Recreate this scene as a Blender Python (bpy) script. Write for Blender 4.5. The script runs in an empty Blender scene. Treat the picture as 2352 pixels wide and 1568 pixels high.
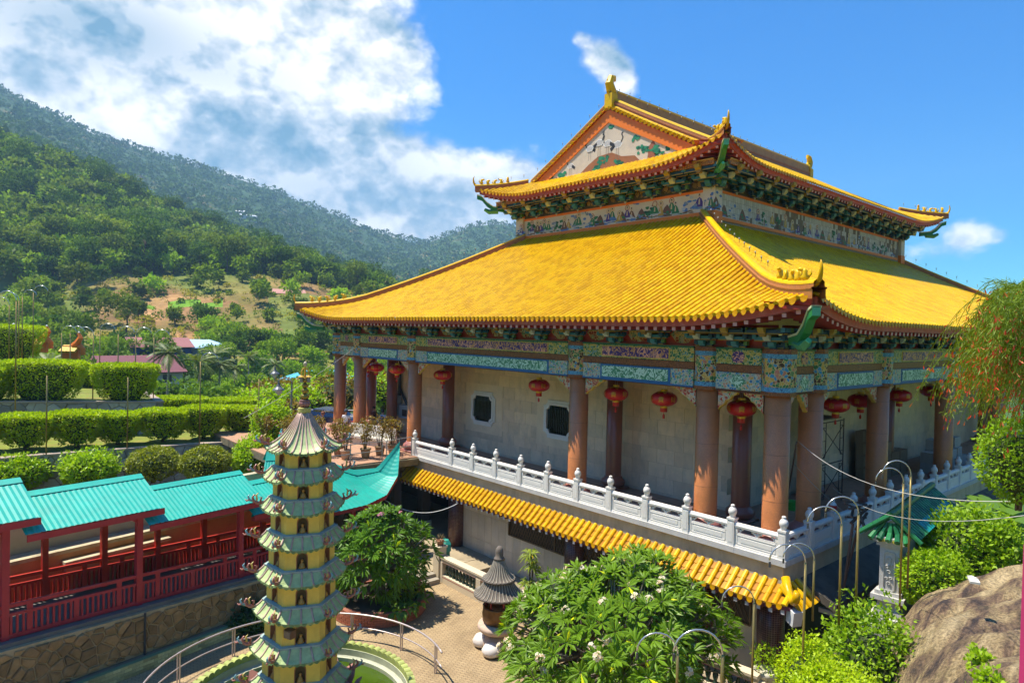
import bpy, math, random
import numpy as np
from mathutils import Vector, Matrix
R = math.radians
rnd = random.Random(7)
sc = bpy.context.scene
COL = sc.collection
# ---------------------------------------------------------------- camera
cam = bpy.data.cameras.new('camera'); camo = bpy.data.objects.new('camera', cam); COL.objects.link(camo)
cam.sensor_fit = 'HORIZONTAL'; cam.angle_x = R(75.164); cam.clip_start = 0.2; cam.clip_end = 30000
def _cam():
    cx, cy = 1176., 784.
    VL = np.array([-151 - cx, cy - 730]); VR = np.array([2935 - cx, cy - 798]); f = math.sqrt(-(VL @ VR))
    Y = np.array([*VL, f]); Y /= np.linalg.norm(Y)
    X = np.array([*VR, f]); X -= Y * (X @ Y); X /= np.linalg.norm(X)
    Z = np.cross(X, Y); Z = Z if Z[1] > 0 else -Z
    return np.array([X, Y, Z]), f
CM, CF = _cam()
m = Matrix.Identity(4)
for i in range(3):
    m[i][0] = CM[i][0]; m[i][1] = CM[i][1]; m[i][2] = -CM[i][2]
m[2][3] = 6.5
camo.matrix_world = m
sc.camera = camo
CP = np.array([0, 0, 6.5])
def ray(px, py):                       # direction of a point of the view, used only to lay the far land out on real distances
    d = CM @ np.array([px - 1176., 784. - py, CF]); return d / np.linalg.norm(d)
# ---------------------------------------------------------------- sun
SAZ, SEL = R(130), R(67)
sun = bpy.data.lights.new('sun', 'SUN'); sun.energy = 3.6; sun.angle = R(0.53); sun.color = (1.0, 0.925, 0.79)
suno = bpy.data.objects.new('sun', sun); COL.objects.link(suno)
sdir = Vector((math.cos(SEL) * math.cos(SAZ), math.cos(SEL) * math.sin(SAZ), math.sin(SEL)))
suno.rotation_euler = sdir.to_track_quat('Z', 'Y').to_euler(); suno.location = (-20, 30, 80)
vs = sc.view_settings; vs.view_transform = 'Standard'; vs.look = 'None'; vs.exposure = 1.38; vs.gamma = 1; vs.use_curve_mapping = False
cy_ = sc.cycles; cy_.max_bounces = 5; cy_.diffuse_bounces = 3; cy_.glossy_bounces = 2; cy_.transmission_bounces = 2; cy_.transparent_max_bounces = 4; cy_.volume_bounces = 0; cy_.caustics_reflective = False; cy_.caustics_refractive = False; cy_.use_adaptive_sampling = True; cy_.adaptive_threshold = .02; cy_.sample_clamp_indirect = 6
# ---------------------------------------------------------------- node helper
class NT:
    def __init__(s, tree): s.t = tree; s.n = tree.nodes; s.l = tree.links
    def new(s, typ, **kw):
        n = s.n.new(typ)
        for k, v in kw.items():
            if k.startswith('i_'): n.inputs[k[2:]].default_value = v
            else: setattr(n, k, v)
        return n
    def put(s, sock, v):
        if hasattr(v, 'default_value') or isinstance(v, bpy.types.NodeSocket): s.l.new(v, sock)
        else: sock.default_value = v
    def math(s, op, a, b=0.0, c=0.0, clamp=False):
        n = s.n.new('ShaderNodeMath'); n.operation = op; n.use_clamp = clamp
        for i, v in enumerate((a, b, c)): s.put(n.inputs[i], v)
        return n.outputs[0]
    def mix(s, fac, a, b, mode='MIX'):
        n = s.n.new('ShaderNodeMix'); n.data_type = 'RGBA'; n.blend_type = mode
        s.put(n.inputs['Factor'], fac)
        for k, v in ((6, a), (7, b)):
            if isinstance(v, tuple) and len(v) == 3: v = (*v, 1)
            s.put(n.inputs[k], v)
        return n.outputs[2]
    def noise(s, vec, scale, detail=4, rough=.55, dist=0):
        n = s.n.new('ShaderNodeTexNoise'); n.inputs['Scale'].default_value = scale; n.inputs['Detail'].default_value = detail
        n.inputs['Roughness'].default_value = rough; n.inputs['Distortion'].default_value = dist
        if vec is not None: s.l.new(vec, n.inputs['Vector'])
        return n.outputs['Fac']
    def ramp(s, fac, stops, interp='LINEAR'):
        n = s.n.new('ShaderNodeValToRGB'); cr = n.color_ramp; cr.interpolation = interp
        while len(cr.elements) < len(stops): cr.elements.new(.5)
        for e, (p, c) in zip(cr.elements, stops): e.position = p; e.color = (*c, 1) if len(c) == 3 else c
        s.l.new(fac, n.inputs[0]); return n.outputs[0]
# ---------------------------------------------------------------- sky with clouds
wd = bpy.data.worlds.new('World'); sc.world = wd; wd.use_nodes = True; wd.cycles.sampling_method = 'MANUAL'; wd.cycles.sample_map_resolution = 512
w = NT(wd.node_tree); w.n.clear()
sky = w.new('ShaderNodeTexSky', sky_type='NISHITA', sun_disc=False, sun_elevation=SEL, sun_rotation=R(90) - SAZ, altitude=120, air_density=1.0, dust_density=.55, ozone_density=2.2)
tc = w.new('ShaderNodeTexCoord'); dirv = tc.outputs['Generated']
sep = w.new('ShaderNodeSeparateXYZ'); w.l.new(dirv, sep.inputs[0])
az = w.math('DEGREES', w.math('ARCTAN2', sep.outputs[1], sep.outputs[0])) if False else w.math('MULTIPLY', w.math('ARCTAN2', sep.outputs[1], sep.outputs[0]), 57.29578)
el = w.math('MULTIPLY', w.math('ARCSINE', sep.outputs[2]), 57.29578)
def azel(px, py):
    d = ray(px, py); return math.degrees(math.atan2(d[1], d[0])), math.degrees(math.asin(d[2]))
def blob(px, py, rx, ry, wt):
    a, e = azel(px, py); k = 57.3 / CF
    q1 = w.math('MULTIPLY', w.math('SUBTRACT', az, a), 1 / (rx * k)); q2 = w.math('MULTIPLY', w.math('SUBTRACT', el, e), 1 / (ry * k))
    d2 = w.math('ADD', w.math('MULTIPLY', q1, q1), w.math('MULTIPLY', q2, q2))
    return w.math('MULTIPLY', w.math('EXPONENT', w.math('MULTIPLY', d2, -1.0)), wt)
def total(bl):
    acc = None
    for b in bl:
        v = blob(*b); acc = v if acc is None else w.math('ADD', acc, v)
    return acc
cover = total([(420, 60, 330, 170, .75), (760, 190, 220, 190, .85), (560, 330, 260, 110, .75), (60, 180, 110, 95, .7), (850, 60, 150, 110, .55),
               (700, 480, 330, 110, .65), (1120, 400, 240, 55, .75), (1000, 480, 260, 80, .55), (1375, 125, 62, 52, .85), (1430, 175, 48, 55, .8), (230, 40, 260, 90, .4),
               (2240, 530, 90, 45, .75), (2150, 610, 190, 60, .62), (1560, 520, 500, 60, .3), (200, 250, 60, 28, .42), (1330, 85, 24, 18, .42)])
dark = total([(260, 60, 190, 80, 1.0), (700, 430, 260, 75, .62), (560, 180, 190, 60, .42), (880, 330, 110, 60, .45), (1000, 460, 200, 45, .4), (60, 60, 160, 90, .5)])
mp = w.new('ShaderNodeMapping'); mp.inputs['Scale'].default_value = (1, 1, 1.35); w.l.new(dirv, mp.inputs[0])
f1 = w.noise(mp.outputs[0], 4.6, 6, .52, .1)
def billow(vec, s):
    v = w.new('ShaderNodeTexVoronoi', feature='F1'); v.inputs['Scale'].default_value = s
    nz = w.new('ShaderNodeTexNoise'); nz.inputs['Scale'].default_value = s * 1.3; nz.inputs['Detail'].default_value = 3; w.l.new(vec, nz.inputs['Vector']); vm = w.mix(.035, vec, nz.outputs['Color'], 'LINEAR_LIGHT'); w.l.new(vm, v.inputs['Vector']); return w.math('SUBTRACT', .85, v.outputs['Distance'])
f2 = w.math('ADD', w.math('MULTIPLY', billow(mp.outputs[0], 11.0), .62), w.math('MULTIPLY', billow(mp.outputs[0], 29.0), .38))
mp2 = w.new('ShaderNodeMapping'); mp2.inputs['Scale'].default_value = (1, 1, 1.35); mp2.inputs['Location'].default_value = tuple(-0.035 * np.array([sdir.x, sdir.y, 1.6 * sdir.z])); w.l.new(dirv, mp2.inputs[0])
f1b = w.noise(mp2.outputs[0], 4.6, 6, .52, .1); f2b = w.math('ADD', w.math('MULTIPLY', billow(mp2.outputs[0], 11.0), .62), w.math('MULTIPLY', billow(mp2.outputs[0], 29.0), .38))
cover = w.math('ADD', cover, w.math('ADD', .20, total([(1950, 200, 720, 300, -.42), (1300, 60, 330, 160, -.1)])))  # even base of extra cloud, in and out of view, added for whiter fill light
dens = w.math('ADD', w.math('ADD', cover, w.math('MULTIPLY', w.math('SUBTRACT', f1, .5), 1.75)), w.math('MULTIPLY', w.math('SUBTRACT', f2, .5), .62))
msk = w.new('ShaderNodeMapRange', interpolation_type='SMOOTHSTEP'); w.l.new(dens, msk.inputs[0]); msk.inputs[1].default_value = .34; msk.inputs[2].default_value = .80
lit = w.math('ADD', w.math('MULTIPLY', w.math('SUBTRACT', f1, f1b), 2.4), w.math('ADD', .73, w.math('MULTIPLY', w.math('SUBTRACT', f2, f2b), 1.1)), clamp=True)
lit = w.math('SUBTRACT', lit, w.math('MULTIPLY', dark, .5), clamp=True)
ccol = w.ramp(lit, [(0, (.5, 1.0, 1.35)), (.3, (1.35, 1.7, 1.95)), (.62, (2.7, 2.75, 2.75)), (1, (4.5, 4.3, 4.0))])
hs = w.new('ShaderNodeHueSaturation'); hs.inputs['Saturation'].default_value = 1.6; hs.inputs['Value'].default_value = 1.05; w.l.new(sky.outputs[0], hs.inputs['Color'])
skc = w.mix(1.0, hs.outputs[0], (.175, .45, .53), 'MULTIPLY')
bgc = w.mix(w.math('MULTIPLY', msk.outputs[0], .97), skc, ccol)
bg = w.new('ShaderNodeBackground'); bg.inputs['Strength'].default_value = .15; w.l.new(bgc, bg.inputs[0])
ow = w.new('ShaderNodeOutputWorld'); w.l.new(bg.outputs[0], ow.inputs[0])
# ---------------------------------------------------------------- objects and meshes
def wl(o):
    v = Vector((0, 0, 0))
    while o: v += o.location; o = o.parent
    return v
def tag(o, label=None, cat=None, group=None, kind=None):
    if label: o['label'] = label
    if cat: o['category'] = cat
    if group: o['group'] = group
    if kind: o['kind'] = kind
    return o
def thing(name, label, cat, loc=(0, 0, 0), group=None, rz=0):
    o = bpy.data.objects.new(name, None); COL.objects.link(o); o.location = loc; o.rotation_euler.z = rz; o.empty_display_size = .3
    return tag(o, label, cat, group)
def inst(mesh, name, parent=None, loc=(0, 0, 0), rz=0, scale=None, mat=None):
    o = bpy.data.objects.new(name, mesh); COL.objects.link(o); o.parent = parent
    if mat is not None: o.matrix_local = mat
    else:
        o.location = loc; o.rotation_euler.z = rz
        if scale: o.scale = scale if isinstance(scale, tuple) else (scale,) * 3
    return o
def copy_tree(o, parent=None):
    c = o.copy(); COL.objects.link(c); c.parent = parent
    for ch in o.children: copy_tree(ch, c)
    return c
def rawmesh(name, V, loops, sizes, mat=None, cols=None, smooth=False):
    me = bpy.data.meshes.new(name); V = np.asarray(V, np.float32); loops = np.asarray(loops, np.int32); sizes = np.asarray(sizes, np.int32)
    me.vertices.add(len(V)); me.vertices.foreach_set('co', V.ravel()); me.loops.add(len(loops)); me.loops.foreach_set('vertex_index', loops)
    me.polygons.add(len(sizes)); st = np.zeros(len(sizes), np.int32); st[1:] = np.cumsum(sizes)[:-1]
    me.polygons.foreach_set('loop_start', st)
    try: me.polygons.foreach_set('loop_total', sizes)
    except Exception: pass
    me.polygons.foreach_set('use_smooth', np.full(len(sizes), bool(smooth)))
    if cols is not None:
        a = me.attributes.new('Col', 'FLOAT_COLOR', 'FACE'); cc = np.ones((len(sizes), 4), np.float32); cc[:, :3] = np.asarray(cols, np.float32); a.data.foreach_set('color', cc.ravel())
    me.update(calc_edges=True); me.validate(); me.polygons.foreach_set('use_smooth', np.full(len(me.polygons), bool(smooth)))
    if mat: me.materials.append(mat)
    return me
def rotz(a): c, s = math.cos(a), math.sin(a); return np.array([[c, -s, 0], [s, c, 0], [0, 0, 1.]])
class MB:
    def __init__(s, col=(1, 1, 1)): s.v = []; s.f = []; s.c = []; s.col = col
    def add(s, vs, fs, col=None):
        n = len(s.v); s.v += [tuple(map(float, v)) for v in vs]; s.f += [tuple(i + n for i in f) for f in fs]
        s.c += [col or s.col] * len(fs); return s
    BF = [(0, 3, 2, 1), (4, 5, 6, 7), (0, 1, 5, 4), (1, 2, 6, 5), (2, 3, 7, 6), (3, 0, 4, 7)]
    def hexa(s, p, col=None): return s.add(p, MB.BF, col)
    def box(s, x0, x1, y0, y1, z0, z1, col=None, F=None):
        p = [(x0, y0, z0), (x1, y0, z0), (x1, y1, z0), (x0, y1, z0), (x0, y0, z1), (x1, y0, z1), (x1, y1, z1), (x0, y1, z1)]
        return s.hexa([F(*q) for q in p] if F else p, col)
    def obox(s, c, dim, rz=0, col=None, M=None):
        m = rotz(rz) if M is None else np.asarray(M); h = np.array(dim) / 2.; c = np.array(c, float)
        sg = [(-1, -1, -1), (1, -1, -1), (1, 1, -1), (-1, 1, -1), (-1, -1, 1), (1, -1, 1), (1, 1, 1), (-1, 1, 1)]
        return s.hexa([c + m @ (h * np.array(q)) for q in sg], col)
    def bar(s, a, b, w, h=None, col=None):
        a = np.array(a, float); b = np.array(b, float); d = b - a; L = np.linalg.norm(d); d /= L
        up = np.array([0, 0, 1.]) if abs(d[2]) < .98 else np.array([1., 0, 0]); sd = np.cross(d, up); sd /= np.linalg.norm(sd); up = np.cross(sd, d)
        return s.obox((a + b) / 2, (L, w, h or w), col=col, M=np.array([d, sd, up]).T)
    def prism(s, poly, fn, h0, h1, col=None, caps=True):
        n = len(poly); vs = [fn(a, b, h0) for a, b in poly] + [fn(a, b, h1) for a, b in poly]
        fs = [(i, (i + 1) % n, n + (i + 1) % n, n + i) for i in range(n)]
        if caps: fs += [tuple(range(n))[::-1], tuple(range(n, 2 * n))]
        return s.add(vs, fs, col)
    def lathe(s, prof, c=(0, 0, 0), n=12, col=None, sx=1, sy=1, rz=0, cols=None, cap=True):
        c = np.array(c, float); k = len(prof); vs = []
        for r, z in prof:
            for j in range(n):
                a = 2 * math.pi * j / n + rz; vs.append((c[0] + r * math.cos(a) * sx, c[1] + r * math.sin(a) * sy, c[2] + z))
        for i in range(k - 1):
            base = [(i * n + j, i * n + (j + 1) % n, (i + 1) * n + (j + 1) % n, (i + 1) * n + j) for j in range(n)]
            if i == 0: n0 = len(s.v); s.v += [tuple(map(float, v)) for v in vs]
            s.f += [tuple(q + n0 for q in f) for f in base]; s.c += [(cols[i] if cols else None) or col or s.col] * n
        if cap:
            for i, rev in ((0, True), (k - 1, False)):
                if prof[i][0] > 1e-4:
                    f = tuple(n0 + i * n + j for j in range(n)); s.f.append(f[::-1] if rev else f); s.c.append((cols[min(i, k - 2)] if cols else None) or col or s.col)
        return s
    def tube(s, path, r, n=6, col=None, caps=True, flat=1.0):
        P = [np.array(p, float) for p in path]; k = len(P); rs = r if hasattr(r, '__len__') else [r] * k
        ref = None; n0 = len(s.v)
        for i in range(k):
            d = P[min(i + 1, k - 1)] - P[max(i - 1, 0)]; d /= (np.linalg.norm(d) + 1e-9)
            if ref is None: ref = np.array([0, 0, 1.]) if abs(d[2]) < .9 else np.array([1., 0, 0])
            a = np.cross(d, ref); a /= (np.linalg.norm(a) + 1e-9); b = np.cross(a, d); ref = b
            for j in range(n):
                t = 2 * math.pi * j / n; q = P[i] + rs[i] * (a * math.cos(t) * flat + b * math.sin(t)); s.v.append(tuple(q))
        fs = [(n0 + i * n + j, n0 + i * n + (j + 1) % n, n0 + (i + 1) * n + (j + 1) % n, n0 + (i + 1) * n + j) for i in range(k - 1) for j in range(n)]
        if caps: fs += [tuple(n0 + j for j in range(n))[::-1], tuple(n0 + (k - 1) * n + j for j in range(n))]
        s.f += fs; s.c += [col or s.col] * len(fs); return s
    def strip(s, rows, col=None, closed=False):
        k = len(rows); m = len(rows[0]); n0 = len(s.v)
        for r in rows: s.v += [tuple(map(float, p)) for p in r]
        fs = [(n0 + i * m + j, n0 + i * m + (j + 1) % m, n0 + (i + 1) * m + (j + 1) % m, n0 + (i + 1) * m + j) for i in range(k - 1) for j in range(m if closed else m - 1)]
        s.f += fs; s.c += [col or s.col] * len(fs); return s
    def mesh(s, name, mat=None, smooth=False, off=(0, 0, 0)):
        V = np.array(s.v, np.float32) - np.array(off, np.float32); lo = [i for f in s.f for i in f]
        return rawmesh(name, V, lo, [len(f) for f in s.f], mat, s.c, smooth)
    def build(s, name, mat, parent=None, smooth=False, label=None, cat=None, group=None, kind=None, world=True):
        o = bpy.data.objects.new(name, s.mesh(name, mat, smooth, tuple(wl(parent)) if (parent and world) else (0, 0, 0))); COL.objects.link(o); o.parent = parent
        return tag(o, label, cat, group, kind)
# ---------------------------------------------------------------- materials
MATS = {}
def mat(name, col=(.5, .5, .5), rough=.6, var=.18, scale=3., bump=0., bscale=25., metal=0., attr=False, coat=0., rand=0., spec=.5, dirt=None, dscale=1.2, damt=.5, streak=0., emit=None, geo=False):
    if name in MATS: return MATS[name]
    M = bpy.data.materials.new(name); M.use_nodes = True; t = NT(M.node_tree); b = t.n['Principled BSDF']
    tc = t.new('ShaderNodeTexCoord'); v = tc.outputs['Object']
    if geo: v = t.new('ShaderNodeNewGeometry').outputs['Position']
    if attr:
        c = t.new('ShaderNodeAttribute', attribute_name='Col').outputs['Color']
        if col != (1, 1, 1): c = t.mix(1, c, col, 'MULTIPLY')
    else:
        rgb = t.new('ShaderNodeRGB'); rgb.outputs[0].default_value = (*col, 1); c = rgb.outputs[0]
    if var:
        f = t.noise(v, scale, 6, .65); g = t.ramp(f, [(.25, (1 - var,) * 3), (.75, (1 + var,) * 3)]); c = t.mix(1, c, g, 'MULTIPLY')
    if rand:
        oi = t.new('ShaderNodeObjectInfo'); g = t.ramp(oi.outputs['Random'], [(0, (1 - rand,) * 3), (1, (1 + rand,) * 3)]); c = t.mix(1, c, g, 'MULTIPLY')
    if dirt:
        vv = v
        if streak:
            mp = t.new('ShaderNodeMapping'); mp.inputs['Scale'].default_value = (1, 1, streak); t.l.new(v, mp.inputs[0]); vv = mp.outputs[0]
        f = t.noise(vv, dscale, 8, .7); g = t.ramp(f, [(.48, (0, 0, 0)), (.72, (1, 1, 1))]); c = t.mix(t.math('MULTIPLY', g, damt), c, dirt)
    t.l.new(c, b.inputs['Base Color']); b.inputs['Roughness'].default_value = rough; b.inputs['Metallic'].default_value = metal
    b.inputs['Specular IOR Level'].default_value = spec; b.inputs['Coat Weight'].default_value = coat; b.inputs['Coat Roughness'].default_value = .15
    if bump:
        bp = t.new('ShaderNodeBump'); bp.inputs['Strength'].default_value = bump; bp.inputs['Distance'].default_value = .03
        t.l.new(t.noise(v, bscale, 5, .6), bp.inputs['Height']); t.l.new(bp.outputs[0], b.inputs['Normal'])
    if emit: b.inputs['Emission Color'].default_value = (*emit, 1); b.inputs['Emission Strength'].default_value = 1
    MATS[name] = M; return M
def leafmat(name, col=(1, 1, 1), col2=(1, 1, 1), trans=.35, rough=.5, rand=.0, var=.35, scale=.35, spec=.35):
    if name in MATS: return MATS[name]
    M = bpy.data.materials.new(name); M.use_nodes = True; t = NT(M.node_tree); b = t.n['Principled BSDF']; out = t.n['Material Output']
    a = t.new('ShaderNodeAttribute', attribute_name='Col').outputs['Color']
    tc = t.new('ShaderNodeTexCoord'); f = t.noise(tc.outputs['Object'], scale, 3, .6)
    f = t.math('ADD', t.math('MULTIPLY', t.math('SUBTRACT', f, .5), 2 * var), .5, clamp=True)
    c = t.mix(f, col, col2); c = t.mix(1, c, a, 'MULTIPLY')
    if rand:
        oi = t.new('ShaderNodeObjectInfo'); g = t.ramp(oi.outputs['Random'], [(0, (1 - rand, 1 - rand, 1 - rand * .6)), (.5, (1.0, .95, .8)), (1, (1 + rand * 1.3, 1 + rand * .8, 1))]); c = t.mix(1, c, g, 'MULTIPLY')
    t.l.new(c, b.inputs['Base Color']); b.inputs['Roughness'].default_value = rough; b.inputs['Specular IOR Level'].default_value = spec
    tr = t.new('ShaderNodeBsdfTranslucent'); t.l.new(t.mix(1, c, (1.25, 1.3, .55), 'MULTIPLY'), tr.inputs[0])
    ms = t.new('ShaderNodeMixShader'); ms.inputs[0].default_value = trans; t.l.new(b.outputs[0], ms.inputs[1]); t.l.new(tr.outputs[0], ms.inputs[2]); t.l.new(ms.outputs[0], out.inputs[0])
    MATS[name] = M; return M
def cells(name, palette, scale, line=(.75, .5, .12), lw=.06, stretch=(1, 1, 1), rough=.45):
    """painted filigree: small coloured petals outlined in a lighter line"""
    if name in MATS: return MATS[name]
    M = bpy.data.materials.new(name); M.use_nodes = True; t = NT(M.node_tree); b = t.n['Principled BSDF']
    tc = t.new('ShaderNodeTexCoord'); mp = t.new('ShaderNodeMapping'); mp.inputs['Scale'].default_value = stretch; t.l.new(tc.outputs['Object'], mp.inputs[0])
    nz = t.new('ShaderNodeTexNoise'); nz.inputs['Scale'].default_value = scale * .7; t.l.new(mp.outputs[0], nz.inputs['Vector'])
    vv = t.mix(.06, mp.outputs[0], nz.outputs['Color'], 'LINEAR_LIGHT')
    v1 = t.new('ShaderNodeTexVoronoi'); v1.inputs['Scale'].default_value = scale; t.l.new(vv, v1.inputs['Vector'])
    v2 = t.new('ShaderNodeTexVoronoi', feature='DISTANCE_TO_EDGE'); v2.inputs['Scale'].default_value = scale; t.l.new(vv, v2.inputs['Vector'])
    sx = t.new('ShaderNodeSeparateColor'); t.l.new(v1.outputs['Color'], sx.inputs[0])
    n = len(palette); c = t.ramp(sx.outputs[0], [(i / n, p) for i, p in enumerate(palette)], 'CONSTANT')
    e = t.math('LESS_THAN', v2.outputs['Distance'], lw); c = t.mix(e, c, line)
    t.l.new(c, b.inputs['Base Color']); b.inputs['Roughness'].default_value = rough
    MATS[name] = M; return M
def filigree(name, bg, fg, scale, bands=3.2, width=.42, fg2=None):
    if name in MATS: return MATS[name]
    M = bpy.data.materials.new(name); M.use_nodes = True; t = NT(M.node_tree); b = t.n['Principled BSDF']
    tc = t.new('ShaderNodeTexCoord'); f = t.noise(tc.outputs['Object'], scale, 1.5, .5, 1.6)
    fr = t.math('FRACT', t.math('MULTIPLY', f, bands * 3)); k = t.math('LESS_THAN', fr, width)
    c = t.mix(k, bg, fg)
    if fg2:
        f2 = t.noise(tc.outputs['Object'], scale * .5, 2, .5); c = t.mix(t.math('MULTIPLY', k, t.math('GREATER_THAN', f2, .52)), c, fg2)
    t.l.new(c, b.inputs['Base Color']); b.inputs['Roughness'].default_value = .45
    MATS[name] = M; return M
paint = lambda: mat('painted_parts', (1, 1, 1), .45, .10, 4, attr=True)
plain = lambda: mat('painted_matt', (1, 1, 1), .75, .16, 3, attr=True)
def newrng(k): return np.random.default_rng(k)
# ================================================================ land
def azof(px): d = ray(px, 740); return math.atan2(d[1], d[0])
def tanel(px, py): d = ray(px, py); return d[2] / math.hypot(d[0], d[1])
PXS = [-1500, -300, 0, 100, 200, 300, 350, 450, 600, 700, 800, 900, 950, 1000, 1060, 1130, 1190, 1300, 1500, 2000, 2700, 4200]
crest = [250, 250, 335, 372, 418, 474, 506, 538, 584, 634, 668, 688, 694, 698, 702, 706, 710, 716, 727, 745, 760, 770]
ridge_y = [280, 160, 212, 257, 300, 340, 353, 381, 431, 470, 511, 545, 562, 548, 524, 513, 520, 560, 640, 745, 760, 770]
foot = [720, 710, 700, 680, 655, 645, 645, 645, 645, 650, 680, 700, 706, 712, 716, 720, 722, 728, 740, 760, 775, 780]
RS = [0, 40, 62, 110, 150, 190, 235, 280, 380, 480, 560, 640, 900, 1200, 1500, 1700, 2600, 9000]
TAB = np.zeros((len(PXS), len(RS)))
for i, px in enumerate(PXS):
    pe = min(max(px, -60), 2400); c, g_, f_ = crest[i], ridge_y[i], foot[i]
    ys_ = {110: 965, 150: 890, 190: 812, 235: .5 * (800 + f_) - 8, 280: f_, 380: .45 * f_ + .55 * c + 14, 480: c, 560: c + 26, 640: c + 20, 900: c - .28 * (c - g_), 1200: c - .66 * (c - g_), 1500: g_, 1700: g_ + 25}
    for j, r in enumerate(RS):
        if r in ys_: TAB[i, j] = 6.5 + r * tanel(pe, min(ys_[r], 985))
        elif r < 100: TAB[i, j] = -7.5 if r < 50 else -7.0
        else: TAB[i, j] = TAB[i, j - 1] * (.5 if r < 5000 else -.1)
    for j in range(3, len(RS)):                                # the valley floor never dips below the stream
        TAB[i, j] = max(TAB[i, j], -22)
AZS = np.array([azof(px) for px in PXS])
def vnoise(x, y, s, seed=0):
    x = np.asarray(x) / s; y = np.asarray(y) / s; xi = np.floor(x).astype(int); yi = np.floor(y).astype(int); fx = x - xi; fy = y - yi; fx = fx * fx * (3 - 2 * fx); fy = fy * fy * (3 - 2 * fy)
    h = lambda a, b: (np.sin(a * 127.1 + b * 311.7 + seed * 74.7) * 43758.5453) % 1.0
    return (h(xi, yi) * (1 - fx) + h(xi + 1, yi) * fx) * (1 - fy) + (h(xi, yi + 1) * (1 - fx) + h(xi + 1, yi + 1) * fx) * fy
def tz(a, r):
    a = np.atleast_1d(np.asarray(a, float)); r = np.atleast_1d(np.asarray(r, float)); a = np.clip(a, AZS.min(), AZS.max())
    order = np.argsort(AZS); A = AZS[order]; Tb = TAB[order]
    i = np.clip(np.searchsorted(A, a) - 1, 0, len(A) - 2); fa = (a - A[i]) / (A[i + 1] - A[i])
    j = np.clip(np.searchsorted(RS, r, side='right') - 1, 0, len(RS) - 2); rs = np.array(RS, float); fr = (r - rs[j]) / (rs[j + 1] - rs[j])
    z = (Tb[i, j] * (1 - fa) + Tb[i + 1, j] * fa) * (1 - fr) + (Tb[i, j + 1] * (1 - fa) + Tb[i + 1, j + 1] * fa) * fr
    x, y = r * np.cos(a), r * np.sin(a); k = np.clip((r - 100) / 200, 0, 1)
    return z + k * (vnoise(x, y, 45, 1) - .5) * np.clip(r / 60, 0, 9) + k * (vnoise(x, y, 16, 2) - .5) * 2.2 + np.clip(1 - np.abs(r - 240) / 70, 0, 1) * ((vnoise(x, y, 7, 21) - .5) * 1.6 + np.floor(r / 9 + 2 * vnoise(x, y, 30, 22)) % 2 * .5)
def soilmap(a, r):
    x, y = r * np.cos(a), r * np.sin(a); n = vnoise(x, y, 26, 5) * .6 + vnoise(x, y, 9, 6) * .4
    px_ = np.interp(-a, -AZS, PXS)
    core = np.clip(1 - np.abs(r - 236) / 62, 0, 1) * np.clip((px_ - 130) / 110, 0, 1) * np.clip((1150 - px_) / 200, 0, 1)
    return np.clip(core * 1.25 + (n - .62) * 2.1, 0, 1), px_
na = 560; aa = np.concatenate([np.linspace(R(-14), R(112), na), np.linspace(R(114), R(344), 60)])
rr = np.concatenate([[3], np.linspace(40, 110, 6), np.linspace(118, 300, 60), np.linspace(306, 520, 44), np.linspace(540, 1720, 70), [2000, 2600, 5000, 9000]])
AA, RR = np.meshgrid(aa, rr); ZZ = tz(AA.ravel(), RR.ravel()).reshape(AA.shape); V = np.stack([RR * np.cos(AA), RR * np.sin(AA), ZZ], -1).reshape(-1, 3)
nr_, nc = AA.shape; ii, jj = np.meshgrid(np.arange(nr_ - 1), np.arange(nc), indexing='ij'); j2 = (jj + 1) % nc
Fq = np.stack([ii * nc + jj, ii * nc + j2, (ii + 1) * nc + j2, (ii + 1) * nc + jj], -1).reshape(-1, 4)
ca, cr_ = AA[:-1, :].ravel(), (RR[:-1, :] * .5 + RR[1:, :] * .5).ravel(); so, pxm = soilmap(ca, cr_)
dry = vnoise(cr_ * np.cos(ca), cr_ * np.sin(ca), 30, 9)[:, None]; fine = vnoise(cr_ * np.cos(ca), cr_ * np.sin(ca), 7, 3)[:, None]
gul = vnoise(cr_ * np.cos(ca) * 1.0, cr_ * np.sin(ca) * .35, 5, 12)[:, None]; soil = np.array([.36, .20, .085]) * (.55 + .6 * fine) * (.65 + .6 * gul) * (1 - .45 * (dry > .55)) + np.array([.10, .11, .02]) * .6 * (dry > .55); grass = np.array([.10, .15, .025]) * (1 - dry) + np.array([.22, .20, .05]) * dry
far = np.array([.05, .095, .03]); inside = ((cr_ > 330) | (cr_ < 175))[:, None]; base_ = np.where(inside, far * (.7 + .6 * fine), grass)
cols = base_ * (1 - so[:, None]) + soil * so[:, None]
lawn = (np.abs(cr_ - 243 + 7 * (fine[:, 0] - .5)) < 4.5 * (.5 + dry[:, 0])) & (((pxm > 318 + 10 * fine[:, 0]) & (pxm < 356 - 8 * dry[:, 0])) | ((pxm > 392) & (pxm < 512))); cols[lawn] = (.15, .29, .025)
lawn2 = (np.abs(cr_ - 232) < 14 + 26 * fine[:, 0]) & (pxm > 600 + 70 * fine[:, 0]) & (pxm < 900); cols[lawn2] = cols[lawn2] * .45 + np.array([.11, .20, .03]) * .55
land = inst(rawmesh('hillside', V, Fq.ravel(), [4] * len(Fq), mat('hill_ground', (1, 1, 1), .95, .35, .35, attr=True, bump=.5, bscale=.8, spec=.1), cols, True), 'hillside'); tag(land, kind='structure')
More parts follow.
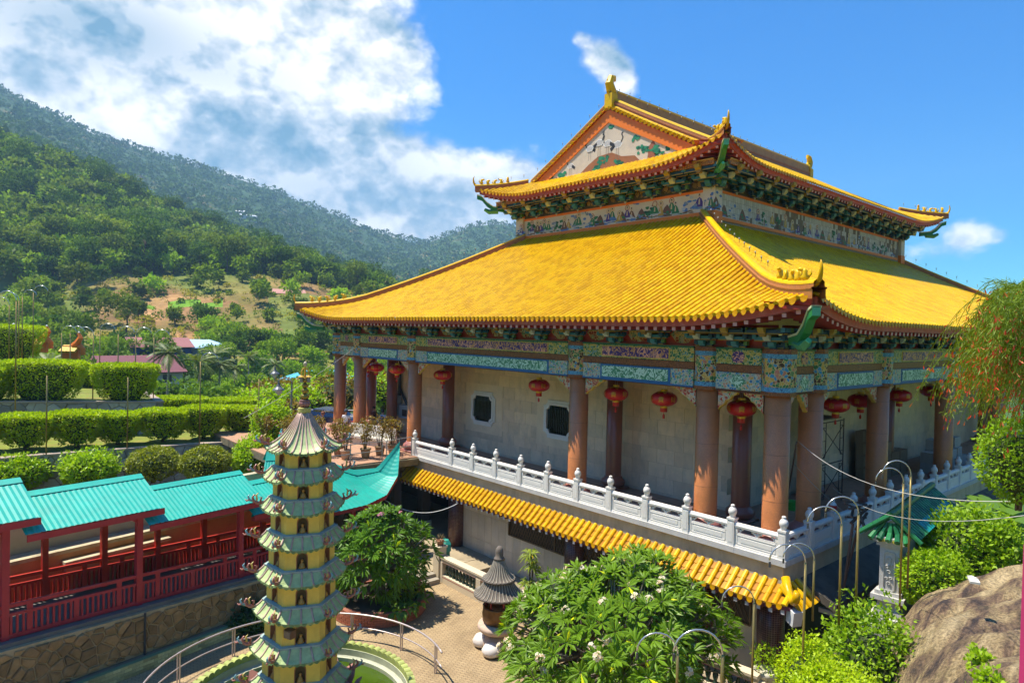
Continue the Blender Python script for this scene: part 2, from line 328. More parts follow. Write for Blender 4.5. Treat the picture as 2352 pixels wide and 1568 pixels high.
# ---------------------------------------------------------------- foliage kit
def leafquads(P, N, L, rng, asp=.45, tang=.6, droop=0., colj=.25, fold=0.):
    """n leaf-shaped faces at P, leaning out along N"""
    n = len(P); rv = rng.normal(size=(n, 3)); D = N * (1 - tang) + rv * tang * .8; D[:, 2] -= droop; D /= np.linalg.norm(D, axis=1, keepdims=True) + 1e-9
    S = np.cross(D, rng.normal(size=(n, 3)) * .6 + np.array([0, 0, 1.]) * .8 + N * .4); S /= np.linalg.norm(S, axis=1, keepdims=True) + 1e-9
    ln = (L * (.7 + .6 * rng.random(n)))[:, None]; w_ = ln * asp * .5
    V = np.stack([P, P + D * ln * .45 + S * w_, P + D * ln, P + D * ln * .45 - S * w_], 1)
    c = 1 + colj * (rng.random((n, 1)) - .5) * 2; c = c * np.array([1., 1., .9])[None] + (rng.random((n, 1)) - .5) * np.array([.25, .1, 0])[None] * colj * 2
    return V.reshape(-1, 3), c
def quadmesh(name, V, c, m): n = len(V) // 4; return rawmesh(name, V, np.arange(4 * n), [4] * n, m, c)
def sphere_pts(n, rng, up=0.): 
    v = rng.normal(size=(n, 3)); v[:, 2] += up; return v / np.linalg.norm(v, axis=1, keepdims=True)
def crown(rng, lumps, n, L, asp=.55, fill=.25, tang=.6, up=.35, droop=0., colj=.3):
    Ps, Ns = [], []; tot = sum(r[0] * r[1] for _, r in lumps)
    for c, r in lumps:
        k = max(6, int(n * r[0] * r[1] / tot)); d = sphere_pts(k, rng, up); rad = 1 - fill * rng.random((k, 1)) ** 2
        Ps.append(np.array(c) + d * np.array(r) * rad * (1 + .12 * rng.normal(size=(k, 1)))); Ns.append(d)
    return leafquads(np.concatenate(Ps), np.concatenate(Ns), L, rng, asp, tang, droop, colj)
def mklumps(rng, h0, h1, rad, n, flat=.7):
    out = [((0, 0, (h0 + h1) / 2), (rad * .72, rad * .72, (h1 - h0) * .42))]
    for i in range(n):
        a = rng.random() * 6.28; q = rad * (.35 + .45 * rng.random()); z = h0 + (h1 - h0) * (.25 + .6 * rng.random()); r = rad * (.32 + .22 * rng.random()); out.append(((q * math.cos(a), q * math.sin(a), z), (r, r, r * flat)))
    return out
def trunkmesh(name, h, r, rng, limbs=4, spread=2.0, m=None, lean=.3):
    b = MB(); p = [(0, 0, -1.5)]
    for k in range(1, 5): p.append((lean * rng.normal() * k / 4, lean * rng.normal() * k / 4, h * k / 4))
    b.tube(p, [r * 1.3, r, r * .8, r * .65, r * .45], 6)
    for i in range(limbs):
        a = rng.random() * 6.28; z = h * (.5 + .4 * rng.random()); b.tube([(p[2][0], p[2][1], z * .85), (spread * .5 * math.cos(a), spread * .5 * math.sin(a), z + spread * .25), (spread * math.cos(a), spread * math.sin(a), z + spread * .7)], [r * .45, r * .3, r * .12], 5)
    return b.mesh(name, m or mat('bark', (.11, .075, .045), .9, .3, 4), True)
LM = [leafmat('leaves_mid_green', (.12, .235, .014), (.24, .35, .026), .34, rand=.35, scale=.25, spec=.04), leafmat('leaves_dark_green', (.055, .135, .016), (.125, .21, .024), .3, rand=.3, scale=.25, spec=.04),
      leafmat('leaves_olive', (.125, .205, .02), (.22, .29, .032), .3, rand=.3, scale=.25, spec=.04), leafmat('leaves_bright', (.18, .34, .016), (.30, .45, .026), .38, rand=.25, scale=.25, spec=.04)]
PROT = []
for k, (h0, h1, rad, nl, mi, fl) in enumerate([(3, 11, 4.6, 9, 0, .75), (2.5, 9, 4.0, 8, 1, .8), (4, 13, 4.2, 9, 2, .8), (2, 7.5, 4.4, 8, 3, .7), (5, 15, 5.2, 11, 1, .75), (3, 9, 5.6, 9, 0, .55), (1, 6, 3.0, 6, 2, .9)]):
    rng = newrng(40 + k); lp = mklumps(rng, h0, h1, rad, nl, fl)
    Vc, cc = crown(rng, lp, 1100, .85, .6, .35, .65, .3); PROT.append((quadmesh('crown', Vc, cc, LM[mi]), trunkmesh('trunk', h0 + (h1 - h0) * .5, .28, rng, 4, rad * .5), lp, mi))
TL = ['leafy green tree', 'dark rounded tree', 'tall olive tree', 'low bright tree', 'tall dark tree', 'wide flat-topped tree', 'small olive bush']
rng = newrng(77); spots = []
def tryspot(a, r, p):
    so, px_ = soilmap(np.array([a]), np.array([r])); return so[0], px_[0]
lowa, higha = azof(1060), azof(-25)
r = 205.
while r < 500:
    st = 6.4 if r > 285 else 8.5
    for a in np.arange(lowa, higha, st / r):
        a2 = a + rng.normal() * st * .3 / r; r2 = r + rng.normal() * st * .3; so, px_ = tryspot(a2, r2, 0)
        if r2 < 292 and 130 < px_ < 1100 and rng.random() < (.30 + .42 * so): continue
        if abs(r2 - 243) < 9 and (310 < px_ < 360 or 385 < px_ < 520): continue
        k = rng.choice([0, 1, 2, 3, 4, 5], p=[.26, .20, .17, .17, .10, .10]) if r2 > 285 else rng.choice([0, 1, 3, 6, 6, 2])
        s = (rng.uniform(.75, 1.35) if r2 > 285 else rng.uniform(.5, .95)); spots.append((a2, r2, int(k), s))
    r += st * .85
for i in range(210):                                           # valley between the garden and the slope
    px_ = rng.uniform(-30, 960); r2 = rng.uniform(112, 198)
    if (250 < px_ < 520 and 118 < r2 < 186 and rng.random() < .8) or (640 < px_ < 960 and 128 < r2 < 165 and rng.random() < .6): continue
    spots.append((azof(px_), r2, int(rng.choice([0, 1, 3, 5, 6])), rng.uniform(.45, .85)))
spots.sort(key=lambda t: t[1] / (t[3] * (1.5 if t[2] == 4 else 1)))
sm_V, sm_c = {0: [], 1: [], 2: [], 3: []}, {0: [], 1: [], 2: [], 3: []}
cnt = {}
for n_, (a, r, k, s) in enumerate(spots):
    x, y = r * math.cos(a), r * math.sin(a); z = float(tz(a, r)[0]) - .3
    if n_ < 300:
        px_ = float(np.interp(-a, -AZS, PXS)); hw_ = next(t for q, t in ((90, 'at the left picture edge'), (190, 'above the golden walls'), (270, 'above the long middle hedge'), (350, 'above the maroon roofs'), (440, 'above the blue house'), (530, 'right of the grey-blue roof'), (620, 'left of the pagoda spire'), (710, 'above the pagoda spire'), (800, 'above the left roof tip'), (9999, 'behind the lower roof')) if px_ < q)
        hr_ = next(t for q, t in ((200, 'in the valley'), (245, 'low on the slope'), (292, 'high on the bare slope'), (350, 'low in the wood'), (420, 'midway up the wood'), (9999, 'near the wooded crest')) if r < q)
        o = thing('tree', f'{TL[k]} {hr_}, {hw_}', 'tree', (x, y, z), 'trees scattered over the hillside' if k != 6 else 'bushes on the bare slope', rng.random() * 6.28); o.scale = (s, s, s * rng.uniform(.85, 1.15))
        inst(PROT[k][0], 'crown', o); inst(PROT[k][1], 'trunk', o)
    else:
        Vc, cc = crown(rng, PROT[k][2], 260, 1.7, .62, .3, .6, .35); an = rng.random() * 6.28; sm_V[PROT[k][3]].append((Vc @ rotz(an).T) * s + np.array([x, y, z])); sm_c[PROT[k][3]].append(cc * rng.uniform(.7, 1.3))
_by = {}
for o in list(COL.objects):
    if o.name.split('.')[0] == 'tree': _by.setdefault(o['label'], []).append(o)
for lb_, os_ in _by.items():
    if len(os_) > 1:
        os_.sort(key=lambda q: -math.atan2(q.location.y, q.location.x))
        for i, q in enumerate(os_): q['label'] = lb_ + ', ' + ['first', 'second', 'third', 'fourth', 'fifth', 'sixth', 'seventh', 'eighth', 'ninth', 'tenth', 'eleventh', 'twelfth', 'last'][min(i, 12)] + ' from left'
for k in range(4):
    if sm_V[k]: tag(inst(quadmesh('hillside_wood', np.concatenate(sm_V[k]), np.concatenate(sm_c[k]), LM[k]), 'hillside_wood'), 'dense green wood covering the near hillside', 'wood', kind='stuff')
# scrub and dry grass on the cleared slope
V_, C_ = [], []
for i in range(900):
    px_ = rng.uniform(120, 980); r2 = rng.uniform(188, 300); a2 = azof(px_); so, _ = soilmap(np.array([a2]), np.array([r2])); big = rng.random() < .16; s = rng.uniform(.9, 2.0) if big else rng.uniform(.25, .8); x, y = r2 * math.cos(a2), r2 * math.sin(a2); z = float(tz(a2, r2)[0]); k = 70 if big else 12; d = sphere_pts(k, rng, .5)
    Vc, cc = leafquads(np.array([x, y, z + s * .5]) + d * np.array([s, s, s * .75]) * (1 - .3 * rng.random((k, 1))), d, .75 if big else .6, rng, .6, .6); V_.append(Vc); C_.append(cc * (np.array([1, 1, 1.]) * rng.uniform(.6, 1.2) if rng.random() < .6 else np.array([2.0, 1.35, 1.2])))
tag(inst(quadmesh('hillside_scrub', np.concatenate(V_), np.concatenate(C_), LM[2]), 'hillside_scrub'), 'scattered scrub and dry grass over the bare slope', 'scrub', kind='stuff')
# far forest on the mountains behind
fm = leafmat('far_forest', (.045, .105, .02), (.13, .19, .035), .15, var=.6, scale=.02, spec=0, rough=1); FV, FC = [], []
rng = newrng(5); rads = np.linspace(600, 1530, 46)
for r in rads:
    st = 8.5 + r * .0055
    a = np.arange(azof(1300), azof(-40), st / r); a = a + rng.normal(size=len(a)) * st * .3 / r; r2 = r + rng.normal(size=len(a)) * 9
    keep = rng.random(len(a)) < .86; a, r2 = a[keep], r2[keep]; z = tz(a, r2)
    for x, y, zz in zip(r2 * np.cos(a), r2 * np.sin(a), z):
        k = 30; d = sphere_pts(k, rng, .5); s = rng.uniform(3.5, 9.0); P = np.array([x, y, zz + s * .7]) + d * np.array([s, s, s * .75]) * .85
        Vc, cc = leafquads(P, d, s * .55, rng, .9, .6); FV.append(Vc); FC.append(cc * rng.uniform(.7, 1.25))
tag(inst(quadmesh('mountain_forest', np.concatenate(FV), np.concatenate(FC), fm), 'mountain_forest'), 'blue-green forest covering the mountain behind the valley', 'forest', kind='stuff')
# ---------------------------------------------------------------- houses in the valley
def atpx(px, r, dz=0.): a = azof(px); return np.array([r * math.cos(a), r * math.sin(a), float(tz(a, r)[0]) + dz]), a
def house(name, label, px, r, L, D, H, rh, wallc, roofc, yaw=0., z=None, wins=3, hip=False, group=None, py=None):
    p, a = atpx(px, r)
    if py is not None: p[2] = 6.5 + r * tanel(px, py)
    o = thing(name, label, 'house', tuple(p), None, a - math.pi / 2 + yaw)
    b = MB(wallc); b.box(-L / 2, L / 2, -D / 2, D / 2, -3, H); b.build('wall', plain(), o, world=False)
    b = MB(roofc); e = .6; h = L / 2 + e; dd = D / 2 + e; ins = (dd if hip else 0); z0 = H - .25; z1 = H + rh
    for sg in (-1, 1):
        b.add([(-h, sg * dd, z0), (h, sg * dd, z0), (h - ins, 0, z1), (-h + ins, 0, z1), (-h, sg * dd, z0 - .15), (h, sg * dd, z0 - .15)], [(0, 1, 2, 3), (0, 1, 5, 4)])
        if hip: b.add([(sg * h, -dd, z0), (sg * h, dd, z0), (sg * (h - ins), 0, z1)], [(0, 1, 2)])
        else: b.add([(sg * (h - e), -D / 2, z0), (sg * (h - e), D / 2, z0), (sg * (h - e), 0, z1 - .15)], [(0, 1, 2)], tuple(q * .8 for q in wallc))
    b.build('roof', plain(), o, world=False)
    for i in range(wins):
        x = -L / 2 + L * (i + .5) / wins; b = MB((.03, .035, .04)); b.box(x - .7, x + .7, -D / 2 - .06, -D / 2 + .02, H * .38, H * .78); wo = b.build('window', paint(), o, world=False)
        b = MB((.6, .6, .58)); b.box(x - .8, x + .8, -D / 2 - .1, -D / 2 + .02, H * .38 - .12, H * .38); b.build('sill', paint(), wo, world=False)
    return o
house('house', 'house with a long maroon gabled roof above the clipped hedges', 288, 128, 15, 9, 3.2, 2.4, (.42, .40, .36), (.19, .055, .065), .32, py=893)
house('house', 'smaller maroon roofed house left of the long maroon roof', 243, 136, 8, 7, 2.8, 1.6, (.40, .38, .35), (.21, .06, .07), .2, py=890)
house('house', 'blue-walled house with a rusty red and pale blue roof below the bare slope', 362, 172, 12, 9, 5.5, 1.8, (.02, .07, .26), (.30, .11, .10), .25, py=848)
house('house', 'grey house with a pale blue metal roof half hidden by a tree', 440, 178, 17, 9, 5.0, 1.6, (.30, .32, .33), (.36, .56, .78), -.1, py=842, hip=True)
house('house', 'house with a bright sky-blue metal roof behind the pagoda spire', 742, 142, 17, 10, 3.6, 2.2, (.3, .3, .28), (.07, .42, .62), .1, py=914, hip=True)
house('house', 'low shed with a rusty orange roof left of the sky-blue roof', 690, 132, 9, 6, 2.2, .9, (.3, .24, .2), (.36, .12, .05), -.15, py=912)
house('house', 'small lean-to with a turquoise awning roof in front of the sky-blue roof', 735, 126, 6, 4, 2.0, .8, (.16, .14, .12), (.02, .34, .27), .25, py=920)
house('house', 'pink-roofed white house seen between the far columns', 812, 150, 8, 7, 3.4, 1.6, (.55, .55, .55), (.52, .22, .21), .9, py=915)
house('house', 'grey-roofed wooden house seen beside the switch cabinet', 884, 140, 9, 7, 4.4, 1.6, (.20, .21, .22), (.26, .22, .18), .2, py=940)
house('house', 'pink-roofed cottage among the trees above the left roof tip', 660, 262, 11, 7, 3.0, 1.5, (.24, .22, .2), (.46, .22, .17), .1, py=692)
house('house', 'white villa high on the far mountain slope', 566, 1010, 22, 12, 7, 2, (.7, .7, .7), (.62, .64, .66), .2, wins=4)
house('house', 'small white hut beside the mountain villa', 548, 1040, 12, 9, 5, 2, (.7, .7, .7), (.7, .7, .72), -.2, wins=2)
# coconut palms
pb_ = MB((.30, .26, .2)); pb_.tube([(0, 0, -1), (.2, 0, 3), (.3, .1, 6), (.25, .2, 8.5)], [.22, .17, .14, .13], 7); ptr = pb_.mesh('trunk', plain(), True)
rng = newrng(31); PV, PC = [], []
for i in range(20):
    a = rng.random() * 6.28; e0 = rng.uniform(-.2, 1.1); L = rng.uniform(3.2, 4.2); pts = []
    for t in np.linspace(0, 1, 9): pts.append(np.array([math.cos(a) * L * t * (1 - .12 * t), math.sin(a) * L * t * (1 - .12 * t), 8.5 + L * (math.sin(e0) * t - (.55 + .35 * rng.random() * 0) * t * t)]) + np.array([.25, .2, 0]))
    for j in range(8):
        d = pts[j + 1] - pts[j]; d /= np.linalg.norm(d); sd = np.cross(d, (0, 0, 1.)); sd /= np.linalg.norm(sd)
        for sg in (-1, 1):
            for q in (0, .33, .66):
                p = pts[j] * (1 - q) + pts[j + 1] * q; ln = .95 * math.sin(math.pi * min(1, (j + q) / 9 * .85 + .2)); e = p + (sd * sg * .8 + d * .55 + np.array([0, 0, -.35])) * ln
                PV.append([p, (p + e) / 2 + d * .09, e, (p + e) / 2 - d * .09]); PC.append((1, 1, 1) if rng.random() < .8 else (1.8, 1.4, .8))
pcr = quadmesh('fronds', np.array(PV).reshape(-1, 3), np.array(PC), leafmat('palm_leaves', (.09, .15, .025), (.15, .2, .04), .3, rand=.2))
for i, (px_, r_, s_, lb) in enumerate([(385, 104, .95, 'coconut palm just right of the maroon roofed house'), (455, 102, .8, 'coconut palm between the garden hedges and the grey-blue roofed house'), (502, 104, .78, 'coconut palm in the valley above the front hedges, third from left'), (537, 110, .75, 'small coconut palm at the right end of the palm row'), (500, 150, .95, 'coconut palm beside the pale blue metal roof'), (572, 148, .9, 'coconut palm at the foot of the bare slope'), (632, 138, .85, 'coconut palm left of the pagoda spire'), (112, 112, .8, 'coconut palm behind the golden dragon wall')]):
    p, a = atpx(px_, r_); p[2] = max(p[2], 6.5 + r_ * tanel(px_, 925)) - 1; o = thing('coconut_palm', lb, 'palm', tuple(p), 'palms in the valley', rng.random() * 6); o.scale = (s_,) * 3; inst(ptr, 'trunk', o); inst(pcr, 'fronds', o)
# broad umbrella-shaped rain tree in the valley
rng = newrng(9); lp = [((rng.uniform(-8, 8), rng.uniform(-5, 5), 6 + rng.uniform(-.6, .8)), (2.8, 2.8, 1.0)) for i in range(22)]
Vc, cc = crown(rng, lp, 3600, .6, .6, .3, .6, .6); p, a = atpx(585, 84); p[2] = 6.5 + 84 * tanel(585, 1010) - 1
o = thing('rain_tree', 'wide dark umbrella-shaped tree crown behind the right-hand hedges', 'tree', tuple(p), rz=a - math.pi / 2); inst(quadmesh('crown', Vc, cc, LM[1]), 'crown', o); inst(trunkmesh('trunk', 5.2, .3, rng, 6, 4), 'trunk', o)
# ================================================================ temple hall
XL, YR = 19.3, 9.88
LY = [9.88, 12.28, 18.1, 30.0, 36.0, 38.6]                      # column lines along the long left face
RX = [19.3, 21.5, 27.05, 34.75, 43.35, 51.05, 56.6, 58.8]       # and along the right face
FL = lambda s, o, z: (XL - o, s, z)
FR = lambda s, o, z: (s, YR - o, z)
M_tile = mat('glazed_yellow_tile', (1, 1, 1), .34, .12, 9, attr=True, coat=.05, spec=.22, dirt=(.40, .16, .002), dscale=1.1, damt=.4)
M_gran = mat('red_granite', (.56, .20, .07), .38, .42, 55, bump=.06, bscale=60, dirt=(.26, .09, .04), dscale=.9, damt=.4)
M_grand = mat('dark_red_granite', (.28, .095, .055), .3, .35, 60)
M_orange = mat('orange_paint', (.85, .20, .008), .5, .12, 1.5, dirt=(.45, .11, .02), dscale=1.5, damt=.35)
M_brown = mat('ridge_brown_tile', (.36, .13, .035), .45, .25, 7)
M_red = mat('red_lacquer', (.44, .04, .018), .45, .2, 3)
M_fascia = mat('faded_red_fascia', (.48, .085, .05), .55, .25, 5, dirt=(.55, .3, .25), dscale=4, damt=.4)
M_marble = mat('marble_panel', (.78, .58, .38), .4, .10, 2.2, rand=.10, dirt=(.36, .30, .24), dscale=2.5, damt=.45, geo=True, streak=.5)
M_white = mat('white_marble', (.78, .74, .67), .5, .1, 3, dirt=(.42, .41, .40), dscale=3, damt=.4, geo=True)
M_floor = mat('terracotta_floor', (.40, .22, .13), .7, .25, 3, geo=True)
hall = thing('temple_hall', 'large yellow-roofed temple hall with red granite columns and a two-tier hipped roof', 'temple', (19.3, 9.88, 0))
# ---- columns
def colmesh(nm, r, z1, m):
    b = MB(); b.lathe([(r * 1.02, 0), (r, .6), (r, z1)], n=28); return b.mesh(nm, m, True)
def basemesh(nm, r, m):
    b = MB(); b.box(-r * 1.45, r * 1.45, -r * 1.45, r * 1.45, 0, .1)
    b.lathe([(r * 1.1, .1), (r * 1.42, .16), (r * 1.55, .28), (r * 1.45, .40), (r * 1.15, .47), (r * 1.12, .52), (r * 1.0, .54)], n=28); return b.mesh(nm, m, True)
cm, bm_ = colmesh('column', .375, 4.85, M_gran), basemesh('column_base', .375, mat('pink_granite', (.36, .14, .115), .35, .3, 40))
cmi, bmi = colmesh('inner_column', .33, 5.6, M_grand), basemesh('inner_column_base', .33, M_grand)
def jring(r): b = MB((.20, .09, .05)); b.lathe([(r, -.004), (r + .0035, -.003), (r + .0035, .003), (r, .004)], n=28, cap=False); return b.mesh('column_joint', plain())
jr, jri = jring(.3745), jring(.3295)
def addcol(x, y, c, b):
    o = inst(c, 'column', hall, (x - XL, y - YR, 0)); inst(b, 'column_base', o)
    for zz in (1.55, 2.95, 4.15): inst(jr if c is cm else jri, 'column_joint', o, (0, 0, zz))
for y in LY: addcol(XL, y, cm, bm_)
for x in RX[1:]: addcol(x, YR, cm, bm_)
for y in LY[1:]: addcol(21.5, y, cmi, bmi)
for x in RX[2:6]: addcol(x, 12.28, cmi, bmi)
# ---- walls
WX, WY = 22.2, 13.0
wb = MB(); wb.box(WX, WX + .3, WY, 36.9, 0, 6.2); wb.box(WX + .3, 56, WY, WY + .3, 0, 6.2); wb.box(WX + .3, 56, 36.6, 36.9, 0, 6.2)
wall = wb.build('wall', mat('marble_joint', (.64, .48, .32), .6, .2, 2), hall)
WIN = [(27.72, 2.32), (22.0, 2.35)]
pw, ph = .84, .58
pm = MB(); pm.box(-.012, 0, .006, pw - .006, .006, ph - .006); pml = pm.mesh('marble_panel', M_marble)
pm = MB(); pm.box(.006, pw - .006, -.012, 0, .006, ph - .006); pmr = pm.mesh('marble_panel', M_marble)
for j in range(10):
    s = WY + .05 - (j % 2) * .42
    while s + pw < 36.9:
        if s >= WY and not any(abs(s + pw / 2 - wy) < 1.62 and abs(j * ph + .1 + ph / 2 - wz) < 1.35 for wy, wz in WIN):
            inst(pml, 'marble_panel', wall, (WX - XL - .001, s - YR, j * ph + .12))
        s += pw
    s = WX - (j % 2) * .42
    while s < 44:
        inst(pmr, 'marble_panel', wall, (s - XL, WY - YR - .001, j * ph + .12)); s += pw
# ---- windows with notched corners
def notched(w, h, c):
    pts = []
    for sx, sy in ((1, 1), (-1, 1), (-1, -1), (1, -1)):
        q = [(sx * w, sy * (h - c)), (sx * (w - c * .45), sy * (h - c)), (sx * (w - c * .72), sy * (h - c * .72)), (sx * (w - c), sy * (h - c * .45)), (sx * (w - c), sy * h)]
        pts += q if sx * sy > 0 else q[::-1]
    return pts
for wy, wz in WIN:
    fn = lambda a, b, h, wy=wy, wz=wz: (WX - h, wy + a, wz + b)
    b = MB(); b.prism([(1.56, 1.30), (-1.56, 1.30), (-1.56, -1.30), (1.56, -1.30)], fn, .0, .022)
    wo = b.build('window', mat('marble_surround', (.78, .60, .40), .4, .14, 1.5), hall)
    for (w1, h1, c1), (w0, h0, c0), d0, d1 in (((1.02, .90, .26), (.90, .78, .23), .022, .09), ((.9, .78, .23), (.79, .67, .2), .022, .14)):
        A, B = notched(w1, h1, c1), notched(w0, h0, c0); n = len(A); b = MB()
        vs = [fn(*p, d0) for p in A] + [fn(*p, d1) for p in A] + [fn(*p, d1) for p in B] + [fn(*p, d0) for p in B]
        b.add(vs, [(k * n + i, k * n + (i + 1) % n, (k + 1) * n + (i + 1) % n, (k + 1) * n + i) for k in range(3) for i in range(n)])
        b.build('window_frame', M_white, wo)
    b = MB(); b.prism(notched(.79, .67, .2), fn, .024, .03); b.build('window_pane', mat('dark_pane', (.006, .012, .010), .25, 0), wo)
    bb = MB(); bb.lathe([(.028, -.66), (.022, -.4), (.03, -.38), (.022, -.36), (.022, 0), (.03, .02), (.022, .04), (.022, .36), (.03, .38), (.028, .66)], n=6)
    bme = bb.mesh('bamboo_bar', mat('bamboo_green', (.018, .035, .02), .5, .3, 8), True)
    for k in range(13):
        inst(bme, 'window_bar', wo, (WX - .07 - XL, wy - .72 + k * .12 - YR, wz))
# ---- painted frieze
P_pur = filigree('purple_gold_scrolls', (.055, .015, .19), (.62, .30, .13), 4.2, 1.25, .52, (.78, .38, .26))
P_mint = filigree('mint_flower_scrolls', (.07, .26, .13), (.55, .75, .60), 4.2, 1.25, .55)
P_grn = cells('green_gold_petals', [(.02, .13, .05), (.02, .16, .06), (.55, .36, .06), (.03, .22, .30), (.02, .13, .05), (.35, .32, .05)], 11, (.55, .5, .18), .07)
P_blu = cells('blue_flower_petals', [(.03, .17, .40), (.55, .32, .07), (.38, .46, .34), (.03, .24, .42), (.55, .25, .17), (.30, .36, .34), (.06, .28, .16)], 12, (.55, .58, .45), .07)
P_col = cells('column_flower_bands', [(.06, .02, .01), (.03, .22, .07), (.04, .26, .50), (.60, .35, .06), (.08, .02, .01), (.03, .17, .06), (.55, .2, .14)], 9.5, (.60, .48, .2), .06)
P_mea = filigree('blue_meander', (.03, .12, .28), (.13, .42, .62), 9, 2.2, .55)
P_spd = cells('spandrel_flowers', [(.45, .05, .03), (.5, .06, .04), (.62, .35, .18), (.12, .34, .2), (.45, .05, .03), (.45, .45, .42)], 11, (.66, .5, .32), .06)
M_strip = filigree('brown_scroll_strip', (.13, .03, .01), (.38, .13, .03), 7, 2.6, .4)
M_blueb = mat('blue_border', (.02, .13, .33), .5, .1); M_greenb = mat('green_border', (.02, .13, .06), .5, .1); M_gold = mat('gold_line', (.62, .42, .07), .4, .1)
frz = MB(); frz.box(LY[0], LY[-1], -.2, .2, 4.72, 6.1, F=FL); frz.box(XL + .21, RX[-1], -.2, .2, 4.72, 6.1, F=FR)
frieze = frz.build('frieze', mat('frieze_core', (.10, .03, .015), .6, .1), hall)
def bay(F, s0, s1):
    L = s1 - s0; short = L < 2.2; e = .30 * L if short else min(1.15, .2 * L)
    def pb(nm, m, a, b, o0, o1, z0, z1):
        q = MB(); q.box(a, b, o0, o1, z0, z1, F=F); return q.build(nm, m, frieze)
    pb('beam_end', P_grn, s0, s1, .2, .26, 5.60, 6.06); pb('beam_end', P_blu, s0, s1, .2, .26, 4.80, 5.34)
    pb('scroll_strip', M_strip, s0, s1, .2, .235, 5.36, 5.58)
    if short:
        c = (s0 + s1) / 2
        q = MB(); q.prism([(c - .16, 5.67), (c, 5.64), (c + .16, 5.67), (c + .22, 5.83), (c + .16, 5.99), (c, 6.02), (c - .16, 5.99), (c - .22, 5.83)], lambda a, b, h: F(a, h, b), .26, .28); q.build('painted_medallion', P_pur, frieze)
        q = MB(); q.prism([(c - .30, 5.07), (c, 4.83), (c + .30, 5.07), (c, 5.31)], lambda a, b, h: F(a, h, b), .26, .28); q.build('painted_medallion', P_mint, frieze)
    else:
        pb('gold_border', M_gold, s0 + e - .05, s1 - e + .05, .26, .275, 5.63, 6.03); pb('purple_panel', P_pur, s0 + e, s1 - e, .275, .29, 5.66, 6.0)
        pb('blue_border', M_blueb, s0 + e - .09, s1 - e + .09, .26, .275, 4.80, 5.335); pb('mint_panel', P_mint, s0 + e, s1 - e, .275, .29, 4.87, 5.28)
        pb('beam_edge', M_blueb, s0, s1, .26, .285, 4.755, 4.80)
    pb('beam_edge', M_greenb, s0, s1, .2, .30, 6.06, 6.12)
    # carved spandrels
    for sg, a in ((1, s0), (-1, s1)):
        wd_ = min(.9, L * .42)
        pts = [(0, 4.74), (wd_, 4.74), (wd_ * .95, 4.66), (wd_ * .72, 4.60), (wd_ * .6, 4.48), (wd_ * .42, 4.43), (wd_ * .3, 4.30), (wd_ * .12, 4.22), (0, 4.12)]
        q = MB(); q.prism([(a + sg * u, v) for u, v in pts], lambda u, v, h: F(u, h, v), -.09, .09); q.build('spandrel', P_spd, frieze)
        pts2 = [(u * 1.04, v - .03) for u, v in pts]; q = MB(); q.prism([(a + sg * u, v) for u, v in pts2], lambda u, v, h: F(u, h, v), -.07, .07); q.build('spandrel_edge', M_gold, frieze)
def colband(x, y, corner=False):
    r = .47 if corner else .43
    for nm, m, z0, z1, k in (('column_band', P_col, 4.98, 5.84, 1), ('meander_band', P_mea, 4.84, 4.98, 1.015), ('meander_band', P_mea, 5.84, 5.98, 1.015), ('dotted_band', M_strip, 4.72, 4.84, 1.03), ('dotted_band', M_strip, 5.98, 6.12, 1.03)):
        b = MB(); b.lathe([(r * k * 1.06, z0), (r * k * 1.06, z1)], (x, y, 0), 8 if corner else 12, rz=math.pi / 8 if corner else math.pi / 12); b.build(nm, m, frieze)
for i, y in enumerate(LY): colband(XL, y, i in (0, 5))
for x in RX[1:]: colband(x, YR)
hw = .42
for a, b in zip(LY, LY[1:]): bay(FL, a + hw, b - hw)
for a, b in zip(RX, RX[1:]): bay(FR, a + hw, b - hw)
# ceiling of the gallery
b = MB(); b.box(XL, 56, YR, 38.6, 6.13, 6.2); b.build('gallery_ceiling', M_red, hall)
# ---- bracket sets
def bracket(name, k):
    b = MB(); DB, TE, YE, GR, RD, WH = (.012, .055, .11), (.04, .19, .28), (.34, .24, .03), (.10, .22, .07), (.25, .02, .012), (.45, .5, .48)
    n = 3
    for i in range(n):
        z = .24 * i * k; o = (.30 + .36 * i) * k
        b.box(-.11 * k, .11 * k, -.1, o, z, z + .19 * k, DB); b.box(-.125 * k, .125 * k, -.1, o * .98, z + .19 * k, z + .225 * k, YE)
        b.hexa([(-.125 * k, o, z + .02), (.125 * k, o, z + .02), (.11 * k, o + .13 * k, z + .10 * k), (-.11 * k, o + .13 * k, z + .10 * k), (-.125 * k, o, z + .225 * k), (.125 * k, o, z + .225 * k), (.11 * k, o + .16 * k, z + .225 * k), (-.11 * k, o + .16 * k, z + .225 * k)], (TE, WH, YE)[i])
        ww = (.34 + .17 * i) * k
        for oo in ([.16, .55, .9][:i + 1]):
            oo *= k
            if oo > o: continue
            b.box(-ww, ww, oo - .06 * k, oo + .06 * k, z + .03 * k, z + .15 * k, TE if i % 2 else DB); b.box(-ww, ww, oo + .06 * k, oo + .07 * k, z + .01 * k, z + .045 * k, YE)
            for sg in (-1, 1):
                b.box(sg * ww - .07 * k, sg * ww + .07 * k, oo - .075 * k, oo + .075 * k, z + .08 * k, z + .225 * k, (GR, DB, TE)[(i + (sg > 0)) % 3])
    b.prism([(-.08 * k, .60 * k), (.08 * k, .60 * k), (.11 * k, .5 * k), (.08 * k, .40 * k), (-.08 * k, .40 * k), (-.11 * k, .5 * k)], lambda a, c, h: (a, h, c), .9 * k, 1.04 * k, (.30, .17, .02))
    b.prism([(0, -.1 * k), (.15 * k, .12 * k), (0, .36 * k), (-.15 * k, .12 * k)], lambda a, c, h: (a, h, c), .12 * k, .15 * k, WH)
    return b.mesh(name, paint())
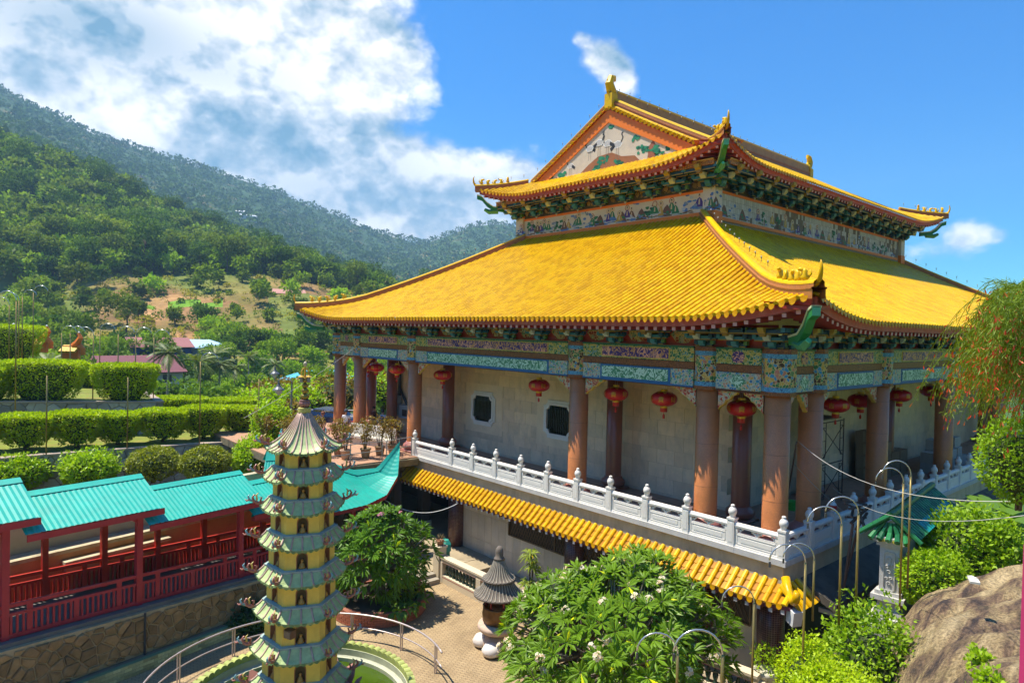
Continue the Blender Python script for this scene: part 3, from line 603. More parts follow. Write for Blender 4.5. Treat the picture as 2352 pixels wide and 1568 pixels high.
bk1, bk2 = bracket('bracket', .88), bracket('bracket_set', 1.2)
def inst_f(me, nm, par, F, s, o, z, left):
    x, y, z = F(s, o, z); q = wl(par)
    return inst(me, nm, par, (x - q.x, y - q.y, z - q.z), R(90) if left else R(180))
ys = [LY[0], 11.1, 12.28, 14.2, 16.1, 18.1] + [18.1 + 11.9 * i / 6 for i in range(1, 6)] + [30.0, 32, 34, 36, 37.3, 38.6]
xs_ = [19.3, 20.4, 21.5, 23.3, 25.2, 27.05] + [27.05 + 7.7 * i / 4 for i in range(1, 5)] + [34.75 + 8.6 * i / 4 for i in range(1, 5)] + [45.3, 47.2, 49.1, 51.05, 53, 55, 56.6, 58.8]
for y in ys: inst_f(bk1, 'bracket', hall, FL, y, .15, 6.13, True)
for x in xs_: inst_f(bk1, 'bracket', hall, FR, x, .15, 6.13, False)
def bracket_board(F, ss, o, z0, z1, par, mt, mt2):
    b = MB(); b.box(ss[0], ss[-1], o - .03, o, z0, z1, F=F); bo = b.build('bracket_board', mt, par)
    for a, c in zip(ss, ss[1:]):
        if c - a < 1.6: continue
        m_ = (a + c) / 2; wq, hq = (c - a) * .24, (z1 - z0) * .40; zc = (z0 + z1) / 2
        pts = [(m_ + wq * math.cos(t) * (1 + .14 * math.cos(6 * t)), zc + hq * math.sin(t)) for t in np.linspace(0, 2 * math.pi, 18, endpoint=False)]
        b = MB(); b.prism(pts, lambda u, v, h: F(u, h, v), o, o + .02); b.build('painted_flower', mt2, bo)
P_flow = cells('gold_flower_spray', [(.28, .02, .012), (.5, .33, .08), (.1, .2, .1), (.3, .02, .012), (.35, .33, .25)], 9, (.5, .38, .14), .06)
bracket_board(FL, ys, .10, 6.13, 6.85, hall, M_red, P_flow); bracket_board(FR, xs_, .10, 6.13, 6.85, hall, M_red, P_flow)
# ================================================================ roofs
class Hip:
    """curved hipped roof over an eave rectangle; point(side, s, w): s along the eave, w metres in from it"""
    def __init__(q, x0, x1, y0, y1, ze, f, U, Lc, fl, wmax): q.__dict__.update(locals())
    def point(q, side, s, wd_):
        lo, hi = (q.y0, q.y1) if side in 'LB' else (q.x0, q.x1)
        dl, dh = s - (lo + wd_), (hi - wd_) - s; d = min(dl, dh); sg = -1 if dl < dh else 1
        c = max(0., 1 - max(d, 0) / q.Lc); t = max(0., 1 - wd_ / 2.7)
        z = q.ze + q.f(wd_) + q.U * c ** 2.3 * t ** 1.6; fl = q.fl * c ** 2.5 * t
        s2 = s + sg * fl * c ** 3
        if side == 'L': return np.array([q.x0 + wd_ - fl, s2, z])
        if side == 'R': return np.array([s2, q.y0 + wd_ - fl, z])
        if side == 'B': return np.array([q.x1 - wd_ + fl, s2, z])
        return np.array([s2, q.y1 - wd_ + fl, z])
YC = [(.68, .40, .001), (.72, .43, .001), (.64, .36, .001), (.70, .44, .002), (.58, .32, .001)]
def tile_unit():
    V = []; a = np.linspace(0, math.pi, 6)
    for x, r in ((0, .088), (1.04, .080)):
        for t in a: V.append((x, r * math.cos(t), .022 + r * math.sin(t) * 1.08))
    Fq = [(i, i + 1, i + 7, i + 6) for i in range(5)] + [(5, 4, 3, 2, 1, 0)]
    return np.array(V), Fq
TV, TF = tile_unit()
def tile_rows(hip, side, srange, pitch, wend, course=.345, tiles=None, pans=None, detail=True):
    s = srange[0]
    while s < srange[1]:
        we = wend(s)
        if we > .12:
            n = max(1, int(we * 1.12 / course)); ws = [we * i / n for i in range(n + 1)]
            P = [hip.point(side, s, q) for q in ws]; Q = [hip.point(side, s + pitch, min(q, max(.1, wend(s + pitch)))) for q in ws]
            for i in range(n):
                tiles.append((P[i] - (P[1] - P[0]) * (.12 if i == 0 else 0), P[i + 1], Q[i] - P[i], i == 0))
                a, b_, c, d = P[i], Q[i], Q[i + 1], P[i + 1]; up = np.array([0, 0, .028]); pans.append((a + up, b_ + up, c, d, a - up * .2, b_ - up * .2))
        s += pitch
def bake_tiles(tiles, pans, parent, nm, keep=0, rng=newrng(3)):
    """the nearest tiles become parts of their own, the rest one joined part"""
    P0 = np.array([t[0] for t in tiles]); P1 = np.array([t[1] for t in tiles]); W_ = np.array([t[2] for t in tiles])
    d = P1 - P0; L = np.linalg.norm(d, axis=1, keepdims=True); dx = d / L
    up = np.cross(dx, W_); up *= np.sign(up[:, 2:3] + 1e-9); up /= np.linalg.norm(up, axis=1, keepdims=True); sy = np.cross(up, dx)
    dist = np.linalg.norm(P0 - CP, axis=1); order = np.argsort(dist); single = order[:keep]; rest = order[keep:]
    off = np.array(wl(parent))
    if keep:
        ms = [rawmesh('roof_tile', TV, [i for f in TF for i in f], [len(f) for f in TF], M_tile, [c] * 6) for c in YC]
        for k in single:
            m4 = Matrix.Identity(4); p = P0[k] - off
            for r in range(3): m4[r][0] = dx[k][r] * L[k, 0]; m4[r][1] = sy[k][r]; m4[r][2] = up[k][r]; m4[r][3] = p[r]
            inst(ms[rng.integers(5)], 'roof_tile', parent, mat=m4)
    V = P0[rest][:, None, :] + TV[None, :, 0:1] * d[rest][:, None, :] + TV[None, :, 1:2] * sy[rest][:, None, :] + TV[None, :, 2:3] * up[rest][:, None, :]
    n = len(rest); lo = np.concatenate([np.array([i for f in TF for i in f])[None, :] + 12 * np.arange(n)[:, None]]).ravel(); sz = np.tile([len(f) for f in TF], n)
    cc = np.array(YC)[rng.integers(0, 5, n)]; cols = np.repeat(cc, 6, axis=0); wh = rng.random(n) < .05; idx = np.where(wh)[0] * 6 + 5; cols[idx] = (.75, .68, .5)
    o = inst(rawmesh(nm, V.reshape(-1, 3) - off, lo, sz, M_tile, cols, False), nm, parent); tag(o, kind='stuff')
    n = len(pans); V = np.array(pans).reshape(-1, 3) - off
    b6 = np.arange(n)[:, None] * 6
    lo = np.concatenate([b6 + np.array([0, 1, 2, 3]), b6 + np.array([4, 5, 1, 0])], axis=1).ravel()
    cols = np.repeat(np.array([(.42, .19, .002), (.36, .15, .002), (.46, .21, .002)])[rng.integers(0, 3, n)], 2, axis=0)  # pans coloured darker to paint in the shade between barrel rows
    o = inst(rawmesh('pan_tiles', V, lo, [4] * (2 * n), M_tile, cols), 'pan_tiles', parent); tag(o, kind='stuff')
def drip_edge(hip, side, s0, s1, pitch, b, col=(.64, .31, .004)):
    s = s0
    while s < s1:
        a = hip.point(side, s + .03, 0); c = hip.point(side, s + pitch - .03, 0); o = hip.point(side, s + pitch / 2, -.05)
        mid = (a + c) / 2; z = np.array([0, 0, 1]); out = (o - mid); out[2] = 0; out /= np.linalg.norm(out) + 1e-9
        a2, c2 = a + out * .06 + z * .05, c + out * .06 + z * .05
        b.add([a2, c2, a2 * .2 + c2 * .8 - z * .13, mid + out * .07 - z * .12, a2 * .8 + c2 * .2 - z * .13], [(0, 1, 2, 3, 4)], col); s += pitch
def eave_trim(hip, side, s0, s1, par, rows=((.0, .0),), rp=.36, depth=.22, drop=.16):
    """fascia board, rafter ends and soffit following the eave curve"""
    n = int((s1 - s0) / .5); ss = np.linspace(s0, s1, n); b = MB(); sof = MB()
    def at(s, o, dz):
        p = hip.point(side, s, 0); q = hip.point(side, s, .6); dd = q - p; dd[2] = 0; dd /= np.linalg.norm(dd); return p + dd * o + np.array([0, 0, dz])
    b.strip([[at(s, .10, -.03), at(s, .10, -.24), at(s, .26, -.24)] for s in ss]); b.strip([[at(s, .02, -.03), at(s, .10, -.03)] for s in ss])
    b.build('fascia', M_fascia, par)
    sof.strip([[at(s, .10, -.245), at(s, hip.soff, hip.soz)] for s in ss]); sof.build('soffit', M_red, par)
    r = MB(); s = s0 + .1
    while s < s1 - .05:
        a, c = at(s, .16, -.31), at(s, hip.soff * .8, -.33 + (hip.soz + .245) * .8)
        r.bar(a, c, .13, .11, (.30, .03, .02)); dd = (a - c) / np.linalg.norm(a - c); r.bar(a, a + dd * .012, .132, .112, (.62, .33, .30)); s += rp
    tag(r.build('rafter_ends', paint(), par), kind='stuff')
lr = thing('lower_roof', None, None); lr.parent = hall
H1 = Hip(17.62, 60.5, 8.2, 40.28, 6.98, lambda q: .40 * q + .0123 * q * q, .62, 5.2, .28, 9.8); H1.soff, H1.soz = 1.55, -.12
PIT = .272; T, Pn = [], []
wnd = lambda lo, hi: (lambda s: max(0., min(9.75, s - lo, hi - s)))
tile_rows(H1, 'L', (8.3, 40.1), PIT, wnd(8.2, 40.28), tiles=T, pans=Pn); tile_rows(H1, 'R', (17.75, 60.3), PIT, wnd(17.62, 60.5), tiles=T, pans=Pn)
bake_tiles(T, Pn, lr, 'barrel_tiles', 300)
b = MB(); drip_edge(H1, 'L', 8.3, 40.1, PIT, b); drip_edge(H1, 'R', 17.75, 60.3, PIT, b); tag(b.build('drip_tiles', M_tile, lr), kind='stuff')
b = MB()
for sd, lo, hi in (('B', 8.2, 40.28), ('K', 17.62, 60.5)):
    b.strip([[H1.point(sd, lo + q + (hi - lo - 2 * q) * u, q) for u in np.linspace(0, 1, 12)] for q in np.linspace(0, 9.75, 8)])
b.build('rear_slopes', mat('yellow_rear', (.7, .36, .01), .4, .2), lr)
eave_trim(H1, 'L', 8.2, 40.28, lr); eave_trim(H1, 'R', 17.62, 60.5, lr)
# hip ridges with upturned ends
def ridge(path, par, w=.34, h=.42, side=M_brown, beasts=0, nm='hip_ridge'):
    P = [np.array(p, float) for p in path]; z = np.array([0, 0, 1.]); b = MB(); t = MB(); rowsb, rowst = [], []
    for i, p in enumerate(P):
        d = P[min(i + 1, len(P) - 1)] - P[max(i - 1, 0)]; d[2] = 0; d /= np.linalg.norm(d); sd = np.array([-d[1], d[0], 0])
        rowsb.append([p - sd * w / 2 - z * .1, p - sd * w / 2 + z * h * .35, p - sd * (w / 2 + .03) + z * h * .38, p - sd * (w / 2 + .03) + z * h * .48, p - sd * w * .42 + z * h * .5, p - sd * w * .40 + z * h * .72])
        rowsb[-1] += [q - 2 * sd * float((q - p) @ sd) for q in rowsb[-1][::-1]]
        rowst.append([p + sd * (.43 * w * math.cos(a)) + z * (h * .72 + w * .34 * math.sin(a)) for a in np.linspace(math.pi, 0, 7)])
    b.strip(rowsb); n = len(rowsb[0]); b.f.append(tuple(range(n))); b.c.append((1, 1, 1)); o = b.build(nm, side, par)
    t.strip(rowst, YC[1]); t.f.append(tuple(range(7))); t.c.append(YC[0]); t.build('ridge_cap', M_tile, o)
    return o
def horn(p, d, par, k=1., nm='ridge_horn'):
    p = np.array(p, float); d = np.array(d, float); d[2] = 0; d /= np.linalg.norm(d); z = np.array([0, 0, 1.])
    pts = [p + d * k * a + z * k * c for a, c in ((-.5, -.12), (-.2, 0), (.05, .16), (.18, .42), (.22, .68), (.17, .92), (.10, 1.02))]
    b = MB(YC[2]); b.tube(pts, [k * r for r in (.13, .14, .12, .10, .075, .045, .02)], 8); return b.build(nm, M_tile, par, True)
def beasts(path, par, n=5, k=1.):
    b0 = MB(YC[3]); b0.lathe([(.09, 0), (.11, .08), (.07, .16), (.08, .24), (.03, .32)], n=7); b0.tube([(0, 0, .22), (.12, 0, .30), (.18, 0, .28)], [.06, .06, .03], 6); b0.tube([(-.08, 0, .05), (-.16, 0, .16), (-.13, 0, .28)], [.04, .03, .015], 5)
    me = b0.mesh('ridge_beast', M_tile, True); q = wl(par)
    for i in range(n):
        p = np.array(path[i]); inst(me, 'ridge_beast', par, tuple(p - np.array(q)), rnd.uniform(0, 6), k)
def hippath(hip, sx, sy, w0, w1, n=18):
    out = []
    for wd_ in np.linspace(w1, w0, n):
        s = (hip.y0 + wd_) if sy < 0 else (hip.y1 - wd_)
        side = 'L' if sx < 0 else 'B'; out.append(hip.point(side, s, wd_))
    return out
bul = MB((.75, .72, .6))
def bulbs(path, step=.75, h=.62):
    P = np.array(path); seg = np.linalg.norm(np.diff(P, axis=0), axis=1); cum = np.concatenate([[0], np.cumsum(seg)]); s = .3
    while s < cum[-1] - .2:
        p = np.array([np.interp(s, cum, P[:, i]) for i in range(3)]); bul.lathe([(.01, 0), (.01, .1), (.026, .13), (.028, .17), (.01, .2)], p + np.array([0, 0, h]), 5, cols=[(.05, .05, .05)] * 2 + [(.42, .4, .34)] * 2); s += step
for sx, sy in ((-1, -1), (-1, 1), (1, -1)):
    pa = hippath(H1, sx, sy, -.12, 9.75); ridge(pa, lr)
    dv = pa[-1] - pa[-3]; horn(pa[-1] + np.array([0, 0, .34]), dv, lr, .55)
    bz = [np.array(p) + np.array([0, 0, .44]) for p in pa[-2:-6:-1]]; beasts([bz[0] * (1 - t) + bz[-1] * t + np.array([0, 0, -.12 * math.sin(t * 3.1)]) for t in np.linspace(0.05, .8, 5)], lr)
    bulbs(pa[:-4])
# corner beams: curved green beam ends
def cornerbeam(hip, sx, sy, par, k=1.):
    a = hippath(hip, sx, sy, -.02, 2.4, 8); d = a[-1] - a[0]; d[2] = 0; d /= np.linalg.norm(d); sd = np.array([-d[1], d[0], 0]); z = np.array([0, 0, 1.])
    tip = a[-1] - z * .28 * k
    prof = [tip + d * .02, tip - d * .28 - z * .10 * k, tip - d * .60 * k - z * .46 * k, tip - d * 1.0 * k - z * .72 * k, tip - d * 1.7 * k - z * .80 * k]
    b = MB()
    for i, (wk, hk, c) in enumerate(((.22, .26, (.02, .20, .05)), (.27, .04, (.60, .62, .35)))):
        up, lw = (.0, hk) if i == 0 else (hk * .0 + .03, .045)
        rows = [[p - sd * wk / 2 + z * up * .5, p + sd * wk / 2 + z * up * .5, p + sd * wk / 2 - z * lw, p - sd * wk / 2 - z * lw] for p in prof]
        b.strip(rows, c, closed=True); n0 = len(b.v) - 4 * len(rows); b.f.append((n0, n0 + 1, n0 + 2, n0 + 3)); b.c.append((.10, .42, .22) if i == 0 else c)
    b.build('corner_beam', paint(), par)
    b = MB(); c = prof[-2] - z * .28
    b.tube([c - d * .3, c + d * .25 - z * .05, c + d * .55 + z * .10], [.17, .15, .09], 4, (.03, .26, .12)); b.build('corner_beam_scroll', paint(), par)
for sx, sy in ((-1, -1), (-1, 1)): cornerbeam(H1, sx, sy, lr)
# ---- upper storey
up_ = thing('upper_storey', None, None); up_.parent = hall
UX0, UX1, UY0, UY1 = 27.42, 50.7, 17.45, 31.03
b = MB(); b.box(UX0, UX1, UY0, UY1, 10.5, 14.2); b.build('wall', mat('upper_core', (.25, .2, .15), .7, .2), up_)
FUL = lambda s, o, z: (UX0 - o, s, z); FUR = lambda s, o, z: (s, UY0 - o, z)
M_mural = mat('cream_mural_ground', (.66, .55, .43), .45, .10, 1.2, dirt=(.45, .36, .28), dscale=1.5, damt=.35)
def band(nm, m, F, s0, s1, o0, o1, z0, z1, par=up_):
    q = MB(); q.box(s0, s1, o0, o1, z0, z1, F=F); return q.build(nm, m, par)
mural = band('mural_panel', M_mural, FUL, UY0 + .45, UY1 - .45, 0, .03, 12.30, 13.22)
band('orange_band', M_orange, FUL, UY0 + .45, UY1 - .45, 0, .06, 13.22, 13.34); band('orange_band', M_orange, FUL, UY0 + .45, UY1 - .45, 0, .05, 12.02, 12.30)
band('orange_band', M_orange, FUR, UX0 + .45, UX1 - .45, 0, .06, 13.22, 13.34); band('orange_band', M_orange, FUR, UX0 + .45, UX1 - .45, 0, .05, 11.95, 12.10)
# corner pilasters
for x, y in ((UX0, UY0), (UX0, UY1), (UX1, UY0)):
    b = MB(); b.box(x - .18, x + .45, y - .18 if y == UY0 else y - .45, y + .45 if y == UY0 else y + .18, 12.30, 13.42); pl = b.build('pilaster', M_mural, up_)
    b = MB(); b.box(x - .2, x + .47, y - .2 if y == UY0 else y - .47, y + .47 if y == UY0 else y + .2, 11.75, 12.30); b.build('pilaster_foot', M_orange, pl)
    b = MB(); b.box(x - .2, x + .47, y - .2 if y == UY0 else y - .47, y + .47 if y == UY0 else y + .2, 13.42, 13.52); b.build('pilaster_cap', M_orange, pl)
# painted figures: flat pigment on the tiles
def painter(F, par, o=.032):
    st = {'k': 0}
    def poly(pts, col, nm=None):
        st['k'] += 1; b = MB(col); oo = o + .0006 * (st['k'] % 40)
        b.add([F(u, oo, v) for u, v in pts], [tuple(range(len(pts)))]); PB[0].append(b)
    def ell(u, v, a, c, col, n=12, w=0, ph=0): poly([(u + a * math.cos(t) * (1 + w * math.sin(5 * t + ph)), v + c * math.sin(t) * (1 + w * math.sin(5 * t + ph))) for t in np.linspace(0, 2 * math.pi, n, endpoint=False)], col)
    def line(pts, wd_, col):
        for (u0, v0), (u1, v1) in zip(pts, pts[1:]):
            L = math.hypot(u1 - u0, v1 - v0) + 1e-6; nx, ny = -(v1 - v0) / L * wd_ / 2, (u1 - u0) / L * wd_ / 2
            poly([(u0 + nx, v0 + ny), (u0 - nx, v0 - ny), (u1 - nx, v1 - ny), (u1 + nx, v1 + ny)], col)
    return poly, ell, line
PB = [[]]
def flush(nm, par):
    b = MB()
    for q in PB[0]: b.add(q.v, q.f, q.c[0])
    PB[0].clear(); return tag(b.build(nm, mat('mural_pigment', (1, 1, 1), .5, .15, 6, attr=True), par), kind='stuff')
PUR, GRN, BRN, OCH, BLU, GRY, DKG, REDC = (.07, .025, .22), (.03, .18, .06), (.17, .07, .03), (.50, .29, .03), (.08, .18, .45), (.22, .26, .34), (.02, .08, .03), (.42, .05, .02)
def figures(F, s0, s1, z0, H, par, seed, n, sg=1):
    g = random.Random(seed); poly, ell, line = painter(F, par)
    for i in range(n):
        u = s0 + (s1 - s0) * (i + .5) / n + g.uniform(-.12, .12); t = g.choice('brtcbrmbtc'); k = H
        if t in 'br':
            rc = g.choice([PUR, OCH, GRN, BRN, OCH, PUR]); bz = z0 + k * g.uniform(.04, .26); hh = k * g.uniform(.40, .60); wq = k * g.uniform(.18, .30)
            for q in range(4): ell(u + g.uniform(-.2, .2), bz + g.uniform(-.05, .06), k * .22, k * .07, g.choice([BLU, GRY, (.5, .5, .5)]), 10, .15, g.uniform(0, 6))
            if g.random() < .7: ell(u, bz + hh * 1.02, k * .16, k * .16, (.55, .36, .12) if g.random() < .6 else REDC, 14); ell(u, bz + hh * 1.02, k * .125, k * .125, (.62, .5, .33), 12)
            poly([(u - wq, bz), (u - wq * .75, bz + hh * .3), (u - wq * .4, bz + hh * .7), (u, bz + hh * .85), (u + wq * .4, bz + hh * .7), (u + wq * .75, bz + hh * .3), (u + wq, bz)], rc)
            poly([(u - wq * .15, bz + hh * .2), (u - wq * .1, bz + hh * .7), (u + wq * .1, bz + hh * .7), (u + wq * .2, bz + hh * .2)], (.6, .45, .28))
            ell(u, bz + hh * .98, k * .055, k * .07, (.55, .36, .22)); ell(u, bz + hh * 1.08, k * .05, k * .035, (.03, .02, .02))
        elif t == 't':
            h = k * g.uniform(.5, .8); line([(u, z0), (u + .03, z0 + h * .6)], .05, BRN)
            for q in range(7): ell(u + g.uniform(-.2, .2), z0 + h * g.uniform(.35, 1), .12, .08, g.choice([GRN, DKG, GRN]), 8, .2, g.uniform(0, 6))
        elif t == 'm':
            poly([(u - .35, z0), (u - .2, z0 + k * .4), (u - .05, z0 + k * .6), (u + .12, z0 + k * .45), (u + .3, z0 + k * .1), (u + .36, z0)], BRN)
            for q in range(3): ell(u + g.uniform(-.2, .2), z0 + k * g.uniform(.1, .3), .1, .06, GRN, 8, .2)
        else:
            for q in range(5): ell(u + g.uniform(-.25, .25), z0 + k * g.uniform(.1, .9), g.uniform(.06, .16), g.uniform(.04, .09), g.choice([GRY, BLU, (.45, .47, .5)]), 10, .18, g.uniform(0, 6))
        for q in range(2): ell(u + g.uniform(-.3, .3), z0 + k * g.uniform(.02, .12), .14, .03, g.choice([BLU, BRN, GRN]), 8, .15)
    flush('mural_painting', par)
figures(FUL, UY0 + .55, UY1 - .55, 12.33, .98, mural, 5, 40)
FPL = lambda s, o, z: (UX0 - .18 - o, s, z)
figures(lambda s, o, z: FPL(s, o - .03, z), UY0 - .1, UY0 + .4, 12.34, 1.0, up_, 9, 2); figures(lambda s, o, z: FPL(s, o - .03, z), UY1 - .4, UY1 + .1, 12.34, 1.0, up_, 4, 2)
figures(lambda s, o, z: (s, UY0 - .18 - o + .03, z), UX0 - .1, UX0 + .4, 12.34, 1.0, up_, 8, 2)
# right face: worn tiles with gaps
tr_ = band('worn_tile_backing', mat('mortar_backing', (.20, .155, .11), .85, .2, 4), FUR, UX0 + .45, UX1 - .45, 0, .02, 12.10, 13.22)
b = MB(); g = newrng(12); tw, th = .2, .28
for i in range(int((UX1 - UX0 - .9) / tw)):
    for j in range(4):
        s = UX0 + .46 + i * tw; lost = math.sin(s * .9 + 1.3) + .7 * math.sin(s * 2.3 + j * .8) + g.uniform(-1.2, 1.2)
        if lost < .75 or i < 14: c = g.uniform(.85, 1.08); b.box(s + .006, s + tw - .006, .02, .036, 12.105 + j * th, 12.10 + (j + 1) * th - .008, (.56 * c, .52 * c, .46 * c), F=FUR)
tag(b.build('worn_tiles', plain(), tr_), kind='stuff')
figures(lambda s, o, z: FUR(s, o + .008, z), UX0 + .6, UX1 - .6, 12.14, .95, tr_, 21, 30)
# bracket zone under the upper eave
yu = list(np.linspace(UY0, UY1, 9)); xu = list(np.linspace(UX0, UX1, 15))
for y in yu: inst_f(bk2, 'bracket', up_, FUL, y, .05, 13.36, True)
for x in xu: inst_f(bk2, 'bracket', up_, FUR, x, .05, 13.36, False)
M_dk = mat('dark_olive_board', (.07, .055, .02), .6, .3, 2); P_bud = cells('gold_cloud_panel', [(.22, .13, .03), (.30, .18, .04), (.12, .06, .02), (.34, .2, .05)], 3, (.05, .03, .01), .05)
bracket_board(FUL, yu, .05, 13.34, 14.5, up_, M_dk, P_bud); bracket_board(FUR, xu, .05, 13.34, 14.5, up_, M_dk, P_bud)
for F, a, c in ((FUL, yu[0] - .8, yu[-1] + .8), (FUR, xu[0] - .8, xu[-1] + .8)):
    band('painted_purlin', filigree('orange_scroll_purlin', (.10, .05, .01), (.62, .26, .02), 5, 2.6, .5), F, a, c, 1.12, 1.3, 14.14, 14.34)
    band('gold_edge', M_gold, F, a, c, 1.31, 1.36, 14.34, 14.38)
# ---- upper roof
ur = thing('upper_roof', None, None); ur.parent = hall
H2 = Hip(25.75, 53.6, 15.95, 32.55, 14.42, lambda q: .5 * q + .0045 * q * q, .74, 4.6, .28, 8.3); H2.soff, H2.soz = 1.75, .05
VX = 27.75; RYm = 24.25
T, Pn = [], []
tile_rows(H2, 'L', (16.05, 32.4), PIT, lambda s: max(0., min(2.0, s - 15.95, 32.55 - s)), tiles=T, pans=Pn)
wr = lambda s: max(0., (s - 25.75) if s < VX else (53.6 - s if s > 51.6 else 8.28))
tile_rows(H2, 'R', (25.9, 53.4), PIT, wr, tiles=T, pans=Pn); tile_rows(H2, 'K', (25.9, 36), PIT, wr, tiles=T, pans=Pn)
bake_tiles(T, Pn, ur, 'barrel_tiles', 0)
b = MB(); drip_edge(H2, 'L', 16.05, 32.4, PIT, b); drip_edge(H2, 'R', 25.9, 53.4, PIT, b); tag(b.build('drip_tiles', M_tile, ur), kind='stuff')
b = MB(); b.strip([[H2.point('K', s, q) for s in (36, 42, 47, 51.5)] for q in np.linspace(0, 8.28, 6)]); b.build('rear_slope', mat('yellow_rear'), ur)
eave_trim(H2, 'L', 15.95, 32.55, ur); eave_trim(H2, 'R', 25.75, 53.6, ur)
for sx, sy in ((-1, -1), (-1, 1), (1, -1)):
    pa = hippath(H2, sx, sy, -.12, 2.0, 12); ridge(pa, ur, .3, .36)
    horn(pa[-1] + np.array([0, 0, .26]), pa[-1] - pa[-3], ur, .6)
    bz = [np.array(p) + np.array([0, 0, .4]) for p in (pa[-2], pa[-8])]; beasts([bz[0] * (1 - t) + bz[1] * t + np.array([0, 0, -.15 * math.sin(t * 3.1)]) for t in np.linspace(.05, .95, 5)], ur)
    bulbs(pa[:-4], .8, .5)
for sx, sy in ((-1, -1), (-1, 1), (1, -1)): cornerbeam(H2, sx, sy, ur)
# gable: verge ridges, bargeboards, mural triangle
fz = lambda wd_: H2.ze + H2.f(wd_)
for sgn in (-1, 1):
    yy = lambda wd_: 15.95 + wd_ if sgn < 0 else 32.55 - wd_
    pa = [(VX + .25, yy(q), fz(q) + .04) for q in np.linspace(8.25, 1.9, 12)]
    ridge(pa, ur, .36, .5, nm='verge_ridge'); bulbs([np.array(p) for p in pa], .8, .7)
    b = MB(); c0 = MB()
    for q in np.arange(2.2, 8.3, .27):
        p = np.array([VX, yy(q), fz(q) - .03]); b.tube([p + np.array([-.24, 0, -.07]), p + np.array([.3, 0, .06])], [.085, .075], 7, YC[int(q * 9) % 5])
    tag(b.build('verge_tiles', M_tile, ur), kind='stuff')
    b = MB(); b.add([(VX + .02, yy(q), fz(q) - .16 - d) for q in (1.9, 8.3) for d in (0, .95 if q < 3 else .62)] , [(0, 1, 3, 2)])
    b = MB(); b.strip([[(VX - .2, yy(q), fz(q) - .16), (VX + .3, yy(q), fz(q) - .08)] for q in np.linspace(1.3, 8.3, 8)]); b.build('verge_soffit', M_fascia, ur)
    pts = [(yy(1.2), fz(1.2) - .25), (yy(8.3), fz(8.3) - .22), (yy(8.3), fz(8.3) - .92), (yy(3.0), fz(1.9) - .22), (yy(1.4), fz(1.4) - .3)]
    b = MB(); b.prism(pts, lambda u, v, h: (h, u, v), VX - .09, VX + .02); b.build('bargeboard', M_orange, ur)
gz = fz(1.9) - .05
b = MB(); b.prism([(18.4, gz - .3), (30.1, gz - .3), (24.25, fz(8.3) - .3)], lambda u, v, h: (h, u, v), VX - .03, VX + .3); gb = b.build('gable_wall', M_mural, ur)
FG = lambda s, o, z: (VX - .03 - o + .03, s, z)
poly, ell, line = painter(FG, gb)
g = random.Random(3); WT = (.74, .68, .6)
# painted rocks, pines and cranes
poly([(21.9, gz + .02), (22.4, gz + .5), (23.3, gz + .62), (24.0, gz + .95), (25.0, gz + .9), (25.7, gz + .55), (26.5, gz + .05)], (.34, .13, .045)); poly([(28.0, gz + .02), (28.6, gz + .02), (28.2, gz + .3)], (.34, .13, .045)); poly([(20.9, gz + .02), (21.6, gz + .02), (21.5, gz + .8), (21.2, gz + 1.1), (21.0, gz + .6)], (.32, .11, .05))
for cx_, cz_, n_, sp in ((24.6, .55, 14, .5), (23.4, .3, 8, .35), (25.3, .2, 10, .45), (20.7, .35, 12, .4), (21.9, .75, 14, .38), (22.3, 1.35, 7, .25), (27.8, .3, 8, .3), (28.6, .45, 10, .35), (24.1, 2.35, 5, .12), (21.2, .6, 9, .3)):
    for i in range(n_): ell(cx_ + g.uniform(-sp, sp), gz + max(.06, cz_ + g.uniform(-sp, sp) * .5), g.uniform(.08, .17), g.uniform(.06, .12), g.choice([(.02, .19, .10), (.01, .11, .06), (.03, .24, .12)]), 8, .15, g.uniform(0, 6))
for cx_, cz_, k, f in ((24.3, 1.5, 1., 1), (24.9, 1.65, 1., -1), (25.6, 1.45, .9, 1), (23.6, 1.3, 1.05, -1), (27.1, .75, .8, 1)):
    ell(cx_, gz + cz_, .32 * k, .2 * k, (.80, .76, .72), 12, .06); ell(cx_, gz + cz_, .27 * k, .15 * k, (.50, .48, .47), 12, .12)
    line([(cx_ + f * .22 * k, gz + cz_ + .06), (cx_ + f * .36 * k, gz + cz_ + .3 * k), (cx_ + f * .26 * k, gz + cz_ + .5 * k), (cx_ + f * .36 * k, gz + cz_ + .58 * k)], .07 * k, (.03, .03, .03))
    poly([(cx_ - f * .2 * k, gz + cz_ + .05), (cx_ - f * .5 * k, gz + cz_ - .12), (cx_ - f * .42 * k, gz + cz_ - .3 * k), (cx_ - f * .15 * k, gz + cz_ - .1)], (.035, .03, .03))
    for q in (-.06, .06): line([(cx_ + q, gz + cz_ - .15 * k), (cx_ + q * 1.4, gz + max(cz_ - .75 * k, .5 if cz_ > 1 else .05))], .022, (.30, .22, .15))
flush('gable_painting', gb)
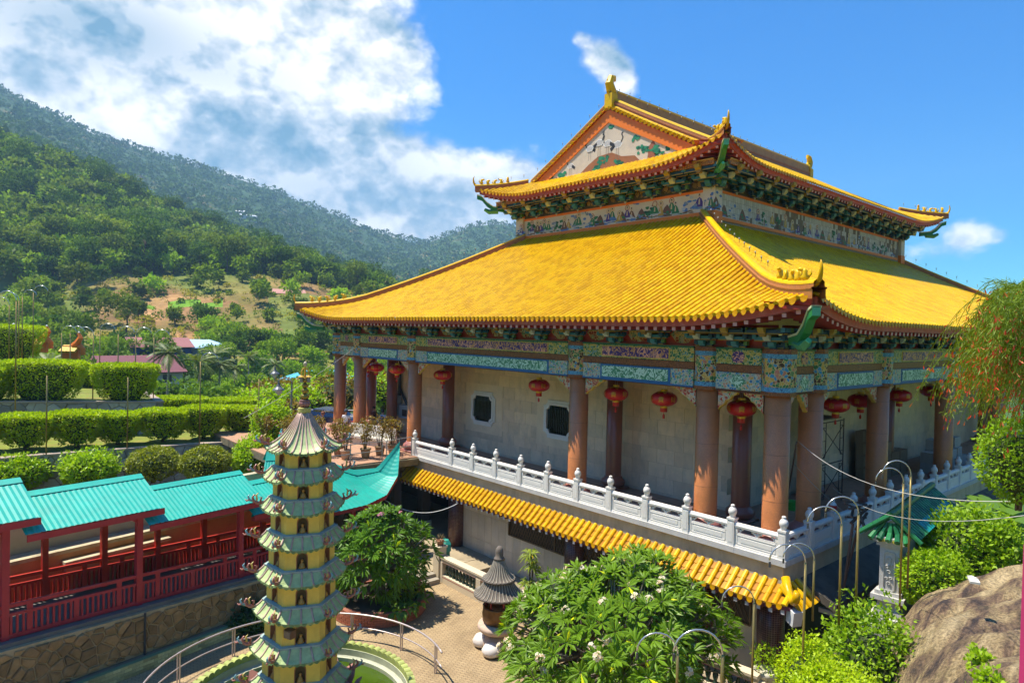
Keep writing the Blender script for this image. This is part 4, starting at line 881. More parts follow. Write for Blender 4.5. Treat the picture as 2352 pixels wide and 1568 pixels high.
# main ridge
b = MB(); b.box(VX - .1, 51.4, RYm - .2, RYm + .2, fz(8.28) - .3, fz(8.28) + .25, (.33, .12, .035)); b.box(VX - .1, 51.4, RYm - .24, RYm + .24, fz(8.28) + .25, fz(8.28) + .34, (.40, .16, .04)); b.box(VX - .1, 51.4, RYm - .16, RYm + .16, fz(8.28) + .34, fz(8.28) + .78, (.40, .19, .03))
mr = b.build('main_ridge', mat('ridge_paint', (1, 1, 1), .45, .25, 3, attr=True), ur)
b = MB(YC[2]); b.tube([(VX - .1, RYm, fz(8.28) + .80), (51.4, RYm, fz(8.28) + .80)], .17, 8); b.build('ridge_cap', M_tile, mr)
bulbs([np.array((VX + .5, RYm, fz(8.28) + .3)), np.array((51, RYm, fz(8.28) + .3))], .9, .65)
def chiwen(x, f):
    z = fz(8.28) + .1; b = MB(YC[3])
    b.box(x - .24, x + .24, RYm - .26, RYm + .26, z - .35, z + .55)
    b.tube([(x + f * .25, RYm, z + .5), (x, RYm, z + .75), (x - f * .16, RYm, z + 1.1), (x - f * .02, RYm, z + 1.45), (x + f * .2, RYm, z + 1.5), (x + f * .25, RYm, z + 1.3)], [.24, .27, .24, .19, .15, .09], 8)
    for q in range(4): b.tube([(x - f * .2, RYm, z + .6 + .2 * q), (x - f * .36, RYm, z + .66 + .2 * q)], [.09, .02], 5)
    b.tube([(x + f * .2, RYm, z + .62), (x + f * .42, RYm, z + .78), (x + f * .4, RYm, z + .62)], [.1, .08, .02], 5); b.build('ridge_dragon', M_tile, ur)
chiwen(VX + .1, 1); chiwen(51.2, -1)
tag(bul.build('ridge_bulbs', paint(), ur), kind='stuff')
# ================================================================ podium under the hall
X0, Y0 = 18.59, 9.15
M_conc = mat('stained_plaster', (.58, .46, .29), .8, .16, 1.5, dirt=(.26, .2, .13), dscale=1.6, damt=.65, streak=.35, geo=True)
M_slab = mat('pale_stone_slab', (.52, .50, .47), .6, .12, 4, dirt=(.38, .36, .33), dscale=2.5, damt=.5, geo=True)
pod = thing('temple_podium', 'cream plastered podium with marble walls and a narrow yellow tiled skirt roof', 'podium', (X0, Y0, -4.3))
b = MB(); b.box(X0 + .12, 60, Y0 + .12, 41, -1.0, -.05); b.build('upper_wall', M_conc, pod)
b = MB(); b.box(X0 + .5, 60, Y0 + .5, 41, -.05, .004); b.build('terrace_floor', M_floor, pod)
# kerb stones
kb = MB(); y = Y0; L_ = 1.65
while y < 29.2: kb = MB(); kb.box(X0, X0 + .6, y + .003, min(y + L_, 29.25) - .003, -.17, .006); kb.build('kerb_stone', M_slab, pod); y += L_
x = X0 + .605
while x < 44: kb = MB(); kb.box(x + .003, x + L_ - .003, Y0, Y0 + .6, -.17, .006); kb.build('kerb_stone', M_slab, pod); x += L_
# lower marble wall
b = MB(); b.box(19.42, 19.7, 9.95, 26.0, -4.6, -.9); lw_ = b.build('lower_wall', mat('marble_joint'), pod)
M_marb2 = mat('grey_marble_panel', (.60, .52, .40), .35, .14, 1.1, rand=.16, dirt=(.34, .36, .34), dscale=1.5, damt=.5, geo=True, streak=.3)
g = newrng(8); pm = MB(); pm.box(-.012, 0, .006, .494, .006, 1.21); pme = pm.mesh('marble_panel', M_marb2)
for j in range(3):
    for i in range(32):
        inst(pme, 'marble_panel', lw_, (19.42 - X0 - .001, 9.98 + i * .5 - Y0, -4.55 + j * 1.22 + 4.3 + (.0 if i % 2 else 0)))
# long lattice window
b = MB((.035, .022, .012)); b.box(19.37, 19.41, 10.6, 22.2, -2.55, -1.35); lat = b.build('lattice_window', paint(), pod)
b = MB((.16, .10, .05))
for s in np.arange(10.6, 22.2, .16):
    for sg in (-1, 1):
        a, c = s, s + sg * .6
        if 10.6 <= min(a, c) and max(a, c) <= 22.2: b.bar((19.35, a, -2.54), (19.35, c, -1.36), .014)
for z in (-2.56, -1.36): b.bar((19.345, 10.6, z), (19.345, 22.2, z), .05)
for s in np.arange(10.6, 22.3, 2.9): b.bar((19.34, s, -2.56), (19.34, s, -1.36), .05)
tag(b.build('lattice', paint(), lat), kind='stuff')
# tiled pillars
def mosaic(name, col, gr, sc_):
    if name in MATS: return MATS[name]
    M = bpy.data.materials.new(name); M.use_nodes = True; t = NT(M.node_tree); bs = t.n['Principled BSDF']; tc = t.new('ShaderNodeTexCoord')
    sp = t.new('ShaderNodeSeparateXYZ'); t.l.new(tc.outputs['Object'], sp.inputs[0]); an = t.math('MULTIPLY', t.math('ARCTAN2', sp.outputs[1], sp.outputs[0]), sc_ * .36)
    u = t.math('FRACT', an); v = t.math('FRACT', t.math('MULTIPLY', sp.outputs[2], sc_)); k = t.math('MAXIMUM', t.math('LESS_THAN', u, .13), t.math('LESS_THAN', v, .13))
    c = t.mix(k, col, gr); f = t.noise(tc.outputs['Object'], 6, 4); c = t.mix(1, c, t.ramp(f, [(.3, (.75,) * 3), (.7, (1.2,) * 3)]), 'MULTIPLY')
    t.l.new(c, bs.inputs['Base Color']); bs.inputs['Roughness'].default_value = .3; MATS[name] = M; return M
pb = MB(); pb.lathe([(.40, 0), (.40, 3.55)], n=24); pil = pb.mesh('tiled_pillar', mosaic('maroon_mosaic', (.075, .022, .020), (.28, .16, .11), 15), True)
for y in (9.88, 12.28, 18.1, 26.0): inst(pil, 'tiled_pillar', pod, (19.25 - X0, y - Y0, -4.6 + 4.3))
# dark open hall under the terrace at the far end
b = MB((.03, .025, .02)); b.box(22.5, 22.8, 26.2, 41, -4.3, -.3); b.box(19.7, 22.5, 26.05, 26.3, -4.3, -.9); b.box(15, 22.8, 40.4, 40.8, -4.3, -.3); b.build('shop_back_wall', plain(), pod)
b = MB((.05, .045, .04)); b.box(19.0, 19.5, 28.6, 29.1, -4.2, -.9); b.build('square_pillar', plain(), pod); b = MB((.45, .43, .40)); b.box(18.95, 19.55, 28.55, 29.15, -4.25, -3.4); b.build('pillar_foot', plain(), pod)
# skirt roof
sk = thing('skirt_roof', None, None); sk.parent = pod
class Skirt:
    soff, soz = .3, -.12
    def point(q, side, s, wd_):
        c = max(0., 1 - max(0, s - 8.75) / 1.5) ** 2; return np.array([18.06 + wd_ - .05 * c, s, -1.16 + wd_ * .82 + .16 * c * (1 - wd_)])
S1 = Skirt(); T, Pn = [], []; SP = .305
tile_rows(S1, 'L', (8.85, 29.4), SP, lambda s: .62 if s > 9.2 else max(.2, (s - 8.6) * 1.0), .22, T, Pn)
TVs = TV.copy(); TV[:, 1:] *= 1.0; bake_tiles(T, Pn, sk, 'skirt_tiles', 280, newrng(4)); TV[:, :] = TVs
b = MB(); drip_edge(S1, 'L', 8.85, 29.4, SP, b); tag(b.build('drip_tiles', M_tile, sk), kind='stuff')
M_mauve = mat('mauve_fascia', (.20, .055, .085), .6, .2, 3)
b = MB(); b.strip([[S1.point('L', s, .04) - np.array([0, 0, .06]), S1.point('L', s, .04) - np.array([0, 0, .17]), S1.point('L', s, .62) - np.array([0, 0, .35])] for s in np.linspace(8.72, 29.5, 70)]); b.build('fascia', M_mauve, sk)
b = MB()
for s in np.arange(8.95, 29.4, .37): p = S1.point('L', s, .1); b.box(p[0] - .02, p[0] + .45, s - .05, s + .05, p[2] - .34, p[2] - .22, (.24, .06, .08)); b.box(p[0] - .035, p[0] - .02, s - .055, s + .055, p[2] - .345, p[2] - .215, (.66, .62, .64))
tag(b.build('rafter_ends', paint(), sk), kind='stuff')
b = MB((.62, .61, .6)); b.hexa([(18.02, 8.62, -1.55), (18.3, 8.5, -1.55), (18.5, 8.8, -1.5), (18.2, 8.9, -1.5), (17.95, 8.55, -1.12), (18.25, 8.42, -1.12), (18.5, 8.8, -1.1), (18.2, 8.9, -1.1)]); b.build('corner_bracket', plain(), sk)
b = MB(YC[2]); b.tube([(18.62, 9.15, -.45), (18.45, 8.98, -.72), (18.25, 8.8, -.86), (18.05, 8.62, -.84), (17.93, 8.5, -.72), (17.9, 8.47, -.56), (17.97, 8.54, -.50)], [.13, .13, .12, .12, .11, .1, .05], 8); b.build('ridge_curl', M_tile, sk, True)
T, Pn = [], []
class Skirt2:
    soff, soz = .3, -.12
    def point(q, side, s, wd_): return np.array([s, 8.55 + wd_, -1.16 + wd_ * .82])
tile_rows(Skirt2(), 'R', (18.3, 19.5), SP, lambda s: .6, .22, T, Pn); bake_tiles(T, Pn, sk, 'return_tiles', 0)
# bare concrete ledge along the right side
M_wet = mat('weathered_concrete', (.10, .085, .065), .9, .4, 1.3, dirt=(.035, .03, .025), dscale=2.2, damt=.8, bump=.2, geo=True)
b = MB(); b.hexa([(19.7, 8.15, -1.45), (44, 8.15, -1.45), (44, 9.3, -1.0), (19.7, 9.3, -1.0), (19.7, 8.15, -1.22), (44, 8.15, -1.22), (44, 9.3, -.75), (19.7, 9.3, -.75)]); b.build('concrete_ledge', M_wet, pod)
b = MB((.4, .38, .34))
for s in np.arange(19.8, 40, .5): b.box(s, s + .12, 8.2, 8.7, -1.6, -1.47)
tag(b.build('ledge_brackets', plain(), pod), kind='stuff')
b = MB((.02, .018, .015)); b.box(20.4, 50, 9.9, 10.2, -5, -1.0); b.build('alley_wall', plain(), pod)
# ================================================================ marble balustrade
bal = thing('marble_balustrade', 'white carved marble balustrade with knobbed posts round the temple terrace', 'balustrade', (X0, Y0, 0))
b = MB(); b.box(-.115, .115, -.115, .115, 0, .82); b.box(-.13, .13, -.13, .13, .80, .86)
for sx in (-1, 1): b.box(sx * .117 - .004, sx * .117 + .004, -.07, .07, .12, .72); b.box(-.07, .07, sx * .117 - .004, sx * .117 + .004, .12, .72)
pst = b.mesh('post', M_white)
b = MB(); b.lathe([(.07, .86), (.10, .89), (.085, .92), (.10, .95), (.125, 1.01), (.13, 1.07), (.11, 1.13), (.07, 1.18), (.05, 1.20), (.065, 1.225), (.06, 1.25), (.03, 1.27)], n=12); fin = b.mesh('post_finial', M_white, True)
def panelset(L):
    h = L - .23; a = MB(); a.box(-.065, .065, 0, h, .02, .44); a.box(-.085, .085, 0, h, 0, .06)
    for sx in (-1, 1):
        for y0, y1, z0, z1 in ((.08, h - .08, .36, .385), (.08, h - .08, .10, .125), (.08, .1, .10, .385), (h - .1, h - .08, .10, .385), (.2, h - .2, .17, .31)): a.box(sx * .068 - .006, sx * .068 + .006, y0, y1, z0, z1)
    r = MB(); r.prism([(-.085, .60), (.085, .60), (.095, .66), (.07, .72), (0, .745), (-.07, .72), (-.095, .66)], lambda u, v, t: (u, t, v), 0, h); r.box(-.07, .07, 0, .10, .44, .6); r.box(-.07, .07, h - .10, h, .44, .6)
    c = MB()
    for y, k in ((h * .5, 1), (.16, .6), (h - .16, .6)):
        for dy, dz, q in ((-.13, .55, .05), (-.05, .52, .055), (.05, .52, .055), (.13, .55, .05), (0, .47, .05), (-.08, .58, .045), (.08, .58, .045)):
            c.lathe([(.01, -q * k), (q * k, -q * .4 * k), (q * k, q * .4 * k), (.01, q * k)], (0, y + dy * k, dz), 7, sx=.8)
    return a.mesh('panel', M_white), r.mesh('handrail', M_white), c.mesh('cloud_carving', M_white, True)
def run(pts, left, skip=False):
    for i, p in enumerate(pts):
        if not (skip and i == 0): o = inst(pst, 'post', bal, ((.16, p - Y0, .006) if left else (p - X0, .16, .006))); inst(fin, 'post_finial', o)
        if i + 1 < len(pts):
            L = pts[i + 1] - p
            if round(L, 2) not in PS: PS[round(L, 2)] = panelset(L)
            for me in PS[round(L, 2)]:
                q = inst(me, me.name, bal, ((.16, p + .115 - Y0, .006) if left else (p + .115 - X0, .16, .006)), 0 if left else R(-90))
PS = {}
lp_ = [Y0 + .16 + 1.646 * i for i in range(11)] + [29.02]
run(lp_, True); rp_ = [X0 + .16 + 1.62 * i for i in range(16)]; run(rp_, False, True)
b = MB(); b.box(-.06, .06, -.06, .06, 0, .74); inst(b.mesh('mid_post', M_white), 'mid_post', bal, (.16, 27.35 - Y0, .006))
b = MB((.45, .03, .02)); b.lathe([(.135, .98), (.14, 1.1)], (rp_[2], Y0 + .16, 0), 12); b.build('red_ribbon', paint(), bal)
# ================================================================ lanterns
M_lan = mat('red_silk', (.62, .012, .008), .38, .12, 4, coat=.2); M_lg = mat('gold_foil', (.80, .50, .03), .35, .15, 12, metal=.35)
def textmesh(s, name, size, m):
    cu = bpy.data.curves.new(name, 'FONT'); cu.body = s; cu.size = size; cu.align_x = 'CENTER'; cu.align_y = 'CENTER'; cu.resolution_u = 2
    o = bpy.data.objects.new(name, cu); COL.objects.link(o); dg = bpy.context.evaluated_depsgraph_get(); me = bpy.data.meshes.new_from_object(o.evaluated_get(dg)); bpy.data.objects.remove(o); bpy.data.curves.remove(cu)
    me.name = name; me.materials.clear(); me.materials.append(m); return me
lan = thing('red_lantern', 'red lantern', 'lantern'); RL = .46; HL = .27
prof = [(RL * math.sqrt(max(0.06, 1 - abs(t) ** 2.3)), HL * t) for t in np.linspace(-1, 1, 15)]
b = MB(); n = 24; vs = []
for r, z in prof:
    for j in range(n): a = 2 * math.pi * j / n; q = r * (1 + (.018 if j % 2 else -.018)); vs.append((q * math.cos(a), q * math.sin(a), z))
b.add(vs, [(i * n + j, i * n + (j + 1) % n, (i + 1) * n + (j + 1) % n, (i + 1) * n + j) for i in range(14) for j in range(n)]); b.build('lantern_body', M_lan, lan, True)
b = MB(); b.lathe([(.12, HL - .02), (.12, HL + .07)], n=14)
for j in range(8):
    a = j * math.pi / 4
    for sg in (1, -1):
        p = [(q * math.cos(a + e), q * math.sin(a + e), sg * (HL * (1 - (q / RL) ** 2.3) ** (1 / 2.3) + .006) if q < RL else 0) for q, e in ((.12, -.39), (.12, .39), (.24, .36), (.31, .12), (.34, 0), (.31, -.12), (.24, -.36))]
        b.add(p, [tuple(range(7))])
b.build('gold_petals', M_lg, lan)
b = MB((.75, .5, .05)); b.lathe([(.13, -HL - .05), (.13, -HL + .02)], n=14); b.build('bottom_ring', M_lg, lan)
b = MB(); b.lathe([(.125, -HL - .19), (.13, -HL - .05)], n=14); b.build('fringe', M_lan, lan)
b = MB(); b.lathe([(.008, -HL - .26), (.008, -HL - .1)], n=5); b.lathe([(.012, -HL - .44), (.04, -HL - .42), (.04, -HL - .32), (.02, -HL - .27)], n=7); b.build('tassel', M_lan, lan)
b = MB((.4, .4, .4)); b.tube([(-.06, 0, HL + .07), (-.06, 0, HL + .34)], .006, 4); b.tube([(.06, 0, HL + .07), (.06, 0, HL + .34)], .006, 4); b.build('hanging_wire', paint(), lan)
for j, ch in enumerate('吉貴財富'):
    me = textmesh(ch, 'gold_character', .21, M_lg); a = R(207) + (j - 1) * math.pi / 3.2
    for v in me.vertices:
        th_ = a + v.co.x / RL; z = v.co.y; r = RL * (max(.05, 1 - abs(z / HL) ** 2.3)) ** .5 * 1.02 + .008; v.co = (r * math.cos(th_), r * math.sin(th_), z)
    inst(me, 'gold_character', lan)
LAN = [(20.2, 11.59, 4.10, 'red lantern nearest the corner column, under the left-hand eave'), (20.2, 14.69, 4.13, 'red lantern hanging before the marble wall, right of two in the second bay'), (20.2, 16.96, 4.12, 'red lantern in front of a dark inner column, left of two in the second bay'), (20.2, 21.36, 4.11, 'red lantern above the right-hand barred window'), (20.2, 28.74, 4.09, 'red lantern left of the left-hand barred window'), (20.2, 33.31, 4.12, 'red lantern hanging above the grey switch cabinet'), (20.2, 35.72, 4.10, 'red lantern between the two dark columns near the far left corner'), (20.9, 38.0, 4.06, 'red lantern half hidden by the leftmost columns'),
       (25.53, 10.8, 3.98, 'red lantern left of the scaffold on the shaded right side'), (27.79, 10.8, 4.03, 'red lantern above the scaffold on the shaded right side'), (31.92, 10.8, 4.04, 'red lantern half behind the third right-hand column'), (35.99, 10.8, 4.06, 'farthest red lantern on the shaded right side')]
for i, (x, y, z, lb) in enumerate(LAN):
    o = lan if i == 0 else copy_tree(lan); o.location = (x, y, z); o.rotation_euler.z = (rnd.uniform(-.25, .25) if i < 8 else .6); tag(o, lb, 'lantern', 'red lanterns under the temple eaves'); o.scale = (1.03,) * 3
# grey switch cabinet on the wall and other gallery things
cab = thing('switch_cabinet', 'grey metal electrical switch cabinet with cables on the marble wall', 'cabinet', (22.1, 35.2, 1.1))
b = MB((.36, .42, .44)); b.box(21.75, 22.15, 35.95, 36.85, 1.05, 2.3); b.build('cabinet_body', paint(), cab); b = MB((.34, .40, .42)); b.box(21.9, 22.15, 34.6, 35.85, .95, 1.75); b.build('meter_box', paint(), cab)
for y0, y1, z0, z1 in ((36.02, 36.4, 1.7, 2.25), (36.44, 36.8, 1.7, 2.25), (36.02, 36.8, 1.1, 1.64)): b = MB((.42, .48, .5)); b.box(21.72, 21.75, y0, y1, z0, z1); d = b.build('cabinet_door', paint(), cab); b = MB((.03, .03, .03)); b.box(21.70, 21.72, (y0 + y1) / 2, (y0 + y1) / 2 + .05, (z0 + z1) / 2 - .1, (z0 + z1) / 2 + .1); b.build('handle', paint(), d)
b = MB((.03, .03, .03)); b.box(21.87, 21.9, 34.9, 35.4, 1.1, 1.5)
for k in range(5): b.tube([(22.1, 36.3 - k * .08, 2.3), (22.1, 36.2 - k * .05, 3.4), (22.12, 36.2 - k * .05, 5.8)], .035, 5)
for k in range(4): b.tube([(22.1, 36.1, 2.9), (22.05, 35.7 - k * .07, 2.3), (22.05, 35.2 - k * .1, 1.75)], .03, 5)
b.build('cables', paint(), cab)
def frame_tower(x, y, L, D, H, lb):
    o = thing('scaffold', lb, 'scaffold', (x, y, .006)); m_ = mat('rusty_steel', (.09, .04, .025), .7, .3, 6)
    for yy in (0, D):
        b = MB()
        for xx in (0, L):
            b.tube([(x + xx, y + yy, .006), (x + xx, y + yy, H)], .024, 6); s = 1 if xx == 0 else -1
            b.tube([(x + xx + s * .32, y + yy, H * .97), (x + xx + s * .32, y + yy, H * .62), (x + xx + s * .22, y + yy, H * .57), (x + xx, y + yy, H * .57)], .018, 5); b.tube([(x + xx + s * .32, y + yy, H * .47), (x + xx + s * .32, y + yy, H * .14), (x + xx + s * .22, y + yy, H * .09), (x + xx, y + yy, H * .09)], .018, 5)
            for z in np.linspace(.15, .92, 6): b.tube([(x + xx, y + yy, H * z), (x + xx + s * .32, y + yy, H * z)], .014, 5)
        for z in (.98, .49): b.tube([(x, y + yy, H * z), (x + L, y + yy, H * z)], .022, 6)
        b.build('frame', m_, o)
    for a, c in ((.55, .93), (.08, .46)):
        for s in (0, 1):
            b = MB(); b.tube([(x, y + D * s, H * a), (x + L, y + D * s, H * c)], .016, 5); b.tube([(x + L, y + D * s, H * a), (x, y + D * s, H * c)], .016, 5); b.build('cross_brace', m_, o)
    b = MB((.22, .17, .11)); b.box(x, x + L, y + .1, y + D - .1, H, H + .05); b.build('plank', plain(), o)
frame_tower(25.6, 11.3, 1.9, .9, 3.3, 'rusty steel scaffold frame standing in the shaded right-hand gallery')
b = MB((.05, .42, .04)); b.lathe([(.18, 0), (.24, .3), (.25, .33), (.23, .33), (.17, .03)], (24.4, 11.8, .006), 14, cap=False); b.box(24.25, 24.55, 11.65, 11.95, .006, .03); b.build('bucket', paint(), None, label='bright green plastic basin beside the inner column base', cat='basin')
bx = MB((.24, .15, .08)); bx.box(-.5, .5, -.4, .4, 0, .55); bx.box(-.51, .51, -.05, .05, .1, .56, (.32, .24, .14)); bme = bx.mesh('carton', plain()); bx = MB((.42, .38, .32)); bx.box(-.45, .45, -.4, .4, 0, .5); bme2 = bx.mesh('carton', plain())
k = 0; names = ['lowest', 'second', 'third', 'topmost']
for i in range(4):
    for j in range(4 - i if i < 2 else 2):
        o = inst(bme, 'carton', None, (32.6 + i * 1.05, 12.2 + .02 * j, .006 + .56 * j), rnd.uniform(-.06, .06)); tag(o, f'brown carton, {names[j]} in the {["first","second","third","last"][i]} stack against the shaded wall', 'carton', 'cartons in the right gallery')
for i in range(5):
    for j in range([2, 3, 2, 3, 1][i]):
        o = inst(bme2, 'carton', None, (36.9 + i * 1.0, 11.0 + rnd.uniform(-.1, .1), .006 + .51 * j), rnd.uniform(-.1, .1)); tag(o, f'pale carton, {names[j]} in the {["first","second","third","fourth","last"][i]} pale stack behind the far balustrade', 'carton', 'cartons in the right gallery')
# ================================================================ courtyard
G0 = -4.3
def brickmat(name, c1, c2, mo, sc_, bw=.5, rh=.25, ms=.03, rz=0., rough=.8, bias=0.):
    M = bpy.data.materials.new(name); M.use_nodes = True; t = NT(M.node_tree); bs = t.n['Principled BSDF']; tc = t.new('ShaderNodeTexCoord'); mp = t.new('ShaderNodeMapping'); mp.inputs['Rotation'].default_value = (0, 0, rz); t.l.new(tc.outputs['Object'], mp.inputs[0])
    bt = t.new('ShaderNodeTexBrick'); bt.inputs['Scale'].default_value = sc_; bt.inputs['Brick Width'].default_value = bw; bt.inputs['Row Height'].default_value = rh; bt.inputs['Mortar Size'].default_value = ms
    for k, c in (('Color1', c1), ('Color2', c2), ('Mortar', mo)): bt.inputs[k].default_value = (*c, 1)
    bt.inputs['Bias'].default_value = bias; t.l.new(mp.outputs[0], bt.inputs[0]); f = t.noise(tc.outputs['Object'], .8, 7, .65); c = t.mix(1, bt.outputs[0], t.ramp(f, [(.3, (.72, .70, .68)), (.7, (1.18,) * 3)]), 'MULTIPLY')
    t.l.new(c, bs.inputs['Base Color']); bs.inputs['Roughness'].default_value = rough; bp = t.new('ShaderNodeBump'); bp.inputs['Strength'].default_value = .6; bp.inputs['Distance'].default_value = .01; bp.invert = True; t.l.new(bt.outputs['Fac'], bp.inputs['Height']); t.l.new(bp.outputs[0], bs.inputs['Normal']); MATS[name] = M; return M
# paving sheet with a round opening for the pond
PC = np.array([7.9, 17.95]); PR = 3.25
b = MB(); nseg = 72; ring = [(PC[0] + PR * math.cos(2 * math.pi * i / nseg), PC[1] + PR * math.sin(2 * math.pi * i / nseg), G0) for i in range(nseg)]
def sq(i):
    a = 2 * math.pi * i / nseg; c, s_ = math.cos(a), math.sin(a); x1, x0_, y1, y0_ = 21.9 - PC[0], -14 - PC[0], 29 - PC[1], -6 - PC[1]
    t = min([q for q in ((x1 / c) if c > 1e-6 else 1e9, (x0_ / c) if c < -1e-6 else 1e9, (y1 / s_) if s_ > 1e-6 else 1e9, (y0_ / s_) if s_ < -1e-6 else 1e9)]); return (PC[0] + c * t, PC[1] + s_ * t, G0)
b.strip([ring, [sq(i) for i in range(nseg)]], closed=True)
tag(b.build('courtyard_paving', brickmat('buff_pavers', (.40, .29, .155), (.345, .245, .13), (.18, .125, .07), 2.6, .52, .26, .022, R(14))), kind='structure')
# ---- pond
b = MB(); b.add([(PC[0] + 3.1 * math.cos(t), PC[1] + 3.1 * math.sin(t), G0 - .12) for t in np.linspace(0, 2 * math.pi, 48, endpoint=False)], [tuple(range(48))])
M_wat = mat('green_pond_water', (.045, .085, .005), .06, .3, .9, spec=.6, bump=.05, bscale=3); tag(b.build('pond_water', M_wat), kind='structure')
pw_ = thing('pond_wall', 'round pond wall edged with pale green rounded paddle stones', 'pond wall', (PC[0], PC[1], G0))
b = MB((.45, .46, .33)); b.lathe([(2.9, -.3), (2.9, .0), (2.98, .0), (2.98, -.05), (3.05, .02), (3.05, .22), (3.13, .22)], (PC[0], PC[1], G0), 72, cap=False); b.build('inner_kerb', plain(), pw_)
b = MB((.30, .33, .24)); b.lathe([(3.1, 0), (3.1, .30), (3.24, .30), (3.24, 0)], (PC[0], PC[1], G0 + .0), 72, cap=False); b.build('wall_core', plain(), pw_)
sp = MB(); pts = [(-.125, 0), (.125, 0), (.125, .30)] + [(.125 * math.cos(t), .30 + .10 * math.sin(t)) for t in np.linspace(0.3, math.pi - .3, 7)] + [(-.125, .30)]
sp.prism(pts, lambda u, v, h: (h, u, v), -.10, .10); sm = sp.mesh('paddle_stone', mat('mossy_green_stone', (.36, .40, .10), .7, .2, 5, rand=.15, dirt=(.30, .32, .22), dscale=6, damt=.5))
nS = 80
for i in range(nS):
    a = 2 * math.pi * i / nS; inst(sm, 'paddle_stone', pw_, (3.17 * math.cos(a), 3.17 * math.sin(a), .02), a)
M_rail = mat('painted_steel_rail', (.50, .42, .40), .35, .12, 6, metal=.4)
rl = thing('pond_railing', 'curved steel pipe railing round the pond', 'railing', (PC[0], PC[1], G0)); RR_ = 4.15
for z, r in ((.9, .03), (.45, .022)):
    b = MB(); b.tube([(PC[0] + RR_ * math.cos(t), PC[1] + RR_ * math.sin(t), G0 + z) for t in np.linspace(R(-20), R(215), 60)], r, 6); b.build('rail', M_rail, rl, True)
for t in np.linspace(R(-12), R(205), 9):
    p = (PC[0] + RR_ * math.cos(t), PC[1] + RR_ * math.sin(t)); b = MB(); b.tube([(p[0] - .03, p[1], G0), (p[0] - .03, p[1], G0 + .9)], .022, 6); b.tube([(p[0] + .04, p[1], G0), (p[0] + .04, p[1], G0 + .9)], .022, 6); b.build('rail_post', M_rail, rl)
# ================================================================ seven-storey garden pagoda
pg = thing('garden_pagoda', 'slender yellow hexagonal pagoda with stacked green tiled roofs rising from the pond', 'pagoda', (PC[0], PC[1], G0))
A0 = R(36.5); YW = mat('yellow_plaster', (.76, .56, .10), .7, .14, 2.5, dirt=(.40, .27, .06), dscale=2, damt=.4, streak=.3)
M_grt = mat('pale_green_tile', (.42, .52, .22), .5, .22, 5, dirt=(.13, .24, .10), dscale=3, damt=.6); M_mau = mat('mauve_tile', (.50, .34, .27), .6, .2, 8); M_rim = mat('teal_plaster', (.30, .40, .38), .7, .15, 4)
M_glass = mat('dusty_glass', (.055, .05, .035), .12, .35, 5, spec=.7); M_bud = mat('gilded_figure', (.42, .24, .05), .4, .2, 8, metal=.3); M_frm = mat('niche_frame', (.30, .13, .06), .7, .2, 5)
def hexdir(k): return A0 + k * math.pi / 3
def facept(k, rad, a, z):                       # face k between corner k and k+1; a along the face
    m_ = hexdir(k) + math.pi / 6; n_ = np.array([math.cos(m_), math.sin(m_)]); t_ = np.array([-n_[1], n_[0]]); q = PC + n_ * rad * math.cos(math.pi / 6) + t_ * a; return np.array([q[0], q[1], z])
EZ = [3.06, 2.26, 1.42, .48, -.48, -1.45, -2.5, -3.55]; ER = [1.06, 1.12, 1.16, 1.20, 1.26, 1.32, 1.38, 1.44]; BR = [.76, .81, .85, .89, .93, .97, 1.02, 1.05]
bl = MB(); bl.lathe([(.10, 0), (.12, .03), (.09, .06), (.085, .10), (.05, .15), (.03, .17), (.045, .2), (.045, .235), (.02, .265)], n=9, sx=.8); bud = bl.mesh('buddha_statue', M_bud, True)
def ornament(seed):
    g = random.Random(seed); b = MB(); C_ = [(.34, .12, .09), (.16, .33, .36), (.55, .42, .12), (.42, .16, .12)]
    b.tube([(-.05, 0, .0), (.10, 0, .02), (.2, 0, .08), (.24, 0, .2), (.19, 0, .28), (.13, 0, .24)], [.05, .055, .05, .04, .03, .015], 6, C_[0])
    b.tube([(.18, 0, .06), (.33, 0, .12), (.38, 0, .24), (.33, 0, .3)], [.04, .04, .03, .012], 6, C_[1]); b.tube([(.1, 0, .1), (.12, .03, .28), (.06, .02, .34)], [.035, .03, .012], 5, C_[2]); b.tube([(.3, 0, .14), (.42, .02, .1), (.47, .02, .16)], [.035, .03, .01], 5, C_[3]); b.tube([(0, 0, .06), (-.04, 0, .18), (.04, 0, .2)], [.035, .03, .01], 5, C_[0])
    return b.mesh('corner_ornament', mat('ceramic_shards', (1, 1, 1), .35, .2, 14, attr=True, coat=.3), True)
orn = [ornament(i) for i in range(2)]
bud_off = np.array([PC[0], PC[1], G0])
